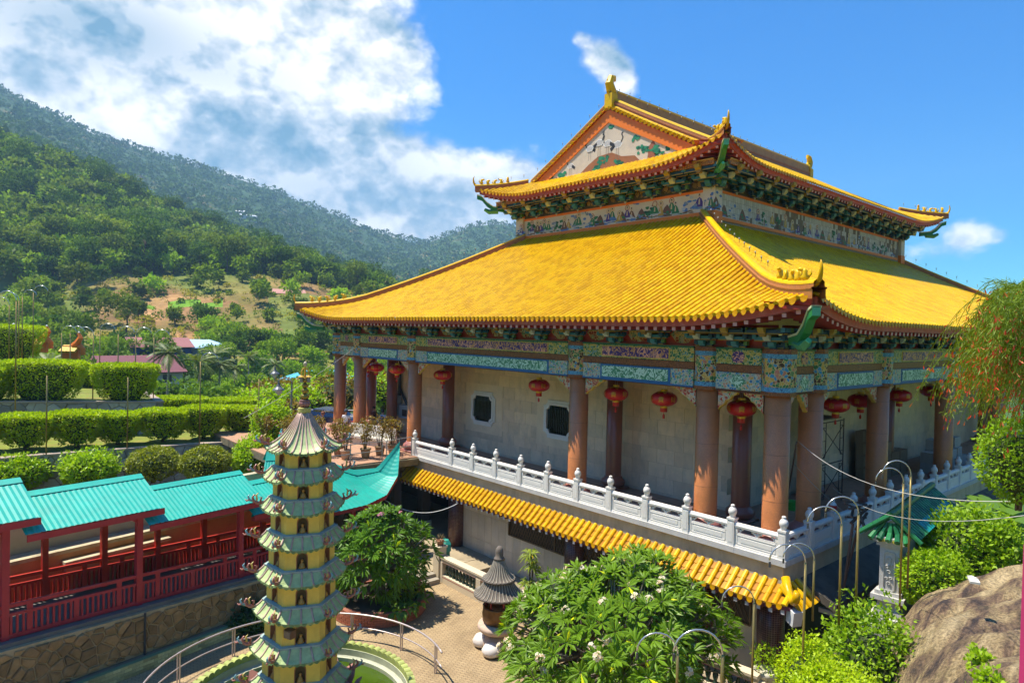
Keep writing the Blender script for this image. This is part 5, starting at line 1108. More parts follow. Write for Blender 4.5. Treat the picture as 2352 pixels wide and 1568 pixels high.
for i in range(8):
    ez, er, br = EZ[i], ER[i], BR[i]; top = ez + (.30 if i else 1.03); rt = (BR[i - 1] + .10) if i else .14
    # roof skirt, slightly curved, with upturned corners
    ro = MB(); rib = MB(); rows = []; edge = []; nU = 8
    def rp(k, u, t):                             # u in [-.5,.5] across face, t 0 eave ..1 top
        prof = t if i else (1 - (1 - t) ** .55)
        rad = er + (rt - er) * t; hz_ = (top - ez) * (t ** 1.25 if i else t ** 1.75); lift = .13 * (abs(u) * 2) ** 3 * (1 - t) ** 1.5
        return facept(k, rad, u * rad, ez + hz_ + lift)
    for t in np.linspace(0, 1, 5 if i else 9): rows.append([rp(k, u, t) for k in range(6) for u in np.linspace(-.5, .5, nU, endpoint=False)])
    ro.strip(rows, closed=True); under = [[p - np.array([0, 0, .05]) for p in rows[0]], [np.array([*(PC + (p[:2] - PC) * (br / er)), ez + .06]) for p in rows[0]]]
    ro.strip([rows[0], under[0]], closed=True); ro.strip(under, closed=True); rf = ro.build('tier_roof', M_grt, pg)
    for k in range(6):
        us = (-.5, -.25, 0, .25) if i else (-.5, -.3, -.1, .1, .3)
        for u in us:
            rb = MB(); path = [rp(k, u, t) + np.array([0, 0, .015]) for t in np.linspace(0, 1, 6 if i else 10)]
            rb.tube(path, [.027 if i or t < .5 else .021 for t in np.linspace(0, 1, len(path))], 6); rb.build('tile_rib', M_mau, rf, True)
        dr = MB((.13, .27, .09))
        for u in np.linspace(-.5, .5, 9)[:-1]:
            a_, c_ = rp(k, u, 0), rp(k, u + .125, 0); m_ = (a_ + c_) / 2; dr.add([a_, c_, c_ * .8 + a_ * .2 - np.array([0, 0, .06]), m_ - np.array([0, 0, .085]), a_ * .8 + c_ * .2 - np.array([0, 0, .06])], [(0, 1, 2, 3, 4)])
        dr.build('scalloped_edge', plain(), rf)
        cpt = rp(k, -.5, .12); o_ = inst(orn[(i + k) % 2], 'corner_ornament', rf, tuple(cpt + np.array([0, 0, .02]) - bud_off), hexdir(k)); o_.scale = (.85,) * 3
    if i: rm = MB(); rm.lathe([(rt * 1.0, -.03), (rt * 1.02, .05), (rt * .9, .07)], (PC[0], PC[1], top), 6, rz=A0); rm.build('roof_collar', M_rim, pg)
    # storey below this roof
    z1 = ez + .08; z0 = (EZ[i + 1] + .31) if i < 7 else ez - .75; h = z1 - z0
    trm = MB((.45, .16, .04)); trm.lathe([(br * 1.03, -.02), (br * 1.03, .03)], (PC[0], PC[1], z1 - .05), 6, rz=A0); trm.build('orange_trim', plain(), pg)
    wl_ = MB()
    for k in range(6):
        w2 = br / 2; q = .115 + .02 * br; b0, b1 = .05, h * .50
        arch = [(-q, b1)] + [(q * math.cos(t), b1 + q * 1.1 * math.sin(t)) for t in np.linspace(math.pi, 0, 9)[1:-1]] + [(q, b1)]
        fp = lambda a, zz, d=0.: facept(k, br - d / math.cos(math.pi / 6), a, z0 + zz)
        wl_.add([fp(-w2, 0), fp(-q, 0), fp(-q, h), fp(-w2, h)], [(0, 1, 2, 3)]); wl_.add([fp(q, 0), fp(w2, 0), fp(w2, h), fp(q, h)], [(0, 1, 2, 3)]); wl_.add([fp(-q, 0), fp(q, 0), fp(q, b0), fp(-q, b0)], [(0, 1, 2, 3)])
        for (a0, c0), (a1, c1) in zip(arch, arch[1:]): wl_.add([fp(a0, c0), fp(a1, c1), fp(a1, h), fp(a0, h)], [(0, 1, 2, 3)])
        out = [(-q, b0)] + arch + [(q, b0)]
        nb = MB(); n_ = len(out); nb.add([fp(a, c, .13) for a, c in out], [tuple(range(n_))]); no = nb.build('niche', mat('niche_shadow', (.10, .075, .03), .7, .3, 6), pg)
        nb = MB(); nb.strip([[fp(a, c) for a, c in out], [fp(a, c, .13) for a, c in out]]); nb.strip([[fp(a * 1.16, b0 + (c - b0) * 1.06, -.008) for a, c in out], [fp(a * .97, b0 + (c - b0) * .98, -.008) for a, c in out]]); nb.build('niche_frame', M_frm, no)
        p = fp(0, b0 + .02, .075); o_ = inst(bud, 'buddha_statue', no, tuple(p - bud_off), hexdir(k) + math.pi / 6, .95); b_ = MB((.35, .30, .22)); b_.obox(fp(0, b0 + .01, .07), (.1, .2, .03), hexdir(k) + math.pi / 6); b_.build('pedestal', plain(), no)
    wl_.build('storey_wall', YW, pg)
fb = MB((.50, .46, .12)); fb.lathe([(.17, 0), (.18, .02), (.18, .13), (.15, .14)], (PC[0], PC[1], 4.07), 18); fb.build('neck_band', plain(), pg)
fb = MB()
for j in range(10):
    a = j * math.pi / 5; fb.lathe([(.02, 0), (.06, .07), (.062, .13), (.03, .18)], (PC[0] + .10 * math.cos(a), PC[1] + .10 * math.sin(a), 4.22), 6, (.34, .15, .13))
fb.lathe([(.09, 0), (.14, .17), (.15, .20), (.08, .22)], (PC[0], PC[1], 4.22), 14, (.22, .09, .07)); fb.build('lotus_base', paint(), pg, True)
fb = MB()
for r, z in ((.125, 4.51), (.105, 4.68), (.092, 4.83), (.10, 4.98)): fb.lathe([(.02, -r * .8), (r * .75, -r * .55), (r, 0), (r * .75, r * .55), (.02, r * .8)], (PC[0], PC[1], z), 14, (.30, .20, .035)); fb.lathe([(.03, -.05), (.03, .05)], (PC[0], PC[1], z + .08), 8, (.3, .1, .05))
fb.build('gilt_gourd', mat('old_gilt', (1, 1, 1), .3, .25, 6, attr=True, metal=.55), pg, True)
fb = MB((.60, .34, .03)); fb.tube([(PC[0], PC[1], 5.0), (PC[0], PC[1], 5.34)], [.035, .025], 6)
for j in range(4):
    a = R(20) + j * math.pi / 2; d = np.array([math.cos(a), math.sin(a), 0]); p0 = np.array([PC[0], PC[1], 5.30])
    fb.tube([p0, p0 + d * .08 + np.array([0, 0, .01]), p0 + d * .125 + np.array([0, 0, -.06]), p0 + d * .14 + np.array([0, 0, -.18])], .016, 6); fb.lathe([(.09, -.03), (.03, 0), (.01, .02)], p0 + d * .14 + np.array([0, 0, -.19]), 10)
fb.build('crown_arms', mat('yellow_enamel', (.60, .34, .03), .4, .15), pg)
for j in range(4):
    a = R(20) + j * math.pi / 2; bb_ = MB((.30, .27, .22)); bb_.lathe([(.045, -.14), (.05, -.10), (.04, 0)], (PC[0] + .14 * math.cos(a), PC[1] + .14 * math.sin(a), 5.06), 8); bb_.build('hanging_bell', paint(), pg)
fb = MB((.5, .42, .3)); fb.lathe([(.02, 0), (.055, .03), (.045, .07), (.06, .10), (.02, .15)], (PC[0], PC[1], 5.35), 8); fb.build('spire_bud', paint(), pg, True)
# lotus petals at the foot
lo_ = MB((.42, .19, .16)); lo_.lathe([(1.0, .0), (1.35, .25), (1.5, .55), (1.38, .6), (1.05, .62)], (PC[0], PC[1], G0 - .15), 6, rz=A0); lo_.build('lotus_plinth', plain(), pg)
for j in range(12):
    a = j * math.pi / 6; d = np.array([math.cos(a), math.sin(a), 0]); t_ = np.array([-d[1], d[0], 0]); c = np.array([PC[0], PC[1], G0]); z = np.array([0, 0, 1.])
    lp2 = MB((.44, .20, .17)); lp2.strip([[c + d * 1.1 - t_ * .1 + z * .1, c + d * 1.1 + t_ * .1 + z * .1], [c + d * 1.42 - t_ * .32 + z * .25, c + d * 1.42 + t_ * .32 + z * .25], [c + d * 1.55 - t_ * .30 + z * .5, c + d * 1.55 + t_ * .30 + z * .5], [c + d * 1.72 - t_ * .05 + z * .72, c + d * 1.72 + t_ * .05 + z * .72]]); lp2.build('lotus_petal', plain(), pg)
sp_ = thing('floodlight', 'small rusty floodlight box fixed to the pagoda second storey from the bottom', 'floodlight', tuple(facept(2, 1.05, 0, -1.95))); 
fk = facept(3, 1.1, -.28, -1.75); b = MB((.16, .08, .04)); b.obox(fk, (.2, .26, .22), R(200)); b.build('lamp_housing', plain(), sp_); b = MB((.20, .17, .13)); b.obox(fk + np.array([-.09, -.045, 0]), (.03, .22, .18), R(200)); b.build('lamp_glass', M_glass, sp_); sp_.location = sp_.location
# ================================================================ stone incense burner
BX, BY = 14.5, 17.1
bn = thing('incense_burner', 'round stone incense burner with a two-tier ribbed roof on the paving', 'incense burner', (BX, BY, G0)); M_stn = mat('dark_weathered_stone', (.15, .12, .095), .85, .3, 5, dirt=(.05, .045, .04), dscale=3, damt=.6); M_ribs = mat('pale_stone_rib', (.34, .30, .23), .8, .2, 5)
def conroof(z0, r0, z1, r1, nm, n):
    f = lambda t: (r0 + (r1 - r0) * t, z0 + (z1 - z0) * t ** 1.9); b = MB(); ts = np.linspace(0, 1, 8); b.lathe([(r1 * .5, z0 - .02), (r0, z0 - .05)] + [f(t) for t in ts], (BX, BY, 0), 40); o = b.build(nm, M_stn, bn, True)
    for j in range(n):
        a = 2 * math.pi * j / n; q = MB(); q.tube([(BX + f(t)[0] * math.cos(a), BY + f(t)[0] * math.sin(a), f(t)[1] + .012) for t in ts], .018, 5); q.build('roof_rib', M_ribs, o)
conroof(-1.87, .56, -1.22, .15, 'upper_roof', 26); conroof(-2.38, .84, -1.86, .42, 'lower_roof', 34)
b = MB(); b.lathe([(.2, -1.24), (.17, -1.18), (.13, -1.14), (.14, -1.0), (.12, -.88), (.06, -.80)], (BX, BY, 0), 14); b.build('stone_knob', M_stn, bn, True)
b = MB(); b.lathe([(.35, -1.9), (.38, -2.3)], (BX, BY, 0), 20); b.build('drum', M_stn, bn)
for j in range(6): a = R(15) + j * math.pi / 3; q = MB((.30, .03, .025)); q.tube([(BX + .42 * math.cos(a), BY + .42 * math.sin(a), -2.85), (BX + .42 * math.cos(a), BY + .42 * math.sin(a), -2.35)], .035, 7); q.build('red_post', paint(), bn)
b = MB(); b.lathe([(.34, -3.45), (.52, -3.3), (.54, -3.05), (.51, -2.86), (.53, -2.80), (.46, -2.80), (.44, -2.95), (.02, -2.97)], (BX, BY, 0), 28, cap=False); b.build('bronze_bowl', mat('bronze', (.17, .085, .025), .45, .4, 6, metal=.5), bn, True)
b = MB(); b.lathe([(.3, -3.75), (.62, -3.62), (.70, -3.5), (.66, -3.40), (.40, -3.36)], (BX, BY, 0), 28); b.lathe([(.45, G0), (.52, -4.1), (.46, -3.9), (.3, -3.75)], (BX, BY, 0), 28); b.build('stone_pedestal', mat('rosy_stone', (.50, .36, .27), .8, .2, 8), bn, True)
for j in range(4): a = R(-150) + j * math.pi / 2; q = MB(); q.lathe([(.12, 0), (.30, .08), (.34, .22), (.24, .38), (.05, .44)], (BX + .55 * math.cos(a), BY + .55 * math.sin(a), G0), 16); q.build('stone_foot', mat('white_foot_stone', (.66, .60, .55), .6, .15), bn, True)
# ================================================================ courtyard balustrades with green vase balusters
M_crm = mat('cream_painted_concrete', (.62, .52, .37), .7, .12, 3, dirt=(.38, .30, .2), dscale=3, damt=.4); M_bv = mat('green_glazed_vase', (.035, .065, .045), .25, .3, 6, coat=.4)
vb = MB(); vb.lathe([(.075, 0), (.075, .05), (.045, .08), (.085, .20), (.09, .27), (.05, .40), (.04, .46), (.07, .50), (.075, .54)], n=10); vbm = vb.mesh('vase_baluster', M_bv, True)
def courtbal(a, c, base, lb, n_post, zt=0.):
    a, c = np.array(a), np.array(c); L = np.linalg.norm(c - a); u = (c - a) / L; an = math.atan2(u[1], u[0]); o = thing('court_balustrade', lb, 'balustrade', (a[0], a[1], base)); P = lambda s, t, z: (a[0] + u[0] * s - u[1] * t, a[1] + u[1] * s + u[0] * t, base + z)
    b = MB(); b.box(0, L, -.16, .16, 0, .34, F=P); b.build('base_wall', M_crm, o); b = MB((.33, .10, .09)); b.box(0, L, .161, .166, .26, .285, F=P); b.box(0, L, -.166, -.161, .26, .285, F=P); b.build('red_line', paint(), o)
    b = MB(); b.box(0, L, -.15, .15, .90, 1.02, F=P); b.box(0, L, -.18, .18, 1.02, 1.10, F=P); b.build('coping', M_crm, o); b = MB((.24, .09, .10)); b.box(0, L, -.152, .152, .885, .90, F=P); b.build('coping_shadow_line', paint(), o)
    for s in np.linspace(0, L, n_post): b = MB(); b.box(s - .14, s + .14, -.17, .17, 0, .90, F=P); b.build('pier', M_crm, o)
    s = .28
    k = 0
    while s < L - .2:
        if min(abs(s - q) for q in np.linspace(0, L, n_post)) > .2: x, y, z = P(s, 0, .345); inst(vbm, 'vase_baluster', o, (x - a[0], y - a[1], z - base))
        s += .235
    return o
courtbal((16.55, 23.2), (16.55, 15.4), G0, 'cream courtyard balustrade with green vase balusters behind the incense burner', 4)
courtbal((17.35, 14.6), (17.95, 9.5), G0, 'cream courtyard balustrade with green vase balusters in front of the podium pillars', 3)
b = MB(); b.box(16.32, 16.72, 23.25, 23.65, G0, G0 + 1.42); b.box(16.28, 16.76, 23.21, 23.69, G0 + 1.42, G0 + 1.5); b.build('gate_pier', M_crm, None, label='square cream pier carrying a small potted plant at the courtyard steps', cat='pier')
def pot(name, x, y, z, r, h, col, lb, plant=None, cat='plant pot', lm=None):
    o = thing(name, lb, cat, (x, y, z)); b = MB(col); b.lathe([(r * .68, 0), (r * .82, h * .4), (r * .95, h * .85), (r * 1.06, h * .86), (r * 1.06, h), (r * .92, h), (r * .9, h * .9), (.01, h * .88)], (x, y, z), 18); b.build('pot', plain(), o, True); return o
o = pot('potted_cactus', 16.52, 23.45, G0 + 1.5, .17, .22, (.36, .16, .08), 'little potted succulent on the cream pier', cat='potted plant')
rng = newrng(2); d = sphere_pts(60, rng, .8); Vc, cc = leafquads(np.array([16.52, 23.45, G0 + 1.7]) + d * .12, d, .2, rng, .25, .4); inst(quadmesh('leaves', Vc - np.array(o.location), cc, leafmat('succulent_leaf', (.14, .12, .06), (.22, .16, .09), .1)), 'leaves', o)
# turquoise post box on the platform
tb = thing('turquoise_bin', 'turquoise hexagonal litter bin with lid beside the cream pier', 'bin', (17.0, 23.75, G0 + .35)); b = MB((.02, .24, .19)); b.lathe([(.24, 0), (.24, .75)], (17.0, 23.75, G0 + .35), 6); b.build('bin_body', paint(), tb); b = MB((.03, .33, .26)); b.lathe([(.29, .75), (.29, 1.05), (.17, 1.22), (.05, 1.25)], (17.0, 23.75, G0 + .35), 6); b.build('bin_lid', paint(), tb)
# raised concrete apron before the shops, steps
M_apr = mat('worn_concrete', (.34, .27, .17), .9, .22, 1.2, dirt=(.18, .14, .09), dscale=1.4, damt=.6, geo=True)
b = MB(); b.box(15.2, 19.45, 23.75, 31, G0, G0 + .34); b.box(17.2, 19.4, 22.6, 23.74, G0, G0 + .33); b.box(17.9, 22.6, 26.2, 40.3, G0 + .34, G0 + .48); b.build('concrete_apron', M_apr, None, label='worn concrete apron in front of the dark shop under the terrace', cat='apron')
for i in range(2): b = MB(); b.box(15.0, 16.3, 23.1 - .32 * i + .32, 23.42 - .32 * i + .32, G0, G0 + .33 - .14 * i); b.build('step', mat('grey_step_stone', (.30, .26, .20), .85, .2, 3), None, label=['upper grey stone step up to the apron', 'lower grey stone step on the paving'][i], cat='step')
b = MB(); b.box(16.75, 19.41, 10.0, 22.55, G0, G0 + .05); tag(b.build('planting_strip', mat('strip_soil', (.30, .24, .16), .95, .3, 2)), kind='structure')
# shop clutter in the shade
for i, (x, y, w_, h_) in enumerate([(17.0, 32.0, 1.6, .9), (18.2, 31.0, 1.2, .7), (15.6, 32.8, 1.4, 1.1)]):
    t = thing('market_shelf', ['low wooden shelf stacked with goods under the turquoise pavilion', 'wooden crate shelf with yellow goods in the dark shop front', 'slatted wooden rack beside the pavilion post'][i], 'shelf', (x, y, G0 + .34))
    for k in range(4): b = MB((.26, .17, .09)); b.box(x - w_ / 2, x + w_ / 2, y - .3, y + .3, G0 + .34 + k * h_ / 3, G0 + .38 + k * h_ / 3); b.build('shelf_board', plain(), t)
    for sx in (-1, 1): b = MB((.22, .14, .07)); b.box(x + sx * w_ / 2 - .04, x + sx * w_ / 2 + .04, y - .3, y + .3, G0 + .34, G0 + .34 + h_); b.build('shelf_side', plain(), t)
    g = newrng(i); b = MB()
    for k in range(26): b.lathe([(.02, 0), (.1, .05), (.1, .14), (.03, .2)], (x + g.uniform(-.45, .45) * w_, y + g.uniform(-.2, .2), G0 + .38 + h_ / 3 * g.integers(1, 4)), 6, tuple(g.choice([(.5, .36, .05), (.42, .10, .06), (.45, .4, .3), (.1, .14, .2)])))
    tag(b.build('goods', plain(), t), kind='stuff')
# ================================================================ covered walkway with turquoise roofs
WA = R(13.5); wu = np.array([math.cos(WA), math.sin(WA)]); wn = np.array([-wu[1], wu[0]]); wp0 = np.array([5.27, 23.12])
def W(s, off, z): q = wp0 + wu * s + wn * off; return (q[0], q[1], z)
flr = lambda s: -2.52 - .045 * s
M_turq = mat('turquoise_metal_sheet', (.012, .38, .295), .5, .14, 2.5, dirt=(.05, .30, .25), dscale=2.6, damt=.55, geo=True, streak=.4); M_crim = mat('crimson_paint', (.38, .022, .038), .5, .18, 3); M_crim2 = mat('bright_red_paint', (.46, .025, .012), .5, .18, 3)
wk = thing('covered_walkway', 'red-railed covered walkway with stepped turquoise sheet roofs', 'walkway', W(0, 0, G0))
def sheet_roof(s0, s1, e, r, off0, offr, off1, nm='roof_section'):
    b = MB(); n = int((s1 - s0) / .075); ro = None
    for sg, oe in ((0, off0), (1, off1)):
        top = []; bot = []
        for i in range(n + 1):
            s = s0 + (s1 - s0) * i / n; dz = (.013 if i % 2 else 0); top.append(W(s, offr, r + dz)); bot.append(W(s, oe, e + dz))
        b.strip([top, bot])
    ro = b.build(nm, M_turq, wk)
    b = MB(); b.strip([[W(s, offr - .22, r - .10 + .03) for s in (s0, s1)], [W(s, offr, r + .045) for s in (s0, s1)], [W(s, offr + .22, r - .10 + .03) for s in (s0, s1)]]); b.build('ridge_flashing', M_turq, ro)
    for oe in (off0 + .04, off1 - .04): b = MB(); b.box(s0 + .05, s1 - .02, oe - .025, oe + .025, e - .22, e - .03, F=W); b.build('eave_board', M_crim, ro)
    for s in np.arange(s0 + .6, s1, 1.2): b = MB(); b.bar(W(s, off0 + .1, e - .08), W(s, offr, r - .09), .06, .1); b.bar(W(s, off1 - .1, e - .08), W(s, offr, r - .09), .06, .1); b.build('rafter', M_crim, ro)
ER_ = [(-6.9, -2.95, .98, 1.80), (-3.35, .52, .54, 1.35), (0.0, 4.2, .06, .88), (3.72, 7.6, -.42, .40)]
for s0, s1, e, r in ER_: sheet_roof(s0, s1, e, r, .28, 1.95, 3.5)
for s in (-3.72, -.15, 3.4):
    for off, m_ in ((.62, M_crim), (3.05, M_crim2)):
        b = MB(); b.box(s - .09, s + .09, off - .09, off + .09, flr(s) - .1, .35 - .13 * s, F=W); p_ = b.build('post', m_, wk)
        b = MB(); b.bar(W(s - .02, off, .1 - .13 * s), W(s - .4, off, .42 - .13 * s), .07, .09); b.build('brace', m_, p_)
for s in (-1.9, 1.65): b = MB(); b.box(s - .08, s + .08, 2.97, 3.13, flr(s), .3 - .13 * s, F=W); b.build('post', M_crim2, wk)
b = MB(); b.hexa([W(-8, .3, flr(-8) - .35), W(8, .3, flr(8) - .35), W(8, 3.3, flr(8) - .35), W(-8, 3.3, flr(-8) - .35), W(-8, .3, flr(-8)), W(8, .3, flr(8)), W(8, 3.3, flr(8)), W(-8, 3.3, flr(-8))]); b.build('walkway_floor', mat('grey_walk_floor', (.17, .15, .135), .8, .2, 2), wk)
def railing(off, m_, s0, s1, post_s):
    for z0, z1 in ((.88, .98), (.64, .72), (.02, .14)):
        for a, c in zip(post_s, post_s[1:]):
            b = MB(); b.hexa([W(a, off - .045, flr(a) + z0), W(c, off - .045, flr(c) + z0), W(c, off + .045, flr(c) + z0), W(a, off + .045, flr(a) + z0), W(a, off - .045, flr(a) + z1), W(c, off - .045, flr(c) + z1), W(c, off + .045, flr(c) + z1), W(a, off + .045, flr(a) + z1)]); b.build('rail', m_, wk)
    for a, c in zip(post_s, post_s[1:]):
        n = int((c - a) / .145)
        for i in range(1, n):
            s = a + (c - a) * i / n; big = i % 8 == 4; wd_ = .07 if big else .028
            b = MB(); b.box(s - wd_, s + wd_, off - .03, off + .03, flr(s) + .1, flr(s) + (.92 if big and i % 16 == 4 else .66), F=W); b.build('baluster', m_, wk)
PSs = [-7.3, -3.72, -.15, 3.4, 6.9]
railing(.60, M_crim, 0, 0, PSs); railing(3.05, M_crim2, 0, 0, PSs)
# rubble wall below the walkway
def clip(poly, nx, ny, c):
    out = []
    for i in range(len(poly)):
        a, b_ = poly[i], poly[(i + 1) % len(poly)]; da, db = a[0] * nx + a[1] * ny - c, b_[0] * nx + b_[1] * ny - c
        if da <= 0: out.append(a)
        if da * db < 0: t = da / (da - db); out.append((a[0] + (b_[0] - a[0]) * t, a[1] + (b_[1] - a[1]) * t))
    return out
def rubble(parent, F, s0, s1, zf0, zf1, cell, m_, seed, gap=.025, depth=.07):
    """irregular stones filling the wall face between zf0(s) and zf1(s)"""
    g = random.Random(seed); pts = []; z0 = min(zf0(s0), zf0(s1)); z1 = max(zf1(s0), zf1(s1)); nx = int((s1 - s0) / cell); nz = max(1, int((z1 - z0) / cell))
    for i in range(-1, nx + 1):
        for j in range(-1, nz + 1): pts.append((s0 + (i + .5 + g.uniform(-.42, .42)) * (s1 - s0) / nx, z0 + (j + .5 + g.uniform(-.42, .42) + .25 * (i % 2)) * (z1 - z0) / nz))
    k = 0
    for p in pts:
        poly = [(s0, zf0(s0)), (s1, zf0(s1)), (s1, zf1(s1)), (s0, zf1(s0))]
        for q in pts:
            d2 = (q[0] - p[0]) ** 2 + (q[1] - p[1]) ** 2
            if q is p or d2 > (3 * cell) ** 2: continue
            n_ = (q[0] - p[0], q[1] - p[1]); L = math.sqrt(d2); n_ = (n_[0] / L, n_[1] / L); poly = clip(poly, n_[0], n_[1], (p[0] + q[0]) / 2 * n_[0] + (p[1] + q[1]) / 2 * n_[1] - gap / 2 * 1.0)
            if len(poly) < 3: break
        if len(poly) < 3: continue
        cx_ = sum(a for a, _ in poly) / len(poly); cz_ = sum(c for _, c in poly) / len(poly)
        ar = abs(sum(poly[i][0] * poly[(i + 1) % len(poly)][1] - poly[(i + 1) % len(poly)][0] * poly[i][1] for i in range(len(poly)))) / 2
        if ar < .01: continue
        ins = [(cx_ + (a - cx_) * .80, cz_ + (c - cz_) * .80) for a, c in poly]; dd = depth * g.uniform(.6, 1.3); n_ = len(poly)
        b = MB(); b.add([F(a, -.02, c) for a, c in poly] + [F(a, dd * .55, c) for a, c in poly] + [F(a, dd, c) for a, c in ins], [(i, (i + 1) % n_, n_ + (i + 1) % n_, n_ + i) for i in range(n_)] + [(n_ + i, n_ + (i + 1) % n_, 2 * n_ + (i + 1) % n_, 2 * n_ + i) for i in range(n_)] + [tuple(range(2 * n_, 3 * n_))])
        b.build('stone', m_, parent); k += 1
M_rub = mat('brown_rubble', (.29, .185, .08), .9, .35, 4, rand=.3, bump=.5, bscale=9, dirt=(.09, .07, .03), dscale=3, damt=.5); M_gry = mat('grey_rubble', (.34, .32, .26), .9, .3, 4, rand=.42, bump=.5, bscale=8, dirt=(.11, .10, .07), dscale=2, damt=.5)
rw = thing('rubble_wall', 'brown rubble retaining wall below the red walkway', 'wall', W(0, 0, G0))
FW = lambda s, o, z: W(s, .14 - o, z)
b = MB(); b.hexa([W(-8.5, .14, G0), W(8, .14, G0), W(8, .6, G0), W(-8.5, .6, G0), W(-8.5, .14, flr(-8.5) - .12), W(8, .14, flr(8) - .12), W(8, .6, flr(8) - .12), W(-8.5, .6, flr(-8.5) - .12)]); b.build('mortar', mat('buff_mortar', (.42, .33, .19), .95, .25, 3), rw)
rubble(rw, FW, -6.4, 5.6, lambda s: G0 + .42, lambda s: flr(s) - .2, .30, M_rub, 3, .04)
b = MB(); b.box(-8, 7.5, -.13, .16, G0, G0 + .36, F=W); b.build('concrete_kerb', mat('brown_kerb', (.20, .15, .095), .9, .25, 2), rw)
tl = thing('tiled_kerb', 'low kerb faced with pale green glazed bricks along the paving', 'kerb', W(0, -.2, G0)); b = MB((.16, .24, .12)); b.box(-8, 4.2, -.30, -.135, G0, G0 + .40, F=W); b.build('kerb_core', plain(), tl)
tbm = MB(); tbm.box(.005, .215, -.012, 0, .004, .088); tbm = tbm.mesh('glazed_brick', mat('green_cream_brick', (.40, .42, .22), .4, .25, 5, rand=.4))
for j in range(4):
    s = -3.6 + .11 * (j % 2)
    while s < 4.1:
        x, y, z = W(s, -.301, G0 + .01 + .096 * j); o = inst(tbm, 'glazed_brick', tl, (x - tl.location.x, y - tl.location.y, z - tl.location.z), WA); s += .22
b = MB((.05, .05, .05)); b.tube([W(-.2, .05, G0 + .3), W(-.2, .05, flr(0) - .1)], .035, 6); b.build('drain_pipe', plain(), None, label='thin grey drain pipe running down the rubble wall', cat='pipe')
# planters and plastered walls behind the walkway
M_ter = mat('terracotta_render', (.50, .24, .10), .85, .18, 1.2, dirt=(.30, .15, .07), dscale=1.5, damt=.6, geo=True); M_crw = mat('cream_wall_paint', (.56, .48, .35), .8, .1, 1, dirt=(.40, .33, .22), dscale=1.2, damt=.45, geo=True); M_cop = mat('mossy_coping', (.48, .40, .26), .9, .25, 2, dirt=(.16, .15, .09), dscale=1.8, damt=.8, geo=True)
tp = thing('terracotta_planter', 'long terracotta plastered planter with a mossy ledge behind the walkway', 'planter', W(0, 3.6, G0))
b = MB(); b.box(-9, 8.5, 3.6, 3.9, -4.2, -1.25, F=W); b.build('front_wall', M_ter, tp); b = MB(); b.box(-9, 8.5, 3.56, 4.3, -1.25, -1.13, F=W); b.build('ledge', M_cop, tp); b = MB(); b.box(-1.2, 2.2, 3.25, 3.59, -3.4, -1.55, F=W); b.build('step_block', M_ter, tp); b = MB(); b.box(-1.25, 2.25, 3.22, 3.6, -1.55, -1.45, F=W); b.build('step_coping', M_cop, tp)
cw_ = thing('cream_wall', 'cream painted wall with red Chinese characters behind the walkway', 'wall', W(0, 4.3, G0)); b = MB(); b.box(-10, 9, 4.32, 4.55, -1.3, .02, F=W); b.build('wall_face', M_crw, cw_); b = MB(); b.box(-10, 9, 4.28, 4.6, .02, .10, F=W); b.build('wall_coping', M_cop, cw_)
M_rch = mat('red_characters', (.30, .04, .035), .6, .1)
for ch, s, z in (('作', 1.2, -.62), ('人', 4.0, -.72)):
    me = textmesh(ch, 'red_character', .42, M_rch)
    for v in me.vertices: v.co = Vector(W(s + v.co.x, 4.31, z + v.co.y)) - Vector(cw_.location)
    inst(me, 'red_character', cw_)
# ---- turquoise pavilion with upswept corner
pv = thing('turquoise_pavilion', 'turquoise sheet-roofed pavilion with one long upswept corner behind the pagoda', 'pavilion', (12.6, 26.3, G0 + .34))
apx = np.array([11.6, 28.0, 1.15]); tipR = np.array([16.55, 26.9, .95]); lowR = np.array([15.3, 25.9, -.95]); tipL = np.array([9.2, 25.6, -.85]); midF = np.array([12.3, 25.2, -1.12])
def pvp(u, v):                                   # u 0..1 left->right along eave, v 0 eave ..1 ridge
    eave = [tipL, np.array([10.8, 25.15, -1.12]), midF, np.array([14.0, 25.35, -1.08]), lowR, np.array([16.1, 26.3, -.25]), tipR]; ridge_ = [apx + np.array([-.9, 0, 0]), apx + np.array([-.3, 0, 0]), apx, apx + np.array([.9, -.25, -.35]), np.array([14.3, 27.3, -.05]), np.array([15.5, 27.15, -.08]), tipR + np.array([.02, .05, .12])]
    t = u * 6; i = min(5, int(t)); f = t - i; e = eave[i] * (1 - f) + eave[i + 1] * f; r_ = ridge_[i] * (1 - f) + ridge_[i + 1] * f; q = e * (1 - v) + r_ * v; q[2] -= .22 * math.sin(math.pi * v) * (1 - u * .5); return q
b = MB(); n = 84; b.strip([[pvp(i / n, v) + np.array([0, 0, .016 if i % 2 else 0]) for i in range(n + 1)] for v in (0, .25, .5, .75, 1)]); b.build('roof_sheet', M_turq, pv)
b = MB(); b.strip([[pvp(i / 40, .86) + np.array([0, 0, .05]) for i in range(41)], [pvp(i / 40, 1.0) + np.array([0, .02, .10]) for i in range(41)]]); b.strip([[pvp(i / 40, 1.0) + np.array([0, .02, .10]) for i in range(41)], [pvp(i / 40, .9) + np.array([0, .35, -.1]) for i in range(41)]]); b.build('ridge_flashing', M_turq, pv)
b = MB(); c = apx + np.array([-.25, .1, .05]); b.lathe([(.30, -.15), (.26, .1), (.03, .85)], c, 5); b.build('roof_spike', M_turq, pv)
for x, y in ((9.9, 26.2), (14.6, 26.6), (12.0, 29.5), (15.6, 29.6)): b = MB(); b.box(x - .09, x + .09, y - .09, y + .09, G0 + .3, -.9); b.build('post', M_crim2, pv)
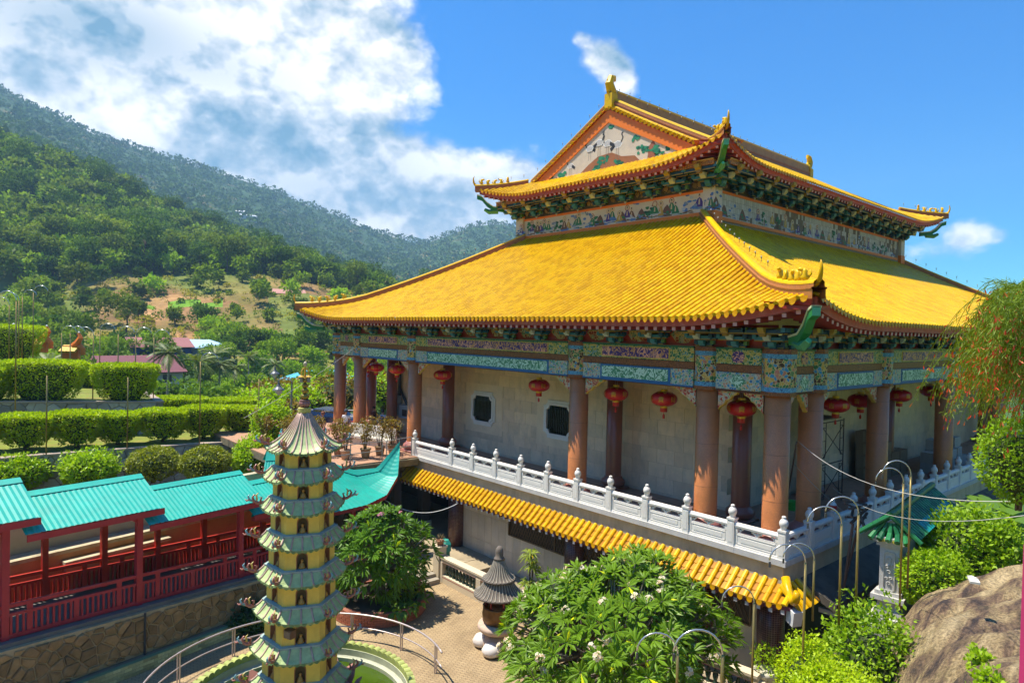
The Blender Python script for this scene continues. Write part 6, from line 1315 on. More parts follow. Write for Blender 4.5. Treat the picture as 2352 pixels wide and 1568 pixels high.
b = MB(); b.strip([[pvp(i / 30, .03) - np.array([0, 0, .05]) for i in range(31)], [pvp(i / 30, .03) - np.array([0, 0, .22]) for i in range(31)]]); b.build('eave_board', M_crim, pv)
b = MB(); b.prism([(0, 0), (.3, .0), (.25, -.25), (.32, -.45), (.2, -.7), (0, -.75)], lambda u, v, h: (16.35 + h, 26.75 + u, .45 + v), 0, .06); b.build('carved_pendant', mat('pink_carving', (.36, .07, .08), .6, .2, 9), pv)
# ================================================================ garden terraces
gt = lambda s: None
T1 = [(0.2, 40.95), (2.48, 40.97), (4.25, 40.96), (7.89, 40.61), (11.41, 40.09), (14.9, 39.45)]
def polywall(name, lb, pts, z0, z1, cell, seed, cap=.10, thick=.35, back=None):
    o = thing(name, lb, 'wall', (pts[0][0], pts[0][1], z0)); m_core = mat('grey_mortar', (.20, .185, .145), .95, .3, 3)
    for i, (a, c) in enumerate(zip(pts, pts[1:])):
        a, c = np.array(a), np.array(c); L = np.linalg.norm(c - a); u = (c - a) / L; nrm = np.array([u[1], -u[0]])
        if nrm @ (-a) < 0: nrm = -nrm
        F = lambda s, o_, z, a=a, u=u, nrm=nrm: (a[0] + u[0] * s + nrm[0] * o_, a[1] + u[1] * s + nrm[1] * o_, z)
        b = MB(); b.box(0, L, -thick, 0, z0, z1, F=F); b.build('wall_core', m_core, o); b = MB(); b.box(-.02, L + .02, -thick - .05, .08, z1, z1 + cap, F=F); b.build('coping', mat('pinkish_coping', (.36, .28, .22), .85, .2, 2), o)
        rubble(o, F, 0, L, lambda s: z0, lambda s: z1, cell, M_gry, seed + i, .04, .06)
    return o
polywall('stone_wall', 'lowest grey stone terrace wall behind the turquoise walkway roof', T1, -2.6, -.4, .52, 20)
T2 = [(1.2, 50.2), (2.95, 49.14), (6.56, 47.11), (10.34, 45.0)]
polywall('stone_wall', 'middle grey stone terrace wall behind the row of clipped hedges', T2, -.35, 1.6, .52, 60)
polywall('stone_wall', 'topmost short stone terrace wall at the left edge of the garden', [(2.0, 65.4), (3.77, 63.21), (5.74, 60.75)], 1.6, 2.95, .55, 90)
M_lawn = mat('garden_lawn', (.17, .20, .02), .95, .35, 1.3, dirt=(.26, .15, .055), dscale=.9, damt=.9, geo=True, bump=.4, bscale=30)
def terr(name, pts, z): b = MB(); n = len(pts); b.add([(x, y, z) for x, y in pts] + [(x, y, z - 3) for x, y in pts], [tuple(range(n))] + [(i, (i + 1) % n, n + (i + 1) % n, n + i) for i in range(n)]); return tag(b.build(name, M_lawn), kind='structure')
terr('garden_terrace', [(p[0], p[1] + .3) for p in T1] + [(15.2, 44), (24, 58), (10.3, 46), (6.6, 48), (0, 52)], -.34)
terr('garden_terrace', [(p[0], p[1] + .3) for p in T2] + [(10.7, 45.6), (11.6, 58), (9, 66), (2, 70)], 1.66)
polywall('stone_wall', 'short return of the middle stone wall running back behind the hedges', [(10.34, 45.0), (11.6, 58)], -.4, 1.6, .6, 120)
terr('garden_terrace', [(2.0, 65.7), (3.8, 63.5), (5.9, 60.9), (9, 66), (6, 80), (2, 80)], 3.02)
b = MB(); b.add([W(-14, 5.5, -2.4), W(9.5, 5.5, -2.4), (16.5, 39.2, -2.5), (15, 39.6, -2.5), (0, 41, -2.5), (-6, 42, -2.5)], [tuple(range(6))]); tag(b.build('lower_bed', mat('dark_bed_soil', (.10, .08, .04), .95, .3, 2)), kind='structure')
b = MB(); b.add([(13.0, 28.6, -.5), (18.6, 28.6, -.5), (18.6, 60, -.4), (10, 60, -.4)], [(0, 1, 2, 3)]); 
# ---- clipped hedges
HB = leafmat('hedge_leaves', (.36, .47, .006), (.46, .57, .008), .42, .45, var=.5, scale=1.5)
HB2 = leafmat('shrub_leaves', (.26, .42, .008), (.38, .53, .012), .44, .45, var=.5, scale=2)
def hedge_mesh(seed, n=5200, full=False, L=.11):
    rng = newrng(seed); P, N = [], []
    # bowl: flat clipped top, sides tapering down to a stem
    nt = int(n * .42); a = rng.random(nt) * 6.283; q = np.sqrt(rng.random(nt)); ex = (np.abs(np.cos(a)) ** 4 + np.abs(np.sin(a)) ** 4) ** -.25
    P.append(np.stack([np.cos(a) * q * ex * .98, np.sin(a) * q * ex * .98, np.full(nt, 1.) + rng.normal(size=nt) * .012 - .03 * q ** 6], 1)); N.append(np.tile([0, 0, 1.], (nt, 1)))
    ns = n - nt; a = rng.random(ns) * 6.283; t = rng.random(ns) ** .7; ex = (np.abs(np.cos(a)) ** 4 + np.abs(np.sin(a)) ** 4) ** -.25; r = np.interp(t, [0, .25, .5, .7, .86, 1], [.62, .79, .91, .98, 1.0, .98] if full else [.42, .66, .86, .97, 1.0, .98]); r = r * (1 + .05 * np.sin(a * 5 + t * 4)) + rng.normal(size=ns) * .02
    P.append(np.stack([np.cos(a) * r * ex, np.sin(a) * r * ex, (.02 if full else .10) + (.98 if full else .90) * t], 1)); N.append(np.stack([np.cos(a), np.sin(a), np.full(ns, .25 + 0 * a)], 1))
    Vc, cc = leafquads(np.concatenate(P), np.concatenate(N), L, rng, .6, .62, 0, .22); return Vc, cc
def stems(seed, n=7, h=.5, r0=.3):
    g = random.Random(seed); b = MB()
    for i in range(n): a = g.uniform(0, 6.28); q = g.uniform(.1, 1); b.tube([(.08 * math.cos(a), .08 * math.sin(a), -.1), (q * r0 * .5 * math.cos(a), q * r0 * .5 * math.sin(a), h * .5), (q * r0 * 1.7 * math.cos(a), q * r0 * 1.7 * math.sin(a), h * 1.25)], [.05, .035, .015], 5)
    b.obox((0, 0, .62), (.9, .9, .55)) if False else None
    return b.mesh('stems', mat('bark'), True)
core = MB((.012, .022, .006)); core.lathe([(.25, .12), (.55, .4), (.80, .72), (.86, .95), (.6, .965)], n=14); corem = core.mesh('inner_core', mat('hedge_core', (.035, .055, .010), .95, .3)); core = MB(); core.lathe([(.48, .02), (.74, .35), (.86, .85), (.6, .955)], n=20); corem2 = core.mesh('inner_core', mat('hedge_core'))  # solid dark cores closing the gaps behind the leaves
HMS = []
for k in range(3):
    Vc, cc = hedge_mesh(70 + k, 7500); HMS.append((Vc, cc))
for k in range(3): HMS.append(hedge_mesh(75 + k, 11000, True))
def hedge(x, y, z, w_, d_, h_, rz, lb, k=0, grp='clipped hedges on the terraces', leaf=None):
    o = thing('clipped_hedge', lb, 'hedge', (x, y, z), grp, rz); Vc, cc = HMS[k % 3 + (3 if z > .5 or y > 46 else 0)]; c0 = Vc.reshape(-1, 4, 3); ce = c0.mean(1, keepdims=True); S = np.array([w_ / 2, d_ / 2, h_]); m_ = (w_ + d_) / 4
    V2 = ce * S + (c0 - ce) * 1.15; inst(quadmesh('foliage', V2.reshape(-1, 3), cc, leaf or HB), 'foliage', o); q = inst(corem2 if (z > .5 or y > 46) else corem, 'inner_core', o); q.scale = (w_ / 2, d_ / 2, h_); s_ = inst(stems(k), 'stems', o); s_.scale = (w_ / 2.4, d_ / 2.4, h_ * .8); return o
vd = math.atan2(.755, .656)
HD = [(-.15 + 0, 43.9, 2.6, 'clipped hedge cut off by the left picture edge in the front row'), (3.7, 43.1, 2.75, 'clipped hedge, second in the front row from the left edge'), (5.86, 42.45, 2.75, 'clipped hedge with a slim stem in the front row, above the loose shrub'), (7.74, 42.25, 2.35, 'clipped hedge in the front row left of the second lamp pole'), (10.01, 41.95, 2.75, 'clipped hedge in the front row just right of the second lamp pole'), (12.15, 41.75, 2.45, 'clipped hedge in the front row, second from its right end'), (14.32, 41.9, 2.5, 'clipped hedge at the right end of the front row')]
for i, (x, y, w_, lb) in enumerate(HD):
    if i == 0: x, y = 1.5, 43.8
    hedge(x, y, -.34, w_, 1.9, 1.72 + .08 * (i % 3), vd - math.pi / 2 + .1 * (i % 2), lb, i)
hedge(5.0, 49.2, 1.66, 4.7, 2.2, 2.3, vd - math.pi / 2 + .05, 'long clipped hedge block on the middle terrace, left of two', 1); hedge(9.0, 46.9, 1.66, 3.5, 2.2, 2.15, vd - math.pi / 2, 'broad clipped hedge on the middle terrace above the wall end', 2); hedge(2.5, 50.4, 1.66, 2.6, 2.2, 1.9, vd - math.pi / 2, 'lower clipped hedge at the left end of the middle terrace', 0)
hedge(4.4, 63.8, 3.02, 4.2, 3, 2.9, vd - math.pi / 2, 'clipped hedge on the topmost terrace at the left edge', 1)
for i, (x, y, z, w_, h_, lb) in enumerate([(12.2, 47.6, -.34, 3.4, 1.9, 'clipped hedge behind the front row, right of the middle terrace wall'), (10.6, 53.5, 1.0, 3.0, 1.3, 'low far clipped hedge beyond the wall end'), (9.2, 57, 1.66, 4.4, 1.4, 'low clipped hedge behind the middle terrace hedges'), (15.6, 47.5, -.6, 3.0, 1.9, 'clipped hedge partly hidden behind the right end of the front row')]): hedge(x, y, z, w_, 2.0, h_, vd - math.pi / 2, lb, i)
# orange flower bed
rng = newrng(4); P = np.stack([rng.uniform(-2.4, 2.4, 900), rng.uniform(-1.4, 1.4, 900), .3 + .25 * rng.random(900)], 1); Vc, cc = leafquads(P, np.tile([0, 0, 1.], (900, 1)), .2, rng, .7, .6); fb_ = thing('flower_bed', 'bed of orange-leaved plants behind the middle terrace hedge', 'flower bed', (6.9, 58.5, 2.4)); inst(quadmesh('orange_foliage', Vc, cc, leafmat('orange_leaves', (.55, .19, .012), (.62, .28, .02), .3)), 'orange_foliage', fb_)
# round and loose shrubs before the lowest wall
def round_shrub(x, y, z, r, h, lb, seed, leaf, L=.14, n=2600, loose=0., cat='shrub', name='shrub', up=.3):
    rng = newrng(seed); d = sphere_pts(n, rng, up); rad = 1 - .12 * rng.random((n, 1)) + loose * (rng.random((n, 1)) ** 3) * np.clip(d[:, 2:3] + .4, 0, 1.2); lump = 1 + (.06 + .12 * loose) * np.sin(d[:, :1] * 7 + seed) * np.cos(d[:, 1:2] * 6 + d[:, 2:3] * 5)
    P = d * rad * lump * np.array([r, r, h / 2]) + np.array([0, 0, h / 2]); k = P[:, 2] > .03; Vc, cc = leafquads(P[k], d[k], L, rng, .55, .6, 0, .25); o = thing(name, lb, cat, (x, y, z), 'garden shrubs'); inst(quadmesh('foliage', Vc, cc, leaf), 'foliage', o); q = inst(stems(seed % 5), 'stems', o); q.scale = (r * .7, r * .7, h * .8)
    b = MB((.02, .035, .008)); b.lathe([(.15 * r, .1 * h), (.7 * r, .35 * h), (.74 * r, .6 * h), (.4 * r, .82 * h)], n=10); inst(b.mesh('inner_core', mat('hedge_core')), 'inner_core', o); return o  # solid dark core inside the leaf shell
M_box = leafmat('box_leaves', (.18, .23, .010), (.33, .34, .018), .3, .45, var=.6, scale=2.2)
def hzz(px, py, z): d = ray(px, py); t = (z - 6.5) / d[2]; return (t * d[0], t * d[1])
def depth_pt(px, py, zc): d = ray(px, py); f = CM.T @ d; return CP + d * zc / f[2]
for i, (px_, w_, h_, lf, lo, lb) in enumerate([(50, 2.2, 1.45, HB2, .4, 'loose bright shrub at the left edge before the lowest stone wall'), (205, 2.3, 1.6, HB2, .5, 'feathery bright shrub before the lowest stone wall, left of the round bushes'), (353, 2.55, 1.7, M_box, 0, 'round clipped bush, left of the two before the stone wall'), (472, 2.5, 1.75, M_box, 0, 'round clipped bush, right of the two before the stone wall'), (590, 2.3, 2.2, HB2, .3, 'bright leafy shrub just left of the pagoda roofs'), (622, 2.0, 2.2, HB2, .5, 'light green shrub behind the pagoda at the end of the hedges')]):
    x, y = hzz(px_, 1032 if i < 4 else 1022, -.4)
    if i == 5: x, y = hzz(625, 1000, -.2)
    k = .94; round_shrub(x * k, y * k, -2.5 + (.95 if i in (2, 3) else .6 if i != 5 else 2.1), w_ / 2, h_, lb, 30 + i, lf, .17 if lo else .12, 4600, lo)
# ---- arched lamp poles
M_pole = mat('brass_pole', (.30, .22, .07), .35, .25, 8, metal=.6); M_arch = mat('steel_arch', (.55, .55, .53), .25, .1, 8, metal=.8)
def pole(px, py_base, zb, py_top, dirx, lb, arch=True, r=.035, zc=None, k=1.):
    """slim pole with a curved steel outlet arm"""
    if zc is None: x, y = hzz(px, py_base, zb)
    else: p = depth_pt(px, py_base, zc); x, y, zb = p
    d = ray(px, py_top); t = math.hypot(x, y) / math.hypot(d[0], d[1]); zt = 6.5 + d[2] * t
    o = thing('lamp_pole', lb, 'pole', (x, y, zb), 'slim arched garden poles'); b = MB(); b.tube([(x, y, zb), (x, y, zt)], r, 7); b.build('shaft', M_pole, o, True)
    if arch:
        v = np.array([.755, -.656, 0]) * dirx; q = .34 * k; b = MB(); b.tube([np.array([x, y, zt - .02])] + [np.array([x, y, zt]) + v * q * (1 - math.cos(a)) + np.array([0, 0, q * 1.0 * math.sin(a)]) for a in np.linspace(0.05, math.pi * .97, 12)], r * .62, 6); b.build('arched_arm', M_arch, o, True)
        e = np.array([x, y, zt]) + v * q * 1.97 + np.array([0, 0, .0]); b = MB((.06, .06, .06)); b.lathe([(r * .9, -.1), (r * .9, 0)], e, 6); b.build('arm_tip', paint(), o)
PL = [(106, 1044, -.3, 862, 0, 'bare slim pole standing in front of the second front hedge'), (292, 1029, -.3, 866, 0, 'bare slim pole between the third and fourth front hedges'), (458, 1018, -.3, 830, 1, 'tall slim pole between the fourth and fifth front hedges'), (593, 1008, -.3, 870, 0, 'slim pole right of the last front hedge'),
      (213, 916, 1.66, 770, -1, 'arched pole at the right end of the long middle hedge'), (352, 915, 1.66, 775, 1, 'arched pole right of the broad middle hedge'), (310, 915, 1.66, 770, 1, 'arched pole above the broad middle hedge'), (270, 920, 1.66, 768, 1, 'arched pole left of the broad middle hedge'), (228, 905, 1.66, 760, 1, 'arched pole behind the right end of the long hedge'),
      (35, 940, 1.66, 690, -1, 'tall arched pole at the left end of the middle hedge'), (75, 850, 3.0, 672, 1, 'tall arched pole right of the topmost hedge'), (50, 850, 3.0, 682, 1, 'tall arched pole behind the topmost hedge, second from right'), (42, 850, 3.0, 690, -1, 'tall arched pole behind the topmost hedge, third from right'), (20, 850, 3.0, 700, -1, 'tall arched pole nearest the left edge'), (140, 900, 1.66, 765, 1, 'arched pole behind the orange flower bed, left'), (160, 900, 1.66, 766, 1, 'arched pole behind the orange flower bed, right')]
for px_, pb2, zb, pt, dx, lb in PL: pole(px_, pb2, zb, pt, dx or 1, lb, dx != 0, .034, k=1.5)
# golden dragon walls at the far left
def dragonwall(x, y, z, lb, L=3.4):
    o = thing('golden_wall', lb, 'ornament', (x, y, z), None, vd - math.pi / 2); b = MB((.55, .22, .02)); b.box(-L, 0, -.2, .2, -.4, .9); b.build('ridge_wall', M_orange, o, world=False)
    b = MB(YC[2]);
    for i in range(10): b.tube([(-L + i * L / 10 + .1, .1, .9), (-L + i * L / 10 + .1, -.7, .3)], .13, 6, YC[i % 5])
    b.build('tile_rows', M_tile, o, world=False); b = MB((.6, .25, .02)); b.tube([(-.6, 0, .9), (-.2, 0, 1.2), (.1, 0, 1.7), (-.05, 0, 2.1), (-.3, 0, 2.0)], [.3, .32, .26, .16, .06], 8); b.tube([(0, 0, .9), (.35, 0, .6), (.4, 0, 0)], [.3, .25, .2], 8); b.build('dragon_head', M_orange, o, world=False); b = MB((.8, .8, .8)); b.lathe([(.02, -.1), (.1, 0), (.02, .1)], (-.05, 0, 2.25), 8); b.build('white_globe', paint(), o, world=False)
x, y = hzz(32, 846, 2.9); dragonwall(x * 1.05, y * 1.05, 3.9, 'golden tiled dragon wall at the left edge above the topmost hedge'); p = depth_pt(108, 800, 66); dragonwall(*p, 'golden tiled roof end with a dragon head behind the topmost hedge'); p = depth_pt(182, 815, 66); dragonwall(*p, 'small golden roof ornament behind the orange flower bed', 1.6)
# street lamps in the valley side
for px_, pt, pb2, zc_, lb in ((630, 850, 950, 60, 'grey street lamp post with a bell lamp left of the pagoda spire'), (668, 885, 1010, 46, 'grey street lamp post with a curved arm just left of the pagoda spire')):
    p = depth_pt(px_, pb2, zc_); d = depth_pt(px_, pt, zc_); o = thing('street_lamp', lb, 'street lamp', tuple(p)); b = MB((.20, .22, .22)); b.tube([p, (p[0], p[1], d[2])], .06, 6); b.build('post', paint(), o)
    q = np.array([p[0], p[1], d[2]]) + (np.array([-.755, .656, 0]) * .9 if zc_ < 50 else 0); b = MB((.10, .11, .12)); b.lathe([(.42, -.35), (.36, -.25), (.18, -.1), (.1, .05), (.03, .4)], q, 12); b.build('lamp_hood', paint(), o); b = MB((.6, .6, .56)); b.lathe([(.05, -.7), (.24, -.5), (.26, -.35)], q, 10); b.build('lamp_globe', paint(), o)
    if zc_ < 50: b = MB((.2, .22, .22)); b.tube([(p[0], p[1], d[2] - .9), (p[0], p[1], d[2] + .3), q * .5 + np.array([p[0], p[1], d[2]]) * .5 + np.array([0, 0, .55]), q + np.array([0, 0, .35])], .04, 6); b.build('arm', paint(), o)
# ================================================================ right-hand side: green-tiled wall, boulder, coping
gw = thing('green_roofed_wall', 'short white wall with a carved end pillar and a green glazed tile roof beside the alley', 'wall', (18.85, 6.6, -1.0))
M_wp = mat('grey_white_plaster', (.50, .48, .44), .75, .15, 2, dirt=(.30, .27, .22), dscale=1.6, damt=.6, geo=True); M_gt = mat('green_glazed_tile', (1, 1, 1), .4, .25, 6, attr=True, coat=.08, spec=.25)
ga = math.atan2(6.98 - 6.45, 23.6 - 19.0); gu = np.array([math.cos(ga), math.sin(ga)]); gn = np.array([-gu[1], gu[0]])
GW = lambda s, t, z: (18.72 + gu[0] * s + gn[0] * t, 6.46 + gu[1] * s + gn[1] * t, z)
b = MB(); b.box(.5, 5.1, -.17, .17, -1.6, 1.3, F=GW); b.build('wall_body', M_wp, gw)
b = MB(); b.box(.05, .52, -.23, .23, -.15, 1.12, F=GW); pl_ = b.build('pillar', M_wp, gw)
b = MB(); b.box(-.02, .6, -.3, .3, 1.12, 1.22, F=GW); b.box(-.08, .66, -.36, .36, 1.22, 1.36, F=GW); b.build('pillar_head', M_wp, pl_)
for q in (-.14, .14): b = MB((.5, .42, .06)); b.prism([(q + .06 * math.cos(t), 1.29 + .045 * math.sin(t)) for t in np.linspace(0, 6.28, 10, endpoint=False)], lambda u, v, h: GW(-.081 - h, u, v), 0, .02); b.build('gilt_boss', paint(), pl_)
for z0, z1, e in ((-.15, -.05, .08), (-.28, -.15, .16), (-.55, -.28, .02), (-.72, -.55, .10), (-.9, -.72, .22), (-1.15, -.9, .34)): b = MB(); b.box(.05 - e, .52 + e * .3, -.23 - e, .23 + e, z0, z1, F=GW); b.build('pillar_step', M_wp, pl_)
# carved relief on the pillar face
fr = lambda u, v, h: GW(.05 - h, u, v)
rel = MB((.44, .42, .40))
oc = [(-.14, .02), (-.10, -.04), (.10, -.04), (.14, .02), (.14, .92), (.10, .98), (-.10, .98), (-.14, .92)]
ins_ = [(a * .86, .47 + (c - .47) * .94) for a, c in oc]; n = 8
rel.add([fr(a, c, 0) for a, c in oc] + [fr(a, c, .03) for a, c in oc] + [fr(a, c, .03) for a, c in ins_] + [fr(a, c, .005) for a, c in ins_], [(k * n + i, k * n + (i + 1) % n, (k + 1) * n + (i + 1) % n, (k + 1) * n + i) for k in range(3) for i in range(n)])
for u0, v0, r_ in ((0, .78, .07), (-.04, .62, .05), (.05, .58, .05), (0, .45, .06), (-.05, .3, .04), (.05, .28, .04), (0, .16, .05)):
    rel.tube([fr(u0 + r_ * (1 - t / 7) * math.cos(t), v0 + r_ * (1 - t / 7) * math.sin(t), .02) for t in np.linspace(0, 5.5, 12)], .014, 5)
rel.build('carved_relief', M_wp, pl_)
GC = [(.02, .16, .05), (.015, .12, .045), (.03, .2, .07), (.012, .10, .04)]; TQ = [(.01, .26, .27), (.015, .3, .26), (.01, .22, .24)]
g = newrng(6); gr_ = thing('tile_roof', None, None); gr_.parent = gw
b = MB((.02, .10, .04)); b.strip([[GW(s, -.62, 1.36) for s in (0, 5.2)], [GW(s, 0, 1.86) for s in (0, 5.2)], [GW(s, .62, 1.36) for s in (0, 5.2)]]); b.build('pan_tiles', M_gt, gr_)
for sd in (-1, 1):
    for i in range(26):
        s = .12 + i * .2; q = MB(); nseg_ = 5
        for k in range(nseg_):
            f0, f1 = k / nseg_, (k + 1) / nseg_ + .02; c = TQ[g.integers(3)] if (sd < 0 and k < 2 and 5 < i < 24 and g.random() < .8) else GC[g.integers(4)]
            q.tube([GW(s, sd * .64 * (1 - f0), 1.375 + .5 * f0), GW(s, sd * .64 * (1 - f1), 1.375 + .5 * f1)], [.055, .045], 6, c)
        q.build('tile_row', M_gt, gr_)
for sd in (-1, 1):
    q = MB((.02, .15, .05)); q.tube([GW(-.02, sd * .72, 1.36), GW(.02, sd * .4, 1.62), GW(.06, sd * .02, 1.92)], [.06, .065, .07], 7); q.build('verge_tiles', M_gt, gr_)
q = MB((.02, .13, .04)); q.tube([GW(0, 0, 1.93), GW(2.5, 0, 1.91), GW(5.2, 0, 1.93)], .09, 8); q.build('ridge_tile', M_gt, gr_)
for k in range(5): t = -.42 + .21 * k; q = MB(GC[k % 4]); q.tube([GW(-.16, t, 1.30), GW(.04, t * .8, 1.46), GW(.1, t * .35, 1.72)], [.075, .065, .05], 7); q.build('end_tile', M_gt, gr_)
bt_ = thing('broken_timber', 'heap of broken brown timber between the balustrade and the green roof', 'timber', (20.6, 8.2, 1.0)); g = newrng(9)
for i in range(9): b = MB((.16, .085, .05)); c = np.array([20.7 + .5 * g.random(), 8.0 + .3 * g.random(), 1.0 + .12 * i * .6]); d = np.array([.45 + .2 * g.random(), .1 * g.normal(), .12 * g.normal()]); b.bar(c - d, c + d, .07, .05); b.build('plank', plain(), bt_)
b = MB((.15, .08, .05)); b.bar((20.5, 8.3, -1.1), (20.55, 8.1, 1.02), .06); b.bar((21.0, 8.5, -1.1), (21.05, 8.1, 1.02), .06); b.build('prop', plain(), bt_)
# boulder
def dp(px, zc, z): d = depth_pt(px, 1000, zc); return np.array([d[0], d[1], z])
rows = []; nu, nv = 60, 64
for j in range(nv + 1):
    v = j / nv; zc = 6.5 + 11.2 * v; row = []
    for i in range(nu + 1):
        u = i / nu; px_ = 2012 + 395 * u - 10 * v; z = 1.92 - 1.05 * v ** 1.4 - 2.4 * (1 - u) ** 2.6 + .22 * math.sin(u * 7 + v * 4) * math.sin(v * 6 + 1)
        if v > .84: z -= ((v - .84) / .16) ** 2 * 3.2
        p = dp(px_, zc, z); n = float(vnoise(p[0] * 1., p[1] * 1., .9, 4)) * .22 + float(vnoise(p[0], p[1], .3, 8)) * .09 + float(vnoise(p[0] + p[1] * .4, p[1], .12, 3)) * .035 - abs(math.sin(p[0] * 1.1 + p[1] * 2.3)) ** 14 * .14; row.append((p[0], p[1], z + n - .15))
    rows.append(row)
b = MB(); b.strip(rows)
M_rock = bpy.data.materials.new('granite_boulder'); M_rock.use_nodes = True; t = NT(M_rock.node_tree); bs = t.n['Principled BSDF']; tc_ = t.new('ShaderNodeTexCoord')
mp_ = t.new('ShaderNodeMapping'); mp_.inputs['Rotation'].default_value = (0, 0, R(-38)); mp_.inputs['Scale'].default_value = (.35, 1.6, 1); t.l.new(tc_.outputs['Object'], mp_.inputs[0])
f1_ = t.noise(mp_.outputs[0], 1.3, 9, .65, .4); f2_ = t.noise(tc_.outputs['Object'], 18, 6, .7); f3_ = t.noise(tc_.outputs['Object'], 1.1, 5, .6)
c = t.ramp(f1_, [(.38, (.05, .032, .026)), (.45, (.17, .105, .06)), (.52, (.31, .22, .105)), (.62, (.44, .33, .175))]); c = t.mix(1, c, t.ramp(f2_, [(.36, (.5,) * 3), (.62, (1.5,) * 3)]), 'MULTIPLY'); c = t.mix(t.ramp(f3_, [(.55, (0, 0, 0)), (.75, (.6,) * 3)]), c, (.16, .12, .045))
t.l.new(c, bs.inputs['Base Color']); bs.inputs['Roughness'].default_value = .9; bp_ = t.new('ShaderNodeBump'); bp_.inputs['Strength'].default_value = .9; bp_.inputs['Distance'].default_value = .12; t.l.new(f2_, bp_.inputs['Height']); t.l.new(bp_.outputs[0], bs.inputs['Normal'])
b.build('boulder', M_rock, None, True, label='huge weathered brown granite boulder at the lower right', cat='boulder')
b = MB((.62, .58, .5)); c = dp(2248, 12.6, 1.95); b.obox(c, (.28, .16, .04), .4); b.obox(c + np.array([.1, .05, .02]), (.15, .1, .03), 1.0); b.build('paper_scrap', plain(), None, label='scrap of white paper lying on the boulder', cat='litter')
# coping wall at the right edge
cwl = thing('coping_wall', 'weathered stone wall with pale coping slabs along the right edge', 'wall', tuple(dp(2320, 12, .5))); M_cp2 = mat('pale_coping_stone', (.50, .43, .30), .85, .25, 2.5, dirt=(.17, .14, .10), dscale=2.5, damt=.7, geo=True)
def cpt(zc, side): # edge of the coping at a distance
    f = (zc - 10) / 8; z = 1.42 + (.52 - 1.42) * f; px_ = (2300 + 22 * f) if side < 0 else (2348 + 4 * f); return dp(px_ if side < 0 else px_ + 30, zc, z)
zz = np.linspace(6.5, 19, 12)
for a, c in zip(zz, zz[1:]):
    q = MB(); p = [cpt(a + .015, -1), cpt(a + .015, 1), cpt(c - .015, 1), cpt(c - .015, -1)]; e = np.array([0, 0, rnd.uniform(-.02, .02)]); q.hexa([x - np.array([0, 0, .16]) for x in p] + [x + e for x in p]); q.build('coping_stone', M_cp2, cwl)
q = MB(); q.hexa([cpt(6.5, -1) + np.array([.05, -.02, -2.5]), cpt(6.5, 1) - np.array([0, 0, 2.5]), cpt(19, 1) - np.array([0, 0, 2.5]), cpt(19, -1) + np.array([.05, -.02, -2.5]), cpt(6.5, -1) + np.array([.03, -.06, -.16]), cpt(6.5, 1) - np.array([0, 0, .16]), cpt(19, 1) - np.array([0, 0, .16]), cpt(19, -1) + np.array([.03, -.06, -.16])]); q.build('wall_face', M_cp2, cwl)
# terrace the view is taken from, with one pink post inside the frame
b = MB((.35, .33, .3)); b.hexa([tuple(dp(px_, zc_, z_)) for z_ in (4.7, 4.88) for px_, zc_ in ((-500, 1.2), (2900, 1.2), (2900, 2.9), (-500, 2.0))]); tag(b.build('viewing_terrace', plain()), kind='structure')
pk = thing('pink_post', 'magenta painted post at the right picture edge', 'post', tuple(dp(2380, 2.7, 4.88))); c = dp(2382, 2.7, 5.2); b = MB((.42, .02, .11)); b.obox((c[0], c[1], 5.27), (.045, .045, .80), vd); b.build('post_shaft', plain(), pk); b = MB((.25, .24, .23)); b.obox((c[0], c[1], 5.86), (.03, .03, .42), vd); b.build('steel_stub', plain(), pk)
# ground under the right side
b = MB(); b.add([tuple(dp(1700, 10, -2.2)), tuple(dp(2500, 7, -.6)), tuple(dp(2700, 26, -.6)), (34, 7.6, -1.2), (19.2, 7.6, -2.0), (17.5, 8.3, -2.4)], [tuple(range(6))]); tag(b.build('earth_bank', mat('bank_soil', (.09, .065, .035), .95, .3, 2)), kind='structure')
# arched poles on the right
for px_, zc_, pt, pb2, lb in ((1840, 12.5, 1290, 1640, 'arched pole in front of the podium corner, nearest the bright bush'), (1866, 14.5, 1283, 1425, 'arched pole just right of the podium corner pillar'), (1926, 13.2, 1202, 1440, 'arched pole left of the carved pillar, second from the corner'), (1964, 13.6, 1178, 1440, 'arched pole immediately left of the carved pillar'), (2066, 16.2, 1106, 1400, 'arched pole in front of the carved pillar'), (2084, 15.8, 1090, 1350, 'tallest arched pole behind the carved pillar'), (1656, 9.2, 1502, 1640, 'thick arched pole at the bottom edge right of the frangipani'), (1553, 11, 1500, 1640, 'small arched pole at the bottom edge below the frangipani'), (1725, 14, 1382, 1640, 'arched pole in front of the maroon podium pillar')):
    pole(px_, pb2, 0, pt, -1, lb, True, .024, zc_)
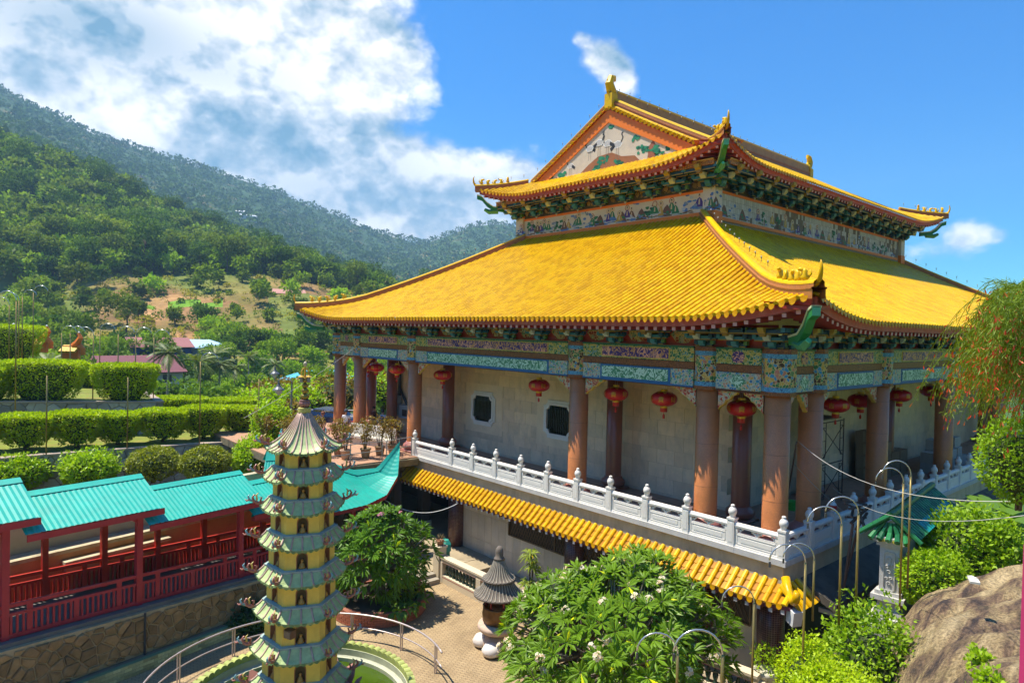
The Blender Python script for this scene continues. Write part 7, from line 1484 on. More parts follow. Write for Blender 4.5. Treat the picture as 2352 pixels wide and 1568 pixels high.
# overhead cables
def cable(a, c, sag, r, col, lb, n=18):
    a, c = np.array(a, float), np.array(c, float); b = MB(col); b.tube([a * (1 - t) + c * t - np.array([0, 0, sag * 4 * t * (1 - t)]) for t in np.linspace(0, 1, n)], r, 5); return b.build('cable', paint(), None, True, label=lb, cat='cable')
cable((19.9, 9.6, 3.4), depth_pt(2365, 1150, 9), .55, .0065, (.6, .58, .52), 'pale cable sagging from the corner column to the right edge'); cable((22.2, 9.4, 1.6), depth_pt(2365, 1182, 9), .45, .006, (.55, .53, .48), 'thin pale cable over the green tile roof, lower of two'); cable((19.9, 9.55, 3.3), (22.6, 11.2, .5), .05, .03, (.10, .07, .05), 'dark bundle of wires slanting from the corner column'); cable((19.9, 9.6, 2.6), (23.6, 9.3, .4), .1, .008, (.4, .36, .3), 'thin loose wire beside the second right column')
cable((18.1, 24.3, -1.4), (15.2, 27.2, -.9), .75, .018, (.55, .55, .52), 'grey cable looped under the far end of the skirt roof'); cable(depth_pt(812, 800, 38), depth_pt(560, 960, 24), .15, .007, (.5, .48, .44), 'thin white cable running from the leftmost columns down to the left'); cable(depth_pt(790, 800, 40), depth_pt(560, 900, 60), .3, .014, (.1, .1, .1), 'thin dark cable running from the leftmost column into the valley')
# ================================================================ near planting
def petal_leaves(P, D, S, L, wd_, rng, droop=.18, colj=.2, cup=.12, yellow=.02):
    """pointed leaves folded along the midrib: base P, direction D, side S"""
    n = len(P); U = np.cross(S, D); ln = (L * (.75 + .5 * rng.random(n)))[:, None]; w_ = ln * wd_ * .5
    mid = P + D * ln * .55 - np.array([0, 0, 1]) * droop * ln * .25; tip = P + D * ln * .97 - np.array([0, 0, 1]) * droop * ln; q = cup * w_ * np.abs(U) * 0 + U * cup * ln
    V = np.stack([P, mid + S * w_ + q * .6, tip, mid - S * w_ + q * .6, mid], 1); idx = np.array([[0, 1, 4], [1, 2, 4], [2, 3, 4], [3, 0, 4]]); lo = (idx[None] + 5 * np.arange(n)[:, None, None]).reshape(-1)
    c = 1 + colj * (rng.random((n, 1)) - .5) * 2; c = c * np.ones(3); yl = rng.random(n) < yellow; c[yl] = (4.5, 2.6, .8); return V.reshape(-1, 3), lo, np.repeat(c, 4, axis=0)
def rosettes(C_, N, k, L, wd_, rng, spread=.75, **kw):
    Ps, Ds, Ss = [], [], []
    for c, n in zip(C_, N):
        n = n / np.linalg.norm(n); a = np.cross(n, rng.normal(size=3)); a /= np.linalg.norm(a); b_ = np.cross(n, a); m_ = k + int(rng.integers(-2, 3)); an = np.arange(m_) * 2.4 + rng.random() * 6
        e = spread + .55 * (rng.random(m_) - .5); D = (np.cos(an)[:, None] * a + np.sin(an)[:, None] * b_) * np.sin(e * 1.25)[:, None] + n * np.cos(e * 1.25)[:, None]; S = -np.sin(an)[:, None] * a + np.cos(an)[:, None] * b_
        Ps.append(np.tile(c, (m_, 1)) + D * .02); Ds.append(D); Ss.append(S)
    return petal_leaves(np.concatenate(Ps), np.concatenate(Ds), np.concatenate(Ss), L, wd_, rng, **kw)
def trimesh(name, V, lo, c, m_): return rawmesh(name, V, lo, [3] * (len(lo) // 3), m_, c)
FM = leafmat('frangipani_leaves', (.115, .225, .010), (.19, .32, .014), .33, .45, var=.5, scale=1.2, spec=.3)
def flowers(C_, N, rng, r, nf, cols, size):
    V, cl = [], []
    for c, n in zip(C_, N):
        n = n / np.linalg.norm(n)
        for f in range(nf + int(rng.integers(-3, 4))):
            d = n + rng.normal(size=3) * .6; d /= np.linalg.norm(d); p = c + d * r * (.5 + .7 * rng.random()); a = np.cross(d, rng.normal(size=3)); a /= np.linalg.norm(a); b_ = np.cross(d, a); ph = rng.random() * 6
            for q in range(5):
                t = ph + q * 1.2566; e = a * math.cos(t) + b_ * math.sin(t); s_ = -a * math.sin(t) + b_ * math.cos(t); V.append([p, p + e * size * .6 + s_ * size * .35 + d * size * .2, p + e * size + d * size * .15, p + e * size * .6 - s_ * size * .3 + d * size * .2]); cl.append(cols[0] if rng.random() < .75 else cols[1])
            V.append([p + d * .006 + a * size * .2, p + d * .006 + b_ * size * .2, p + d * .006 - a * size * .2, p + d * .006 - b_ * size * .2]); cl.append(cols[2])
    return np.array(V).reshape(-1, 3), np.array(cl)
def frangipani(name, label, loc, dome, nr, L, rng, nfl, fcols, leafm, k=12, trunk=True, fsize=.05, frad=.12, nfw=10):
    """dome(): returns rosette centres and outward normals in local space"""
    o = thing(name, label, 'tree', loc); C_, N = dome(nr, rng); V, lo, c = rosettes(C_, N, k, L, .25, rng, .8, yellow=.01); inst(trimesh('leaves', V, lo, c, leafm), 'leaves', o)
    b = MB(); base = np.array([0, 0, 0.]); prim = []
    for i in range(7): a = i * .9 + rng.random() * .4; prim.append(np.array([math.cos(a) * .9, math.sin(a) * .9, 1.7 + .4 * rng.random()]) * (C_[:, 2].max() / 4.5))
    if trunk: b.tube([(0, 0, -.2), (.05, .02, .6), (.02, .08, 1.0)], [.2, .16, .15], 8); [b.tube([(.02, .08, .95), p * np.array([.5, .5, .8]), p], [.12, .09, .07], 6) for p in prim]
    for c_, n_ in zip(C_, N):
        p = min(prim, key=lambda q: np.linalg.norm(q - c_)); m_ = p * .45 + c_ * .55 - n_ * .25; b.tube([p, m_, c_], [.04, .028, .018], 5, caps=False)
    b.build('branches', mat('grey_bark', (.22, .19, .15), .85, .25, 6), o, True, world=False)
    idx = rng.choice(len(C_), nfl, replace=False); V, c = flowers(C_[idx] + N[idx] * .10, N[idx], rng, frad, nfw, fcols, fsize); inst(quadmesh('blossoms', V, c, leafmat('petals', (1, 1, 1), (1, 1, 1), .3, .5, var=0)), 'blossoms', o); return o
def dome1(n, rng):
    d = sphere_pts(n, rng, .55); d = d[d[:, 2] > -.25]; lump = 1 + .16 * np.sin(d[:, 0] * 5 + 1) * np.cos(d[:, 1] * 4) + .04 * rng.normal(size=len(d)); C_ = d * np.array([2.8, 2.8, 2.2]) * lump[:, None] * (1 - .32 * (rng.random(len(d)) ** 2))[:, None] + np.array([0, 0, 2.2]); C_ += (C_[:, 2:3] - 2.0) * .27 * np.array([.755, -.656, 0]); N = d + np.array([0, 0, .45]); return C_, N
q = depth_pt(1402, 1500, 18.3)
frangipani('frangipani_tree', 'large leafy frangipani tree with cream blossoms in front of the podium', (q[0], q[1], G0), dome1, 880, .35, newrng(11), 60, [(.85, .76, .62), (.82, .58, .45), (.8, .5, .04)], FM, 13, fsize=.062, frad=.14, nfw=11)
def dome2(n, rng):
    d = sphere_pts(n, rng, .35); d = d[d[:, 2] > -.75]; lump = 1 + .15 * np.sin(d[:, 0] * 4 + 2) * np.cos(d[:, 1] * 5) + .04 * rng.normal(size=len(d)); C_ = d * np.array([1.85, 1.6, 1.75]) * lump[:, None] * (1 - .3 * rng.random(len(d)) ** 2)[:, None] + np.array([0, 0, 1.85]); return C_, d + np.array([0, 0, .35])
FM2 = leafmat('dark_frangipani_leaves', (.075, .18, .010), (.13, .26, .014), .3, .45, var=.5, scale=1.2, spec=.25)
q = hzz(880, 1402, G0)
frangipani('pink_frangipani', 'dense dark green frangipani with pink blossoms in a brick planter beside the pagoda', (q[0], q[1] + .3, G0 + .2), dome2, 330, .38, newrng(12), 9, [(.75, .30, .48), (.62, .16, .36), (.8, .6, .2)], FM2, 12, fsize=.05, frad=.14, nfw=16)
# curved brick planter
pc = np.array([q[0], q[1] + .3]); pln = thing('brick_planter', 'curved red brick planter holding the pink frangipani', 'planter', (pc[0], pc[1], G0)); b = MB((.28, .10, .06)); b.lathe([(1.75, 0), (1.75, .5), (1.55, .5), (1.55, 0)], (pc[0], pc[1], G0), 40, cap=False); b.build('planter_core', plain(), pln)
b = MB((.07, .05, .03)); b.lathe([(1.56, .42), (.02, .5)], (pc[0], pc[1], G0), 24, cap=False); b.build('soil', plain(), pln); bk = MB(); bk.box(-.02, .022, -.1, .1, .006, .08); bk = bk.mesh('brick', mat('red_brick', (.36, .12, .065), .85, .2, 6, rand=.2))
for j in range(6):
    for i in range(50): a = (i + .5 * (j % 2)) * 2 * math.pi / 50; inst(bk, 'brick', pln, (1.755 * math.cos(a), 1.755 * math.sin(a), .01 + .084 * j), a)
# strap-leaved plants: low gingers under the pink tree and others
def strap_plant(name, label, loc, n, L, wd_, col, col2, rng, up=.9, droop=.6, cat='plant', spread=.15):
    a = rng.random(n) * 6.283; e = up + .5 * (rng.random(n) - .5); D = np.stack([np.cos(a) * np.cos(e), np.sin(a) * np.cos(e), np.sin(e)], 1); S = np.stack([-np.sin(a), np.cos(a), 0 * a], 1); P = np.stack([np.cos(a), np.sin(a), 0 * a], 1) * spread * rng.random((n, 1)); o = thing(name, label, cat, loc)
    V, lo, c = petal_leaves(P, D, S, L, wd_, rng, droop=droop, yellow=.08, colj=.3); inst(trimesh('leaves', V, lo, c, leafmat(name + '_leaf', col, col2, .35)), 'leaves', o); return o
rng = newrng(21)
for i, (dx, dy) in enumerate(((.9, -.9), (1.5, -.2), (-.2, -1.3), (.2, -1.5), (1.3, .5), (.6, -1.3))): strap_plant('ginger_plant', ['broad-leaved ginger plant below the pink frangipani, front right', 'ginger plant at the right rim of the brick planter', 'ginger plant drooping over the front of the planter', 'long-leaved ginger plant at the front of the planter', 'ginger plant at the far right of the planter', 'ginger plant under the lowest pink frangipani leaves'][i], (pc[0] + dx, pc[1] + dy, G0 + .45), 26, .75, .2, (.06, .15, .01), (.16, .26, .02), rng, .8, .75, spread=.5)
x, y = hzz(1135, 1338, G0 + .05)
dr = thing('dracaena', 'tall yellow-green dracaena against the podium wall behind the burner', 'plant', (18.0, 19.3, G0 + .05)); b = MB()
for k, (dx, h) in enumerate(((0, 1.9), (.15, 1.2), (-.1, .7))): b.tube([(0, 0, 0), (dx * .5, .02, h * .5), (dx, 0, h)], .03, 6)
b.build('stems', mat('bark'), dr, world=False)
for dx, h in ((0, 1.9), (.15, 1.25), (-.1, .75), (.02, 1.5)):
    n = 42; a = rng.random(n) * 6.283; e = rng.uniform(-.2, 1.2, n); D = np.stack([np.cos(a) * np.cos(e), np.sin(a) * np.cos(e), np.sin(e)], 1); S = np.stack([-np.sin(a), np.cos(a), 0 * a], 1); V, lo, c = petal_leaves(np.tile([dx, 0, h], (n, 1)), D, S, .52, .13, rng, droop=.6); inst(trimesh('leaf_tuft', V, lo, c, leafmat('dracaena_leaf', (.20, .30, .02), (.36, .40, .05), .35)), 'leaf_tuft', dr)
strap_plant('birds_nest_fern', 'broad upright bird-nest fern behind the incense burner', (17.9, 17.4, G0 + .05), 34, 1.25, .2, (.07, .15, .015), (.20, .27, .03), rng, 1.0, .25, spread=.2); strap_plant('bromeliad', 'yellow-green bromeliad just right of the dracaena', (17.9, 18.4, G0 + .3), 26, .8, .22, (.26, .33, .03), (.38, .40, .05), rng, .8, .35); strap_plant('small_fern', 'dark small fern right of the bird-nest fern', (18.1, 16.4, G0 + .05), 40, .7, .14, (.05, .10, .012), (.1, .15, .02), rng, .8, .5)
# right-hand shrubs
YB = leafmat('lime_shrub_leaves', (.38, .52, .006), (.48, .60, .008), .42, .45, var=.5, scale=2.2)
def shrub_at(px, zc, ztop, w_, h_, lb, seed, leaf, L=.09, n=6500, loose=.12):
    p = depth_pt(px, 1000, zc); return round_shrub(p[0], p[1], ztop - h_, w_ / 2, h_, lb, seed, leaf, L, n, loose)
shrub_at(1945, 11.6, .66, 2.35, 3.2, 'big lime green shrub at the bottom edge right of the podium pillar', 51, YB, .065, 15000, .10); shrub_at(2010, 13.2, .98, 1.7, 2.6, 'feathery green shrub top rising behind the big lime shrub', 52, leafmat('mid_shrub', (.20, .35, .01), (.31, .45, .014), .4, var=.5, scale=2), .11, 4500, .35); shrub_at(1868, 12.6, .72, 1.1, 2.2, 'small lime shrub beside the maroon podium pillar', 53, YB, .065, 5000, .2)
shrub_at(2152, 16.6, 1.22, 1.45, 1.5, 'clipped bright shrub right of the carved pillar above the boulder', 54, leafmat('bright_shrub', (.26, .42, .01), (.36, .50, .012), .4, var=.5, scale=2), .10, 4500, .05); shrub_at(2235, 18.2, 1.75, 2.1, 2.2, 'loose green shrub above the boulder, left of the coping wall', 55, leafmat('mid_shrub'), .13, 4800, .3); shrub_at(2300, 17.6, 1.6, 1.2, 2.2, 'green shrub against the coping wall above the boulder', 56, leafmat('mid_shrub'), .13, 3600, .3); shrub_at(2190, 17.4, .9, 1.0, 1.3, 'small shrub between the clipped shrub and the loose shrub', 57, leafmat('mid_shrub'), .12, 2200, .25)
for i, (px_, zc_, zt) in enumerate(((2268, 10.2, 2.0), (2275, 8.3, 2.4), (2290, 9.2, 2.2))): shrub_at(px_, zc_, zt - .3, .3, .36, ['weedy tuft on the boulder beside the coping wall, upper', 'weedy tuft on the boulder near the bottom right corner', 'weedy tuft at the foot of the coping wall'][i], 60 + i, HB2, .09, 260, .6)
# elephant ears
def bigleaf(p, d, L, b):
    d = np.array(d, float); d /= np.linalg.norm(d); s_ = np.cross(d, (0, 0, 1.)); s_ /= np.linalg.norm(s_); u = np.cross(s_, d); pts = [(-.28, .18), (-.30, .42), (-.05, .52), (.3, .45), (.65, .25), (1, 0)]; out = [p + d * L * a + s_ * L * c - u * L * .10 * (a * a + c * c) for a, c in pts] + [p + d * L * a - s_ * L * c - u * L * .10 * (a * a + c * c) for a, c in pts[-2::-1]]; m_ = p + u * .03; n = len(out); b.add([m_] + out, [(0, i + 1, i + 2) for i in range(n - 1)])
ee = thing('elephant_ear_plant', 'elephant-ear plant with big bright heart-shaped leaves above the shrubs at right', 'plant', tuple(depth_pt(2275, 1200, 20.5))); g = newrng(14)
lf = leafmat('elephant_leaf', (.13, .26, .02), (.20, .34, .03), .45, .35)
for i in range(15):
    b = MB((1., 1., 1.)); p = depth_pt(2235 + 95 * g.random(), 1140 + 75 * g.random(), 20 + 1.2 * g.random()); bigleaf(p, (-.6 + .5 * g.normal(), -.7 + .4 * g.normal(), -.25 + .3 * g.normal()), .55 + .25 * g.random(), b); b.build('leaf', lf, ee); b = MB((.7, .8, .6)); b.tube([p, p + np.array([.2, .15, -.9])], .02, 5); b.build('stalk', lf, ee)
ee2 = thing('elephant_ear_plant', 'dark elephant-ear plant in the shade beside the green-roofed wall', 'plant', tuple(depth_pt(2190, 1260, 19.5)))
for i in range(14): b = MB((.7, .8, .8)); p = depth_pt(2140 + 120 * g.random(), 1195 + 85 * g.random(), 19 + 1.5 * g.random()); bigleaf(p, (-.6 + .5 * g.normal(), -.7 + .4 * g.normal(), -.4 + .3 * g.normal()), .5 + .25 * g.random(), b); b.build('leaf', leafmat('dark_elephant_leaf', (.03, .085, .025), (.05, .12, .03), .3), ee2)  # leaf colour darkened to stand for the shade on this plant
# weeping coral plant at the right edge
cp_ = thing('coral_plant', 'weeping firecracker plant with thin green stems and red flowers at the right edge', 'plant', tuple(depth_pt(2420, 1000, 7.4))); rng = newrng(17); V, C2, FV2, FC2 = [], [], [], []; off = np.array(cp_.location); SV = MB()
for i in range(800):
    st_ = depth_pt(2352 + rng.uniform(-50, 100), rng.uniform(655, 830), 7.4 + rng.uniform(-.6, .6)); up = rng.uniform(-.1, .9); L = rng.uniform(.35, .95); lat = -np.array([.755, -.656, 0]) * rng.uniform(.35, 1.15) + np.array([.656, .755, 0]) * rng.uniform(-.45, .45); pts = []
    for t in np.linspace(0, 1, 9): pts.append(st_ + lat * L * (t - .22 * t * t) + np.array([0, 0, L * (up * t - 1.05 * t * t * (1 + .3 * up))]))
    for j in range(8):
        d = pts[j + 1] - pts[j]; ln = np.linalg.norm(d); d /= ln
        for q in range(4):
            p = pts[j] + d * ln * q / 4; e = d * .7 + rng.normal(size=3) * .5 + np.array([0, 0, -.25]); e /= np.linalg.norm(e); s_ = np.cross(e, rng.normal(size=3)); s_ /= np.linalg.norm(s_); l2 = rng.uniform(.05, .10); V.append([p, p + e * l2 * .5 + s_ * .0034, p + e * l2, p + e * l2 * .5 - s_ * .0034]); C2.append(np.array([1, 1, 1]) * rng.uniform(.7, 1.3))
        s_ = np.cross(d, (.656, .755, 0.)); s_ /= np.linalg.norm(s_) + 1e-9; V.append([pts[j] - s_ * .003, pts[j] + s_ * .003, pts[j + 1] + s_ * .003, pts[j + 1] - s_ * .003]); C2.append((1.1, .95, .6))
    if rng.random() < .85:
        for q in range(int(rng.integers(2, 6))):
            p = pts[int(rng.integers(5, 9))]; e = rng.normal(size=3) * .5 + (pts[-1] - pts[-2]) * 6 + np.array([0, 0, -.5]); e /= np.linalg.norm(e); s_ = np.cross(e, (.656, .755, 0)); s_ /= np.linalg.norm(s_); FV2.append([p, p + e * .04 + s_ * .008, p + e * .065, p + e * .04 - s_ * .008]); FC2.append((.85, .09, .04) if rng.random() < .8 else (.9, .25, .1))
inst(quadmesh('stems', np.array(V).reshape(-1, 3) - off, np.array(C2), leafmat('rush_stems', (.15, .25, .02), (.28, .36, .03), .35, var=.4, scale=3)), 'stems', cp_); inst(quadmesh('red_flowers', np.array(FV2).reshape(-1, 3) - off, np.array(FC2), leafmat('petals')), 'red_flowers', cp_)
shrub_at(2345, 8.0, 5.55, .85, 1.0, 'yellow-green small-leaved shrub under the firecracker plant at the right edge', 58, leafmat('mid_shrub'), .05, 4200, .25)
shrub_at(2400, 7.9, 7.25, .6, .7, 'leafy tree top behind the firecracker plant at the right edge', 59, leafmat('mid_shrub'), .07, 1800, .3)
# fern patch by the rubble wall end
x, y = hzz(590, 1440, G0); round_shrub(x, y, G0, .95, .75, 'dark fern clump at the foot of the rubble wall left of the pagoda', 64, leafmat('dark_elephant_leaf'), .2, 900, .3); pot('clay_pot', x + .35, y - .75, G0, .3, .55, (.30, .10, .06), 'square-looking brick red pot by the fern clump left of the pagoda')
# low bush row under the big frangipani and courtyard bits
for i, (px_, py_) in enumerate(((1380, 1600), (1470, 1590), (1530, 1585))): x, y = hzz(px_, py_, G0); round_shrub(x, y, G0, .8, .9, ['dark low shrub under the frangipani, left', 'dark low shrub under the frangipani, middle', 'dark low shrub under the frangipani, right'][i], 80 + i, FM2, .22, 500, .3)
# ================================================================ terrace bridge at the left end of the hall
br_ = thing('terrace_bridge', 'terracotta-floored concrete terrace joining the temple on the left', 'terrace', (16, 28.5, -.4))
b = MB(); b.box(12.6, 18.58, 28.5, 42, -.05, .003); b.box(18.58, 22, 29.3, 42, -.05, .0); b.build('terrace_floor', M_floor, br_); b = MB(); b.box(12.6, 18.58, 28.42, 42, -.40, -.052); b.box(12.6, 18.57, 28.36, 28.5, -.18, -.06); b.build('slab_edge', mat('mossy_slab', (.20, .17, .10), .9, .3, 3, dirt=(.05, .05, .03), dscale=2.5, damt=.8), br_)
for x in (13.4, 17.9): b = MB((.06, .05, .045)); b.box(x - .2, x + .2, 29.2, 29.6, G0 + .3, -.4); b.build('support_pier', plain(), br_)
M_gal = mat('galvanised_rail', (.30, .31, .31), .45, .2, 6, metal=.5)
rg = thing('terrace_railing', 'thin galvanised pipe railing along the edge of the terracotta terrace', 'railing', (16, 28.62, 0))
for x0_, x1_ in ((13.2, 16.6), (16.85, 18.5)):
    for z in (.95, .5): b = MB(); b.tube([(x0_, 28.62, z), (x1_, 28.62 + (.0 if x1_ < 17 else .35), z)], .022, 6); b.build('rail', M_gal, rg)
    for t in np.linspace(0, 1, 3): x = x0_ + (x1_ - x0_) * t; y = 28.62 + (.0 if x1_ < 17 else .35 * t); b = MB(); b.tube([(x, y, 0), (x, y, .95)], .024, 6); b.build('rail_post', M_gal, rg)
CL = leafmat('croton_leaves', (.11, .14, .015), (.34, .17, .03), .35, .5, var=1.0, scale=1.6)
def croton(x, y, z, lb, seed, h=1.75, col=(.36, .22, .12), r=.26):
    o = pot('potted_croton', x, y, z, r, .48, col, lb, cat='potted plant'); o['group'] = 'potted crotons on the terrace'; rng = newrng(seed); b = MB(); P, N = [], []
    for i in range(9):
        a = rng.random() * 6.283; q = .15 + .4 * rng.random(); t = np.array([math.cos(a) * q, math.sin(a) * q, h * (.62 + .4 * rng.random())]); b.tube([(.05 * math.cos(a), .05 * math.sin(a), .4), t * np.array([.45, .45, .6]) + np.array([0, 0, .12]), t], [.018, .014, .008], 5); k = 46; d = sphere_pts(k, rng, .2); P.append(t + d * np.array([.2, .2, .24]) * rng.random((k, 1)) ** .4 + np.array([0, 0, -.05])); N.append(d)
        k = 10; d = sphere_pts(k, rng, 0); P.append(t * np.array([.6, .6, .6]) + d * .16 + np.array([0, 0, .1])); N.append(d)
    b.build('stems', mat('bark'), o, world=False); V, c = leafquads(np.concatenate(P), np.concatenate(N), .15, rng, .36, .6, .1, .35); inst(quadmesh('leaves', V, c, CL), 'leaves', o); return o
for i, (x, y, lb, c) in enumerate(((15.4, 30.87, 'potted croton at the back left, mostly behind the pagoda roof', (.42, .20, .09)), (15.3, 29.9, 'potted croton in the palest clay pot beside the railing', (.46, .30, .20)), (16.3, 29.72, 'potted croton just right of the railing gap', (.36, .24, .12)), (17.2, 29.88, 'potted croton second from the marble balustrade', (.30, .19, .10)), (18.0, 30.0, 'potted croton nearest the marble balustrade', (.32, .21, .11)))): croton(x, y, .003, lb, 90 + i, 1.7 + .2 * (i % 2), c)
for i, (x, y) in enumerate(((14.3, 31.5), (13.6, 32.8), (14.6, 34.0), (13.4, 35.5), (12.9, 31.0))): croton(x, y, -.0, ['potted croton behind the pagoda roof, right', 'potted croton behind the pagoda roof, middle', 'orange-leaved potted croton at the far terrace rail', 'potted croton at the far left of the terrace', 'potted croton hidden low behind the pagoda roof'][i], 110 + i, 1.9)
# curved white bench
bn_ = thing('stone_bench', 'curved white stone bench behind the potted plants', 'bench', (18.4, 32.3, 0)); M_bw = mat('white_bench_stone', (.58, .54, .46), .6, .1, 3); ca = [(17.75, 34.5), (17.95, 33.6), (18.35, 32.7), (18.55, 31.8), (18.6, 31.0)]  # bench stone is one off-white tone with slight random variation
def seg(pts, w_, z0, z1, nm):
    rows_ = []
    for i, p in enumerate(pts):
        p = np.array(p); d = np.array(pts[min(i + 1, len(pts) - 1)]) - np.array(pts[max(i - 1, 0)]); d = d / np.linalg.norm(d); n = np.array([-d[1], d[0]]); a, c = p + n * w_ / 2, p - n * w_ / 2; rows_.append([(a[0], a[1], z0), (c[0], c[1], z0), (c[0], c[1], z1), (a[0], a[1], z1)])
    b = MB(); b.strip(rows_, closed=True); m_ = len(rows_) * 4; b.f += [(0, 1, 2, 3), (m_ - 4, m_ - 3, m_ - 2, m_ - 1)]; b.c += [(1, 1, 1)] * 2; return b.build(nm, M_bw, bn_)
seg(ca, .5, .34, .46, 'seat'); seg([(x + .28, y + .1) for x, y in ca], .1, .0, 1.05, 'backrest'); seg(ca, .3, .003, .34, 'plinth')
# parasol-like white lamp shade seen between the columns
b = MB((.55, .58, .58)); p = depth_pt(800, 1007, 43); b.lathe([(.9, -.2), (.5, .02), (.05, .25)], p, 14); b.lathe([(.03, -2.2), (.03, -.1)], p, 6); b.build('parasol', paint(), None, label='small white parasol seen between the two leftmost columns', cat='parasol')
# ---- people on the terrace
def skinobj(name, nodes, edges, parent, m_, lv=2):
    me = bpy.data.meshes.new(name); me.from_pydata([n[0] for n in nodes], edges, []); o = bpy.data.objects.new(name, me); COL.objects.link(o); o.parent = parent; me.materials.append(m_)
    md = o.modifiers.new('skin', 'SKIN'); md.use_smooth_shade = True
    lay = me.skin_vertices[0] if me.skin_vertices else None
    if lay is None:
        bm2 = None
    for i, n in enumerate(nodes): r = n[1]; lay.data[i].radius = r if isinstance(r, tuple) else (r, r); lay.data[i].use_root = (i == 0)
    sb = o.modifiers.new('sub', 'SUBSURF'); sb.levels = lv; sb.render_levels = lv; return o
def bodygraph(walk=.0, arm=.1, bend=0.):
    N = [((0, 0, .95), (.15, .11)), ((0, 0, 1.15), (.13, .10)), ((0, 0, 1.38), (.16, .10)), ((0, 0, 1.48), (.06, .06)), ((0, .02, 1.55), (.055, .06)), ((0, .02, 1.64), (.08, .095)), ((0, .02, 1.72), (.06, .07))]; E = [(0, 1), (1, 2), (2, 3), (3, 4), (4, 5), (5, 6)]
    for s in (-1, 1):
        k = len(N); N += [((s * .18, 0, 1.40), (.055, .055)), ((s * (.22 + arm * .3), -.02, 1.14), (.042, .042)), ((s * (.22 + arm * .2), .10 + bend * .15, .93 + bend * .25), (.033, .033)), ((s * (.21 + arm * .2), .14 + bend * .2, .84 + bend * .33), (.038, .022))]; E += [(2, k), (k, k + 1), (k + 1, k + 2), (k + 2, k + 3)]
        k = len(N); N += [((s * .09, 0, .86), (.085, .09)), ((s * .10, .02 + walk * s * .15, .48), (.06, .062)), ((s * .10, -.02 + walk * s * .28, .09), (.04, .045)), ((s * .10, .10 + walk * s * .28, .035), (.04, .03))]; E += [(0, k), (k, k + 1), (k + 1, k + 2), (k + 2, k + 3)]
    return N, E
M_skin = mat('skin', (.42, .24, .16), .55, .08)
def person(x, y, rz, lb, shirt, trous, hair, walk=0., cap=None, bag=None, k=1., bend=0.):
    o = thing('person', lb, 'person', (x, y, .003), 'visitors on the terrace', rz); o.scale = (k,) * 3; N, E = bodygraph(walk, .1, bend); skinobj('body', N, E, o, M_skin)
    ms = mat('cloth_%d' % len(MATS), shirt, .85, .15, 6); mt = mat('cloth_%d' % len(MATS), trous, .85, .15, 6)
    SN = [N[0], N[1], N[2], N[3]]; SN = [(SN[0][0], (.165, .125)), (SN[1][0], (.15, .12)), (SN[2][0], (.175, .118)), ((0, 0, 1.45), (.08, .075))]; SE = [(0, 1), (1, 2), (2, 3)]
    for q in (7, 15): i = len(SN); SN += [(N[q][0], (.07, .07)), (tuple(np.array(N[q][0]) * .45 + np.array(N[q + 1][0]) * .55), (.06, .06))]; SE += [(2, i), (i, i + 1)]
    skinobj('shirt', SN, SE, o, ms); TN = [((0, 0, .97), (.16, .12)), ((0, 0, .88), (.16, .125))]; TE = [(0, 1)]
    for q in (11, 19): i = len(TN); TN += [(N[q][0], (.10, .105)), (N[q + 1][0], (.075, .078)), (tuple(np.array(N[q + 2][0]) + np.array([0, 0, .03])), (.06, .065))]; TE += [(1, i), (i, i + 1), (i + 1, i + 2)]
    skinobj('trousers', TN, TE, o, mt); b = MB(hair); b.lathe([(.07, 1.60), (.098, 1.64), (.10, 1.70), (.085, 1.75), (.04, 1.785), (.01, 1.79)], (0, -.005, 0), 12, sy=1.12, cap=False); b.build('hair', plain(), o, True, world=False)
    f = MB((.03, .02, .02)); [f.lathe([(.008, -.006), (.011, 0), (.008, .006)], (s * .032, .108, 1.66), 6) for s in (-1, 1)]; f.tube([(0, .105, 1.655), (0, .128, 1.628), (0, .112, 1.622)], [.008, .014, .006], 5, (.40, .22, .15)); f.box(-.025, .025, .105, .113, 1.588, 1.597, (.30, .10, .08)); [f.lathe([(.008, -.025), (.02, 0), (.008, .025)], (s * .088, .015, 1.645), 6, (.40, .22, .15)) for s in (-1, 1)]; f.build('face', plain(), o, world=False)
    if cap: b = MB(cap); b.lathe([(.105, 1.70), (.10, 1.76), (.06, 1.80), (.01, 1.81)], (0, 0, 0), 12, sy=1.1, cap=False); b.prism([(-.08, .06), (.08, .06), (.06, .2), (-.06, .2)], lambda u, v, h: (u, v, h), 1.70, 1.715); b.build('cap', plain(), o, world=False)
    if bag: b = MB(bag); b.prism([(-.14, 1.0), (.14, 1.0), (.15, 1.3), (.1, 1.42), (-.1, 1.42), (-.15, 1.3)], lambda u, v, h: (u, h, v), -.28, -.11); b.build('backpack', plain(), o, world=False)
    return o
P_ = lambda px, py, zc: depth_pt(px, py, zc)
a = depth_pt(795, 942, 38.2); person(a[0], a[1], R(130), 'person in a white shirt and dark cap standing between the leftmost columns', (.62, .62, .64), (.05, .05, .06), (.03, .02, .02), .1, (.04, .05, .08)); a = depth_pt(879, 940, 38.6); person(a[0], a[1], R(-60), 'person in a white shirt with a blue backpack beside the switch cabinet', (.64, .64, .66), (.10, .10, .13), (.02, .02, .02), .5, None, (.05, .07, .2)); a = depth_pt(859, 946, 40.5); person(a[0], a[1], R(200), 'person in dark red standing in the shade of the dark column', (.12, .03, .03), (.04, .03, .03), (.015, .012, .01), 0, None, None, .97, .8); a = depth_pt(742, 946, 37.0); person(a[0], a[1], R(100), 'red-haired person in black behind the potted plants', (.03, .03, .035), (.03, .03, .04), (.20, .06, .025), .3)
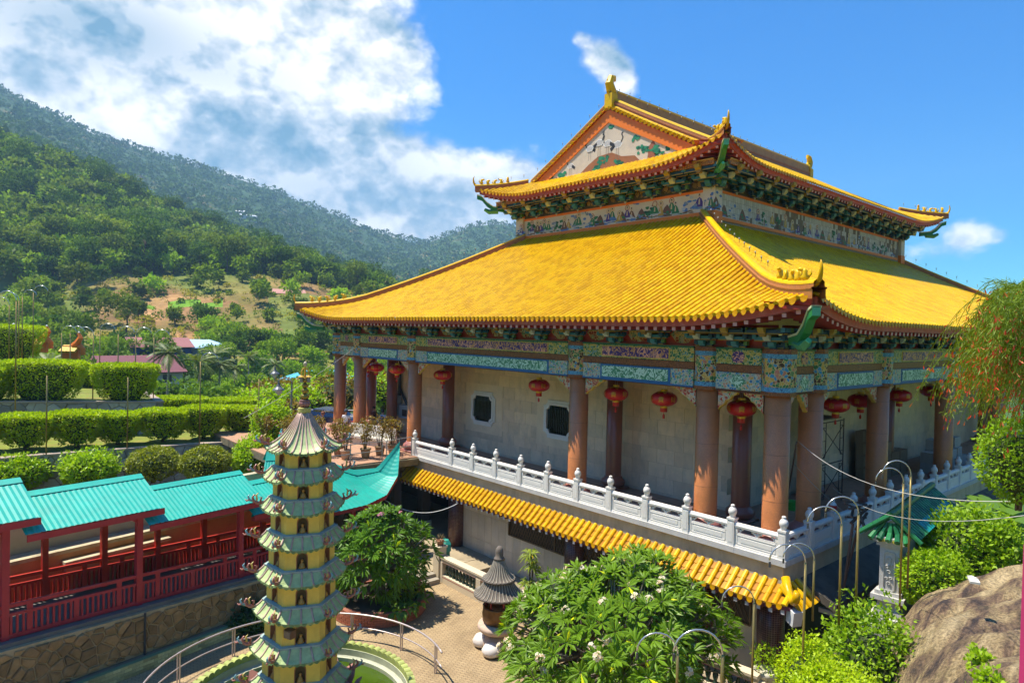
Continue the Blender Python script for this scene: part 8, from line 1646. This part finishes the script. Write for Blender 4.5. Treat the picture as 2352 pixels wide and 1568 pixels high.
# ---- parked dark blue car half hidden behind the plants
def car(p, rz, lb, col):
    o = thing('parked_car', lb, 'car', tuple(p), None, rz); M_car = mat('car_paint_%d' % len(MATS), col, .25, .05, coat=.6); prof = [(-2.1, .35), (-2.12, .75), (-1.95, .92), (-1.2, .98), (-.75, 1.42), (.75, 1.45), (1.35, 1.0), (2.05, .86), (2.15, .6), (2.12, .35)]
    b = MB(); rows_ = []
    for y_, k in ((-.86, .94), (-.8, 1), (.8, 1), (.86, .94)): rows_.append([(x * (.985 if abs(y_) > .82 else 1), y_ * (.86 if z > 1.1 else 1), .35 + (z - .35) * k) for x, z in prof])
    b.strip(rows_); n = len(prof); b.f += [tuple(range(n)), tuple(range(3 * n, 4 * n))]; b.c += [(1, 1, 1)] * 2; b.build('body', M_car, o, world=False)
    for y_ in (-.80, .80):
        for xs2 in (((-1.05, 1.02), (-.68, 1.36), (-.05, 1.38), (-.05, 1.02)), ((.02, 1.02), (.02, 1.38), (.68, 1.38), (1.15, 1.02))): b = MB((.02, .025, .03)); b.prism(list(xs2), lambda u, v, h: (u, h, v), y_ * .93 if False else y_ * .90, y_ * .98); b.build('side_window', M_glass, o, world=False)
        for x in (-1.35, 1.35): b = MB((.02, .02, .02)); b.prism([(x + .31 * math.cos(t), .31 + .31 * math.sin(t)) for t in np.linspace(0, 6.283, 18, endpoint=False)], lambda u, v, h: (u, h, v), y_ * .88, y_ * 1.06); w_ = b.build('wheel', plain(), o, world=False); b = MB((.4, .4, .42)); b.prism([(x + .18 * math.cos(t), .31 + .18 * math.sin(t)) for t in np.linspace(0, 6.283, 12, endpoint=False)], lambda u, v, h: (u, h, v), y_ * 1.06, y_ * 1.075); b.build('rim', plain(), w_, world=False)
    for x, c in ((2.1, (.7, .7, .68)), (-2.1, (.4, .02, .02))):
        for y_ in (-.6, .6): b = MB(c); b.obox((x, y_, .68), (.1, .34, .14)); b.build('headlight' if x > 0 else 'tail_light', paint(), o, world=False)
p = depth_pt(756, 1052, 46); p[2] = -.55; car(p, R(120), 'dark blue car parked behind the leftmost column', (.008, .016, .06)); p = depth_pt(612, 1003, 41); p[2] = -.6; car(p, R(95), 'grey car partly hidden behind the last front hedge', (.28, .28, .30))
b = MB(); b.add([(9, 42.2, -.62), (24, 42.2, -.05), (24, 62, -.05), (9, 62, -.62)], [(0, 1, 2, 3)]); tag(b.build('access_road', mat('grey_asphalt', (.12, .115, .105), .9, .2, 1.5)), kind='structure')
wr_ = thing('road_railing', 'white pipe railing beside the road behind the terrace', 'railing', tuple(depth_pt(720, 1020, 46)))
for z in (.9, .5): b = MB((.6, .6, .58)); b.tube([depth_pt(640, 1022, 47) * np.array([1, 1, 0]) + np.array([0, 0, z - .3]), depth_pt(820, 1022, 45) * np.array([1, 1, 0]) + np.array([0, 0, z])], .03, 6); b.build('rail', paint(), wr_)
# courtyard odds and ends at the right
o = pot('white_planter', 18.35, 9.55, G0 + .0, .32, 1.1, (.52, .48, .38), 'tall pale planter with a flowering shrub beside the maroon pillar', cat='potted plant'); rng = newrng(5); d = sphere_pts(260, rng, .2); V, c = leafquads(np.array([0, 0, 1.45]) + d * np.array([.42, .42, .4]) * rng.random((260, 1)) ** .4, d, .12, rng, .5); inst(quadmesh('leaves', V, c, HB2), 'leaves', o)
cable((16.9, 14.0, G0 + .06), (17.6, 9.8, G0 + .06), .0, .025, (.02, .30, .20), 'green garden hose lying behind the courtyard balustrade')
b = MB((.60, .62, .62)); b.lathe([(.1, 0), (.34, .1), (.36, .3), (.3, .36), (.05, .38)], (18.5, 8.75, -4.0 + .0), 16); b.build('plastic_tub', plain(), None, True, label='pale plastic tub at the foot of the podium corner pillar', cat='tub')
# bushes between the last hedge and the terrace
for i, (px_, zc_, zt, w_, lf) in enumerate(((600, 50, 1.6, 4, 'shrub_leaves'), (640, 54, 1.9, 5, 'croton_leaves'), (682, 52, 1.7, 4.5, 'shrub_leaves'), (720, 56, 1.9, 5, 'shrub_leaves'), (770, 55, 2.2, 5, 'croton_leaves'), (835, 58, 2.5, 5, 'shrub_leaves'), (880, 60, 2.4, 5, 'croton_leaves'), (660, 47, .9, 2.6, 'croton_leaves'))):
    p = depth_pt(px_, 1000, zc_); round_shrub(p[0], p[1], zt - 3.0, w_ / 2, 3.0, ['leafy bush behind the last front hedge', 'orange-tinged bush behind the street lamps', 'green bush left of the pagoda finial', 'green bush right of the pagoda finial', 'orange-tinged bush behind the leftmost column', 'green bush behind the second column', 'orange-tinged bush behind the switch cabinet', 'low croton bush beside the access road'][i], 130 + i, MATS[lf], .3, 1700, .3)
# ================================================================ haze over the valley
b = MB(); b.box(-2500, 2600, -2500, 2600, -60, 575)
hz = b.build('haze', None, None); tag(hz, kind='stuff'); HM = bpy.data.materials.new('valley_haze'); HM.use_nodes = True; t = NT(HM.node_tree); t.n.clear(); pv_ = t.new('ShaderNodeVolumePrincipled'); pv_.inputs['Color'].default_value = (.40, .70, 1.0, 1); pv_.inputs['Density'].default_value = .00029; pv_.inputs['Anisotropy'].default_value = .1; ov = t.new('ShaderNodeOutputMaterial'); t.l.new(pv_.outputs[0], ov.inputs['Volume']); hz.data.materials.append(HM); HM.cycles.homogeneous_volume = True; hz['label'] = 'thin blue haze filling the valley'; hz['category'] = 'haze'
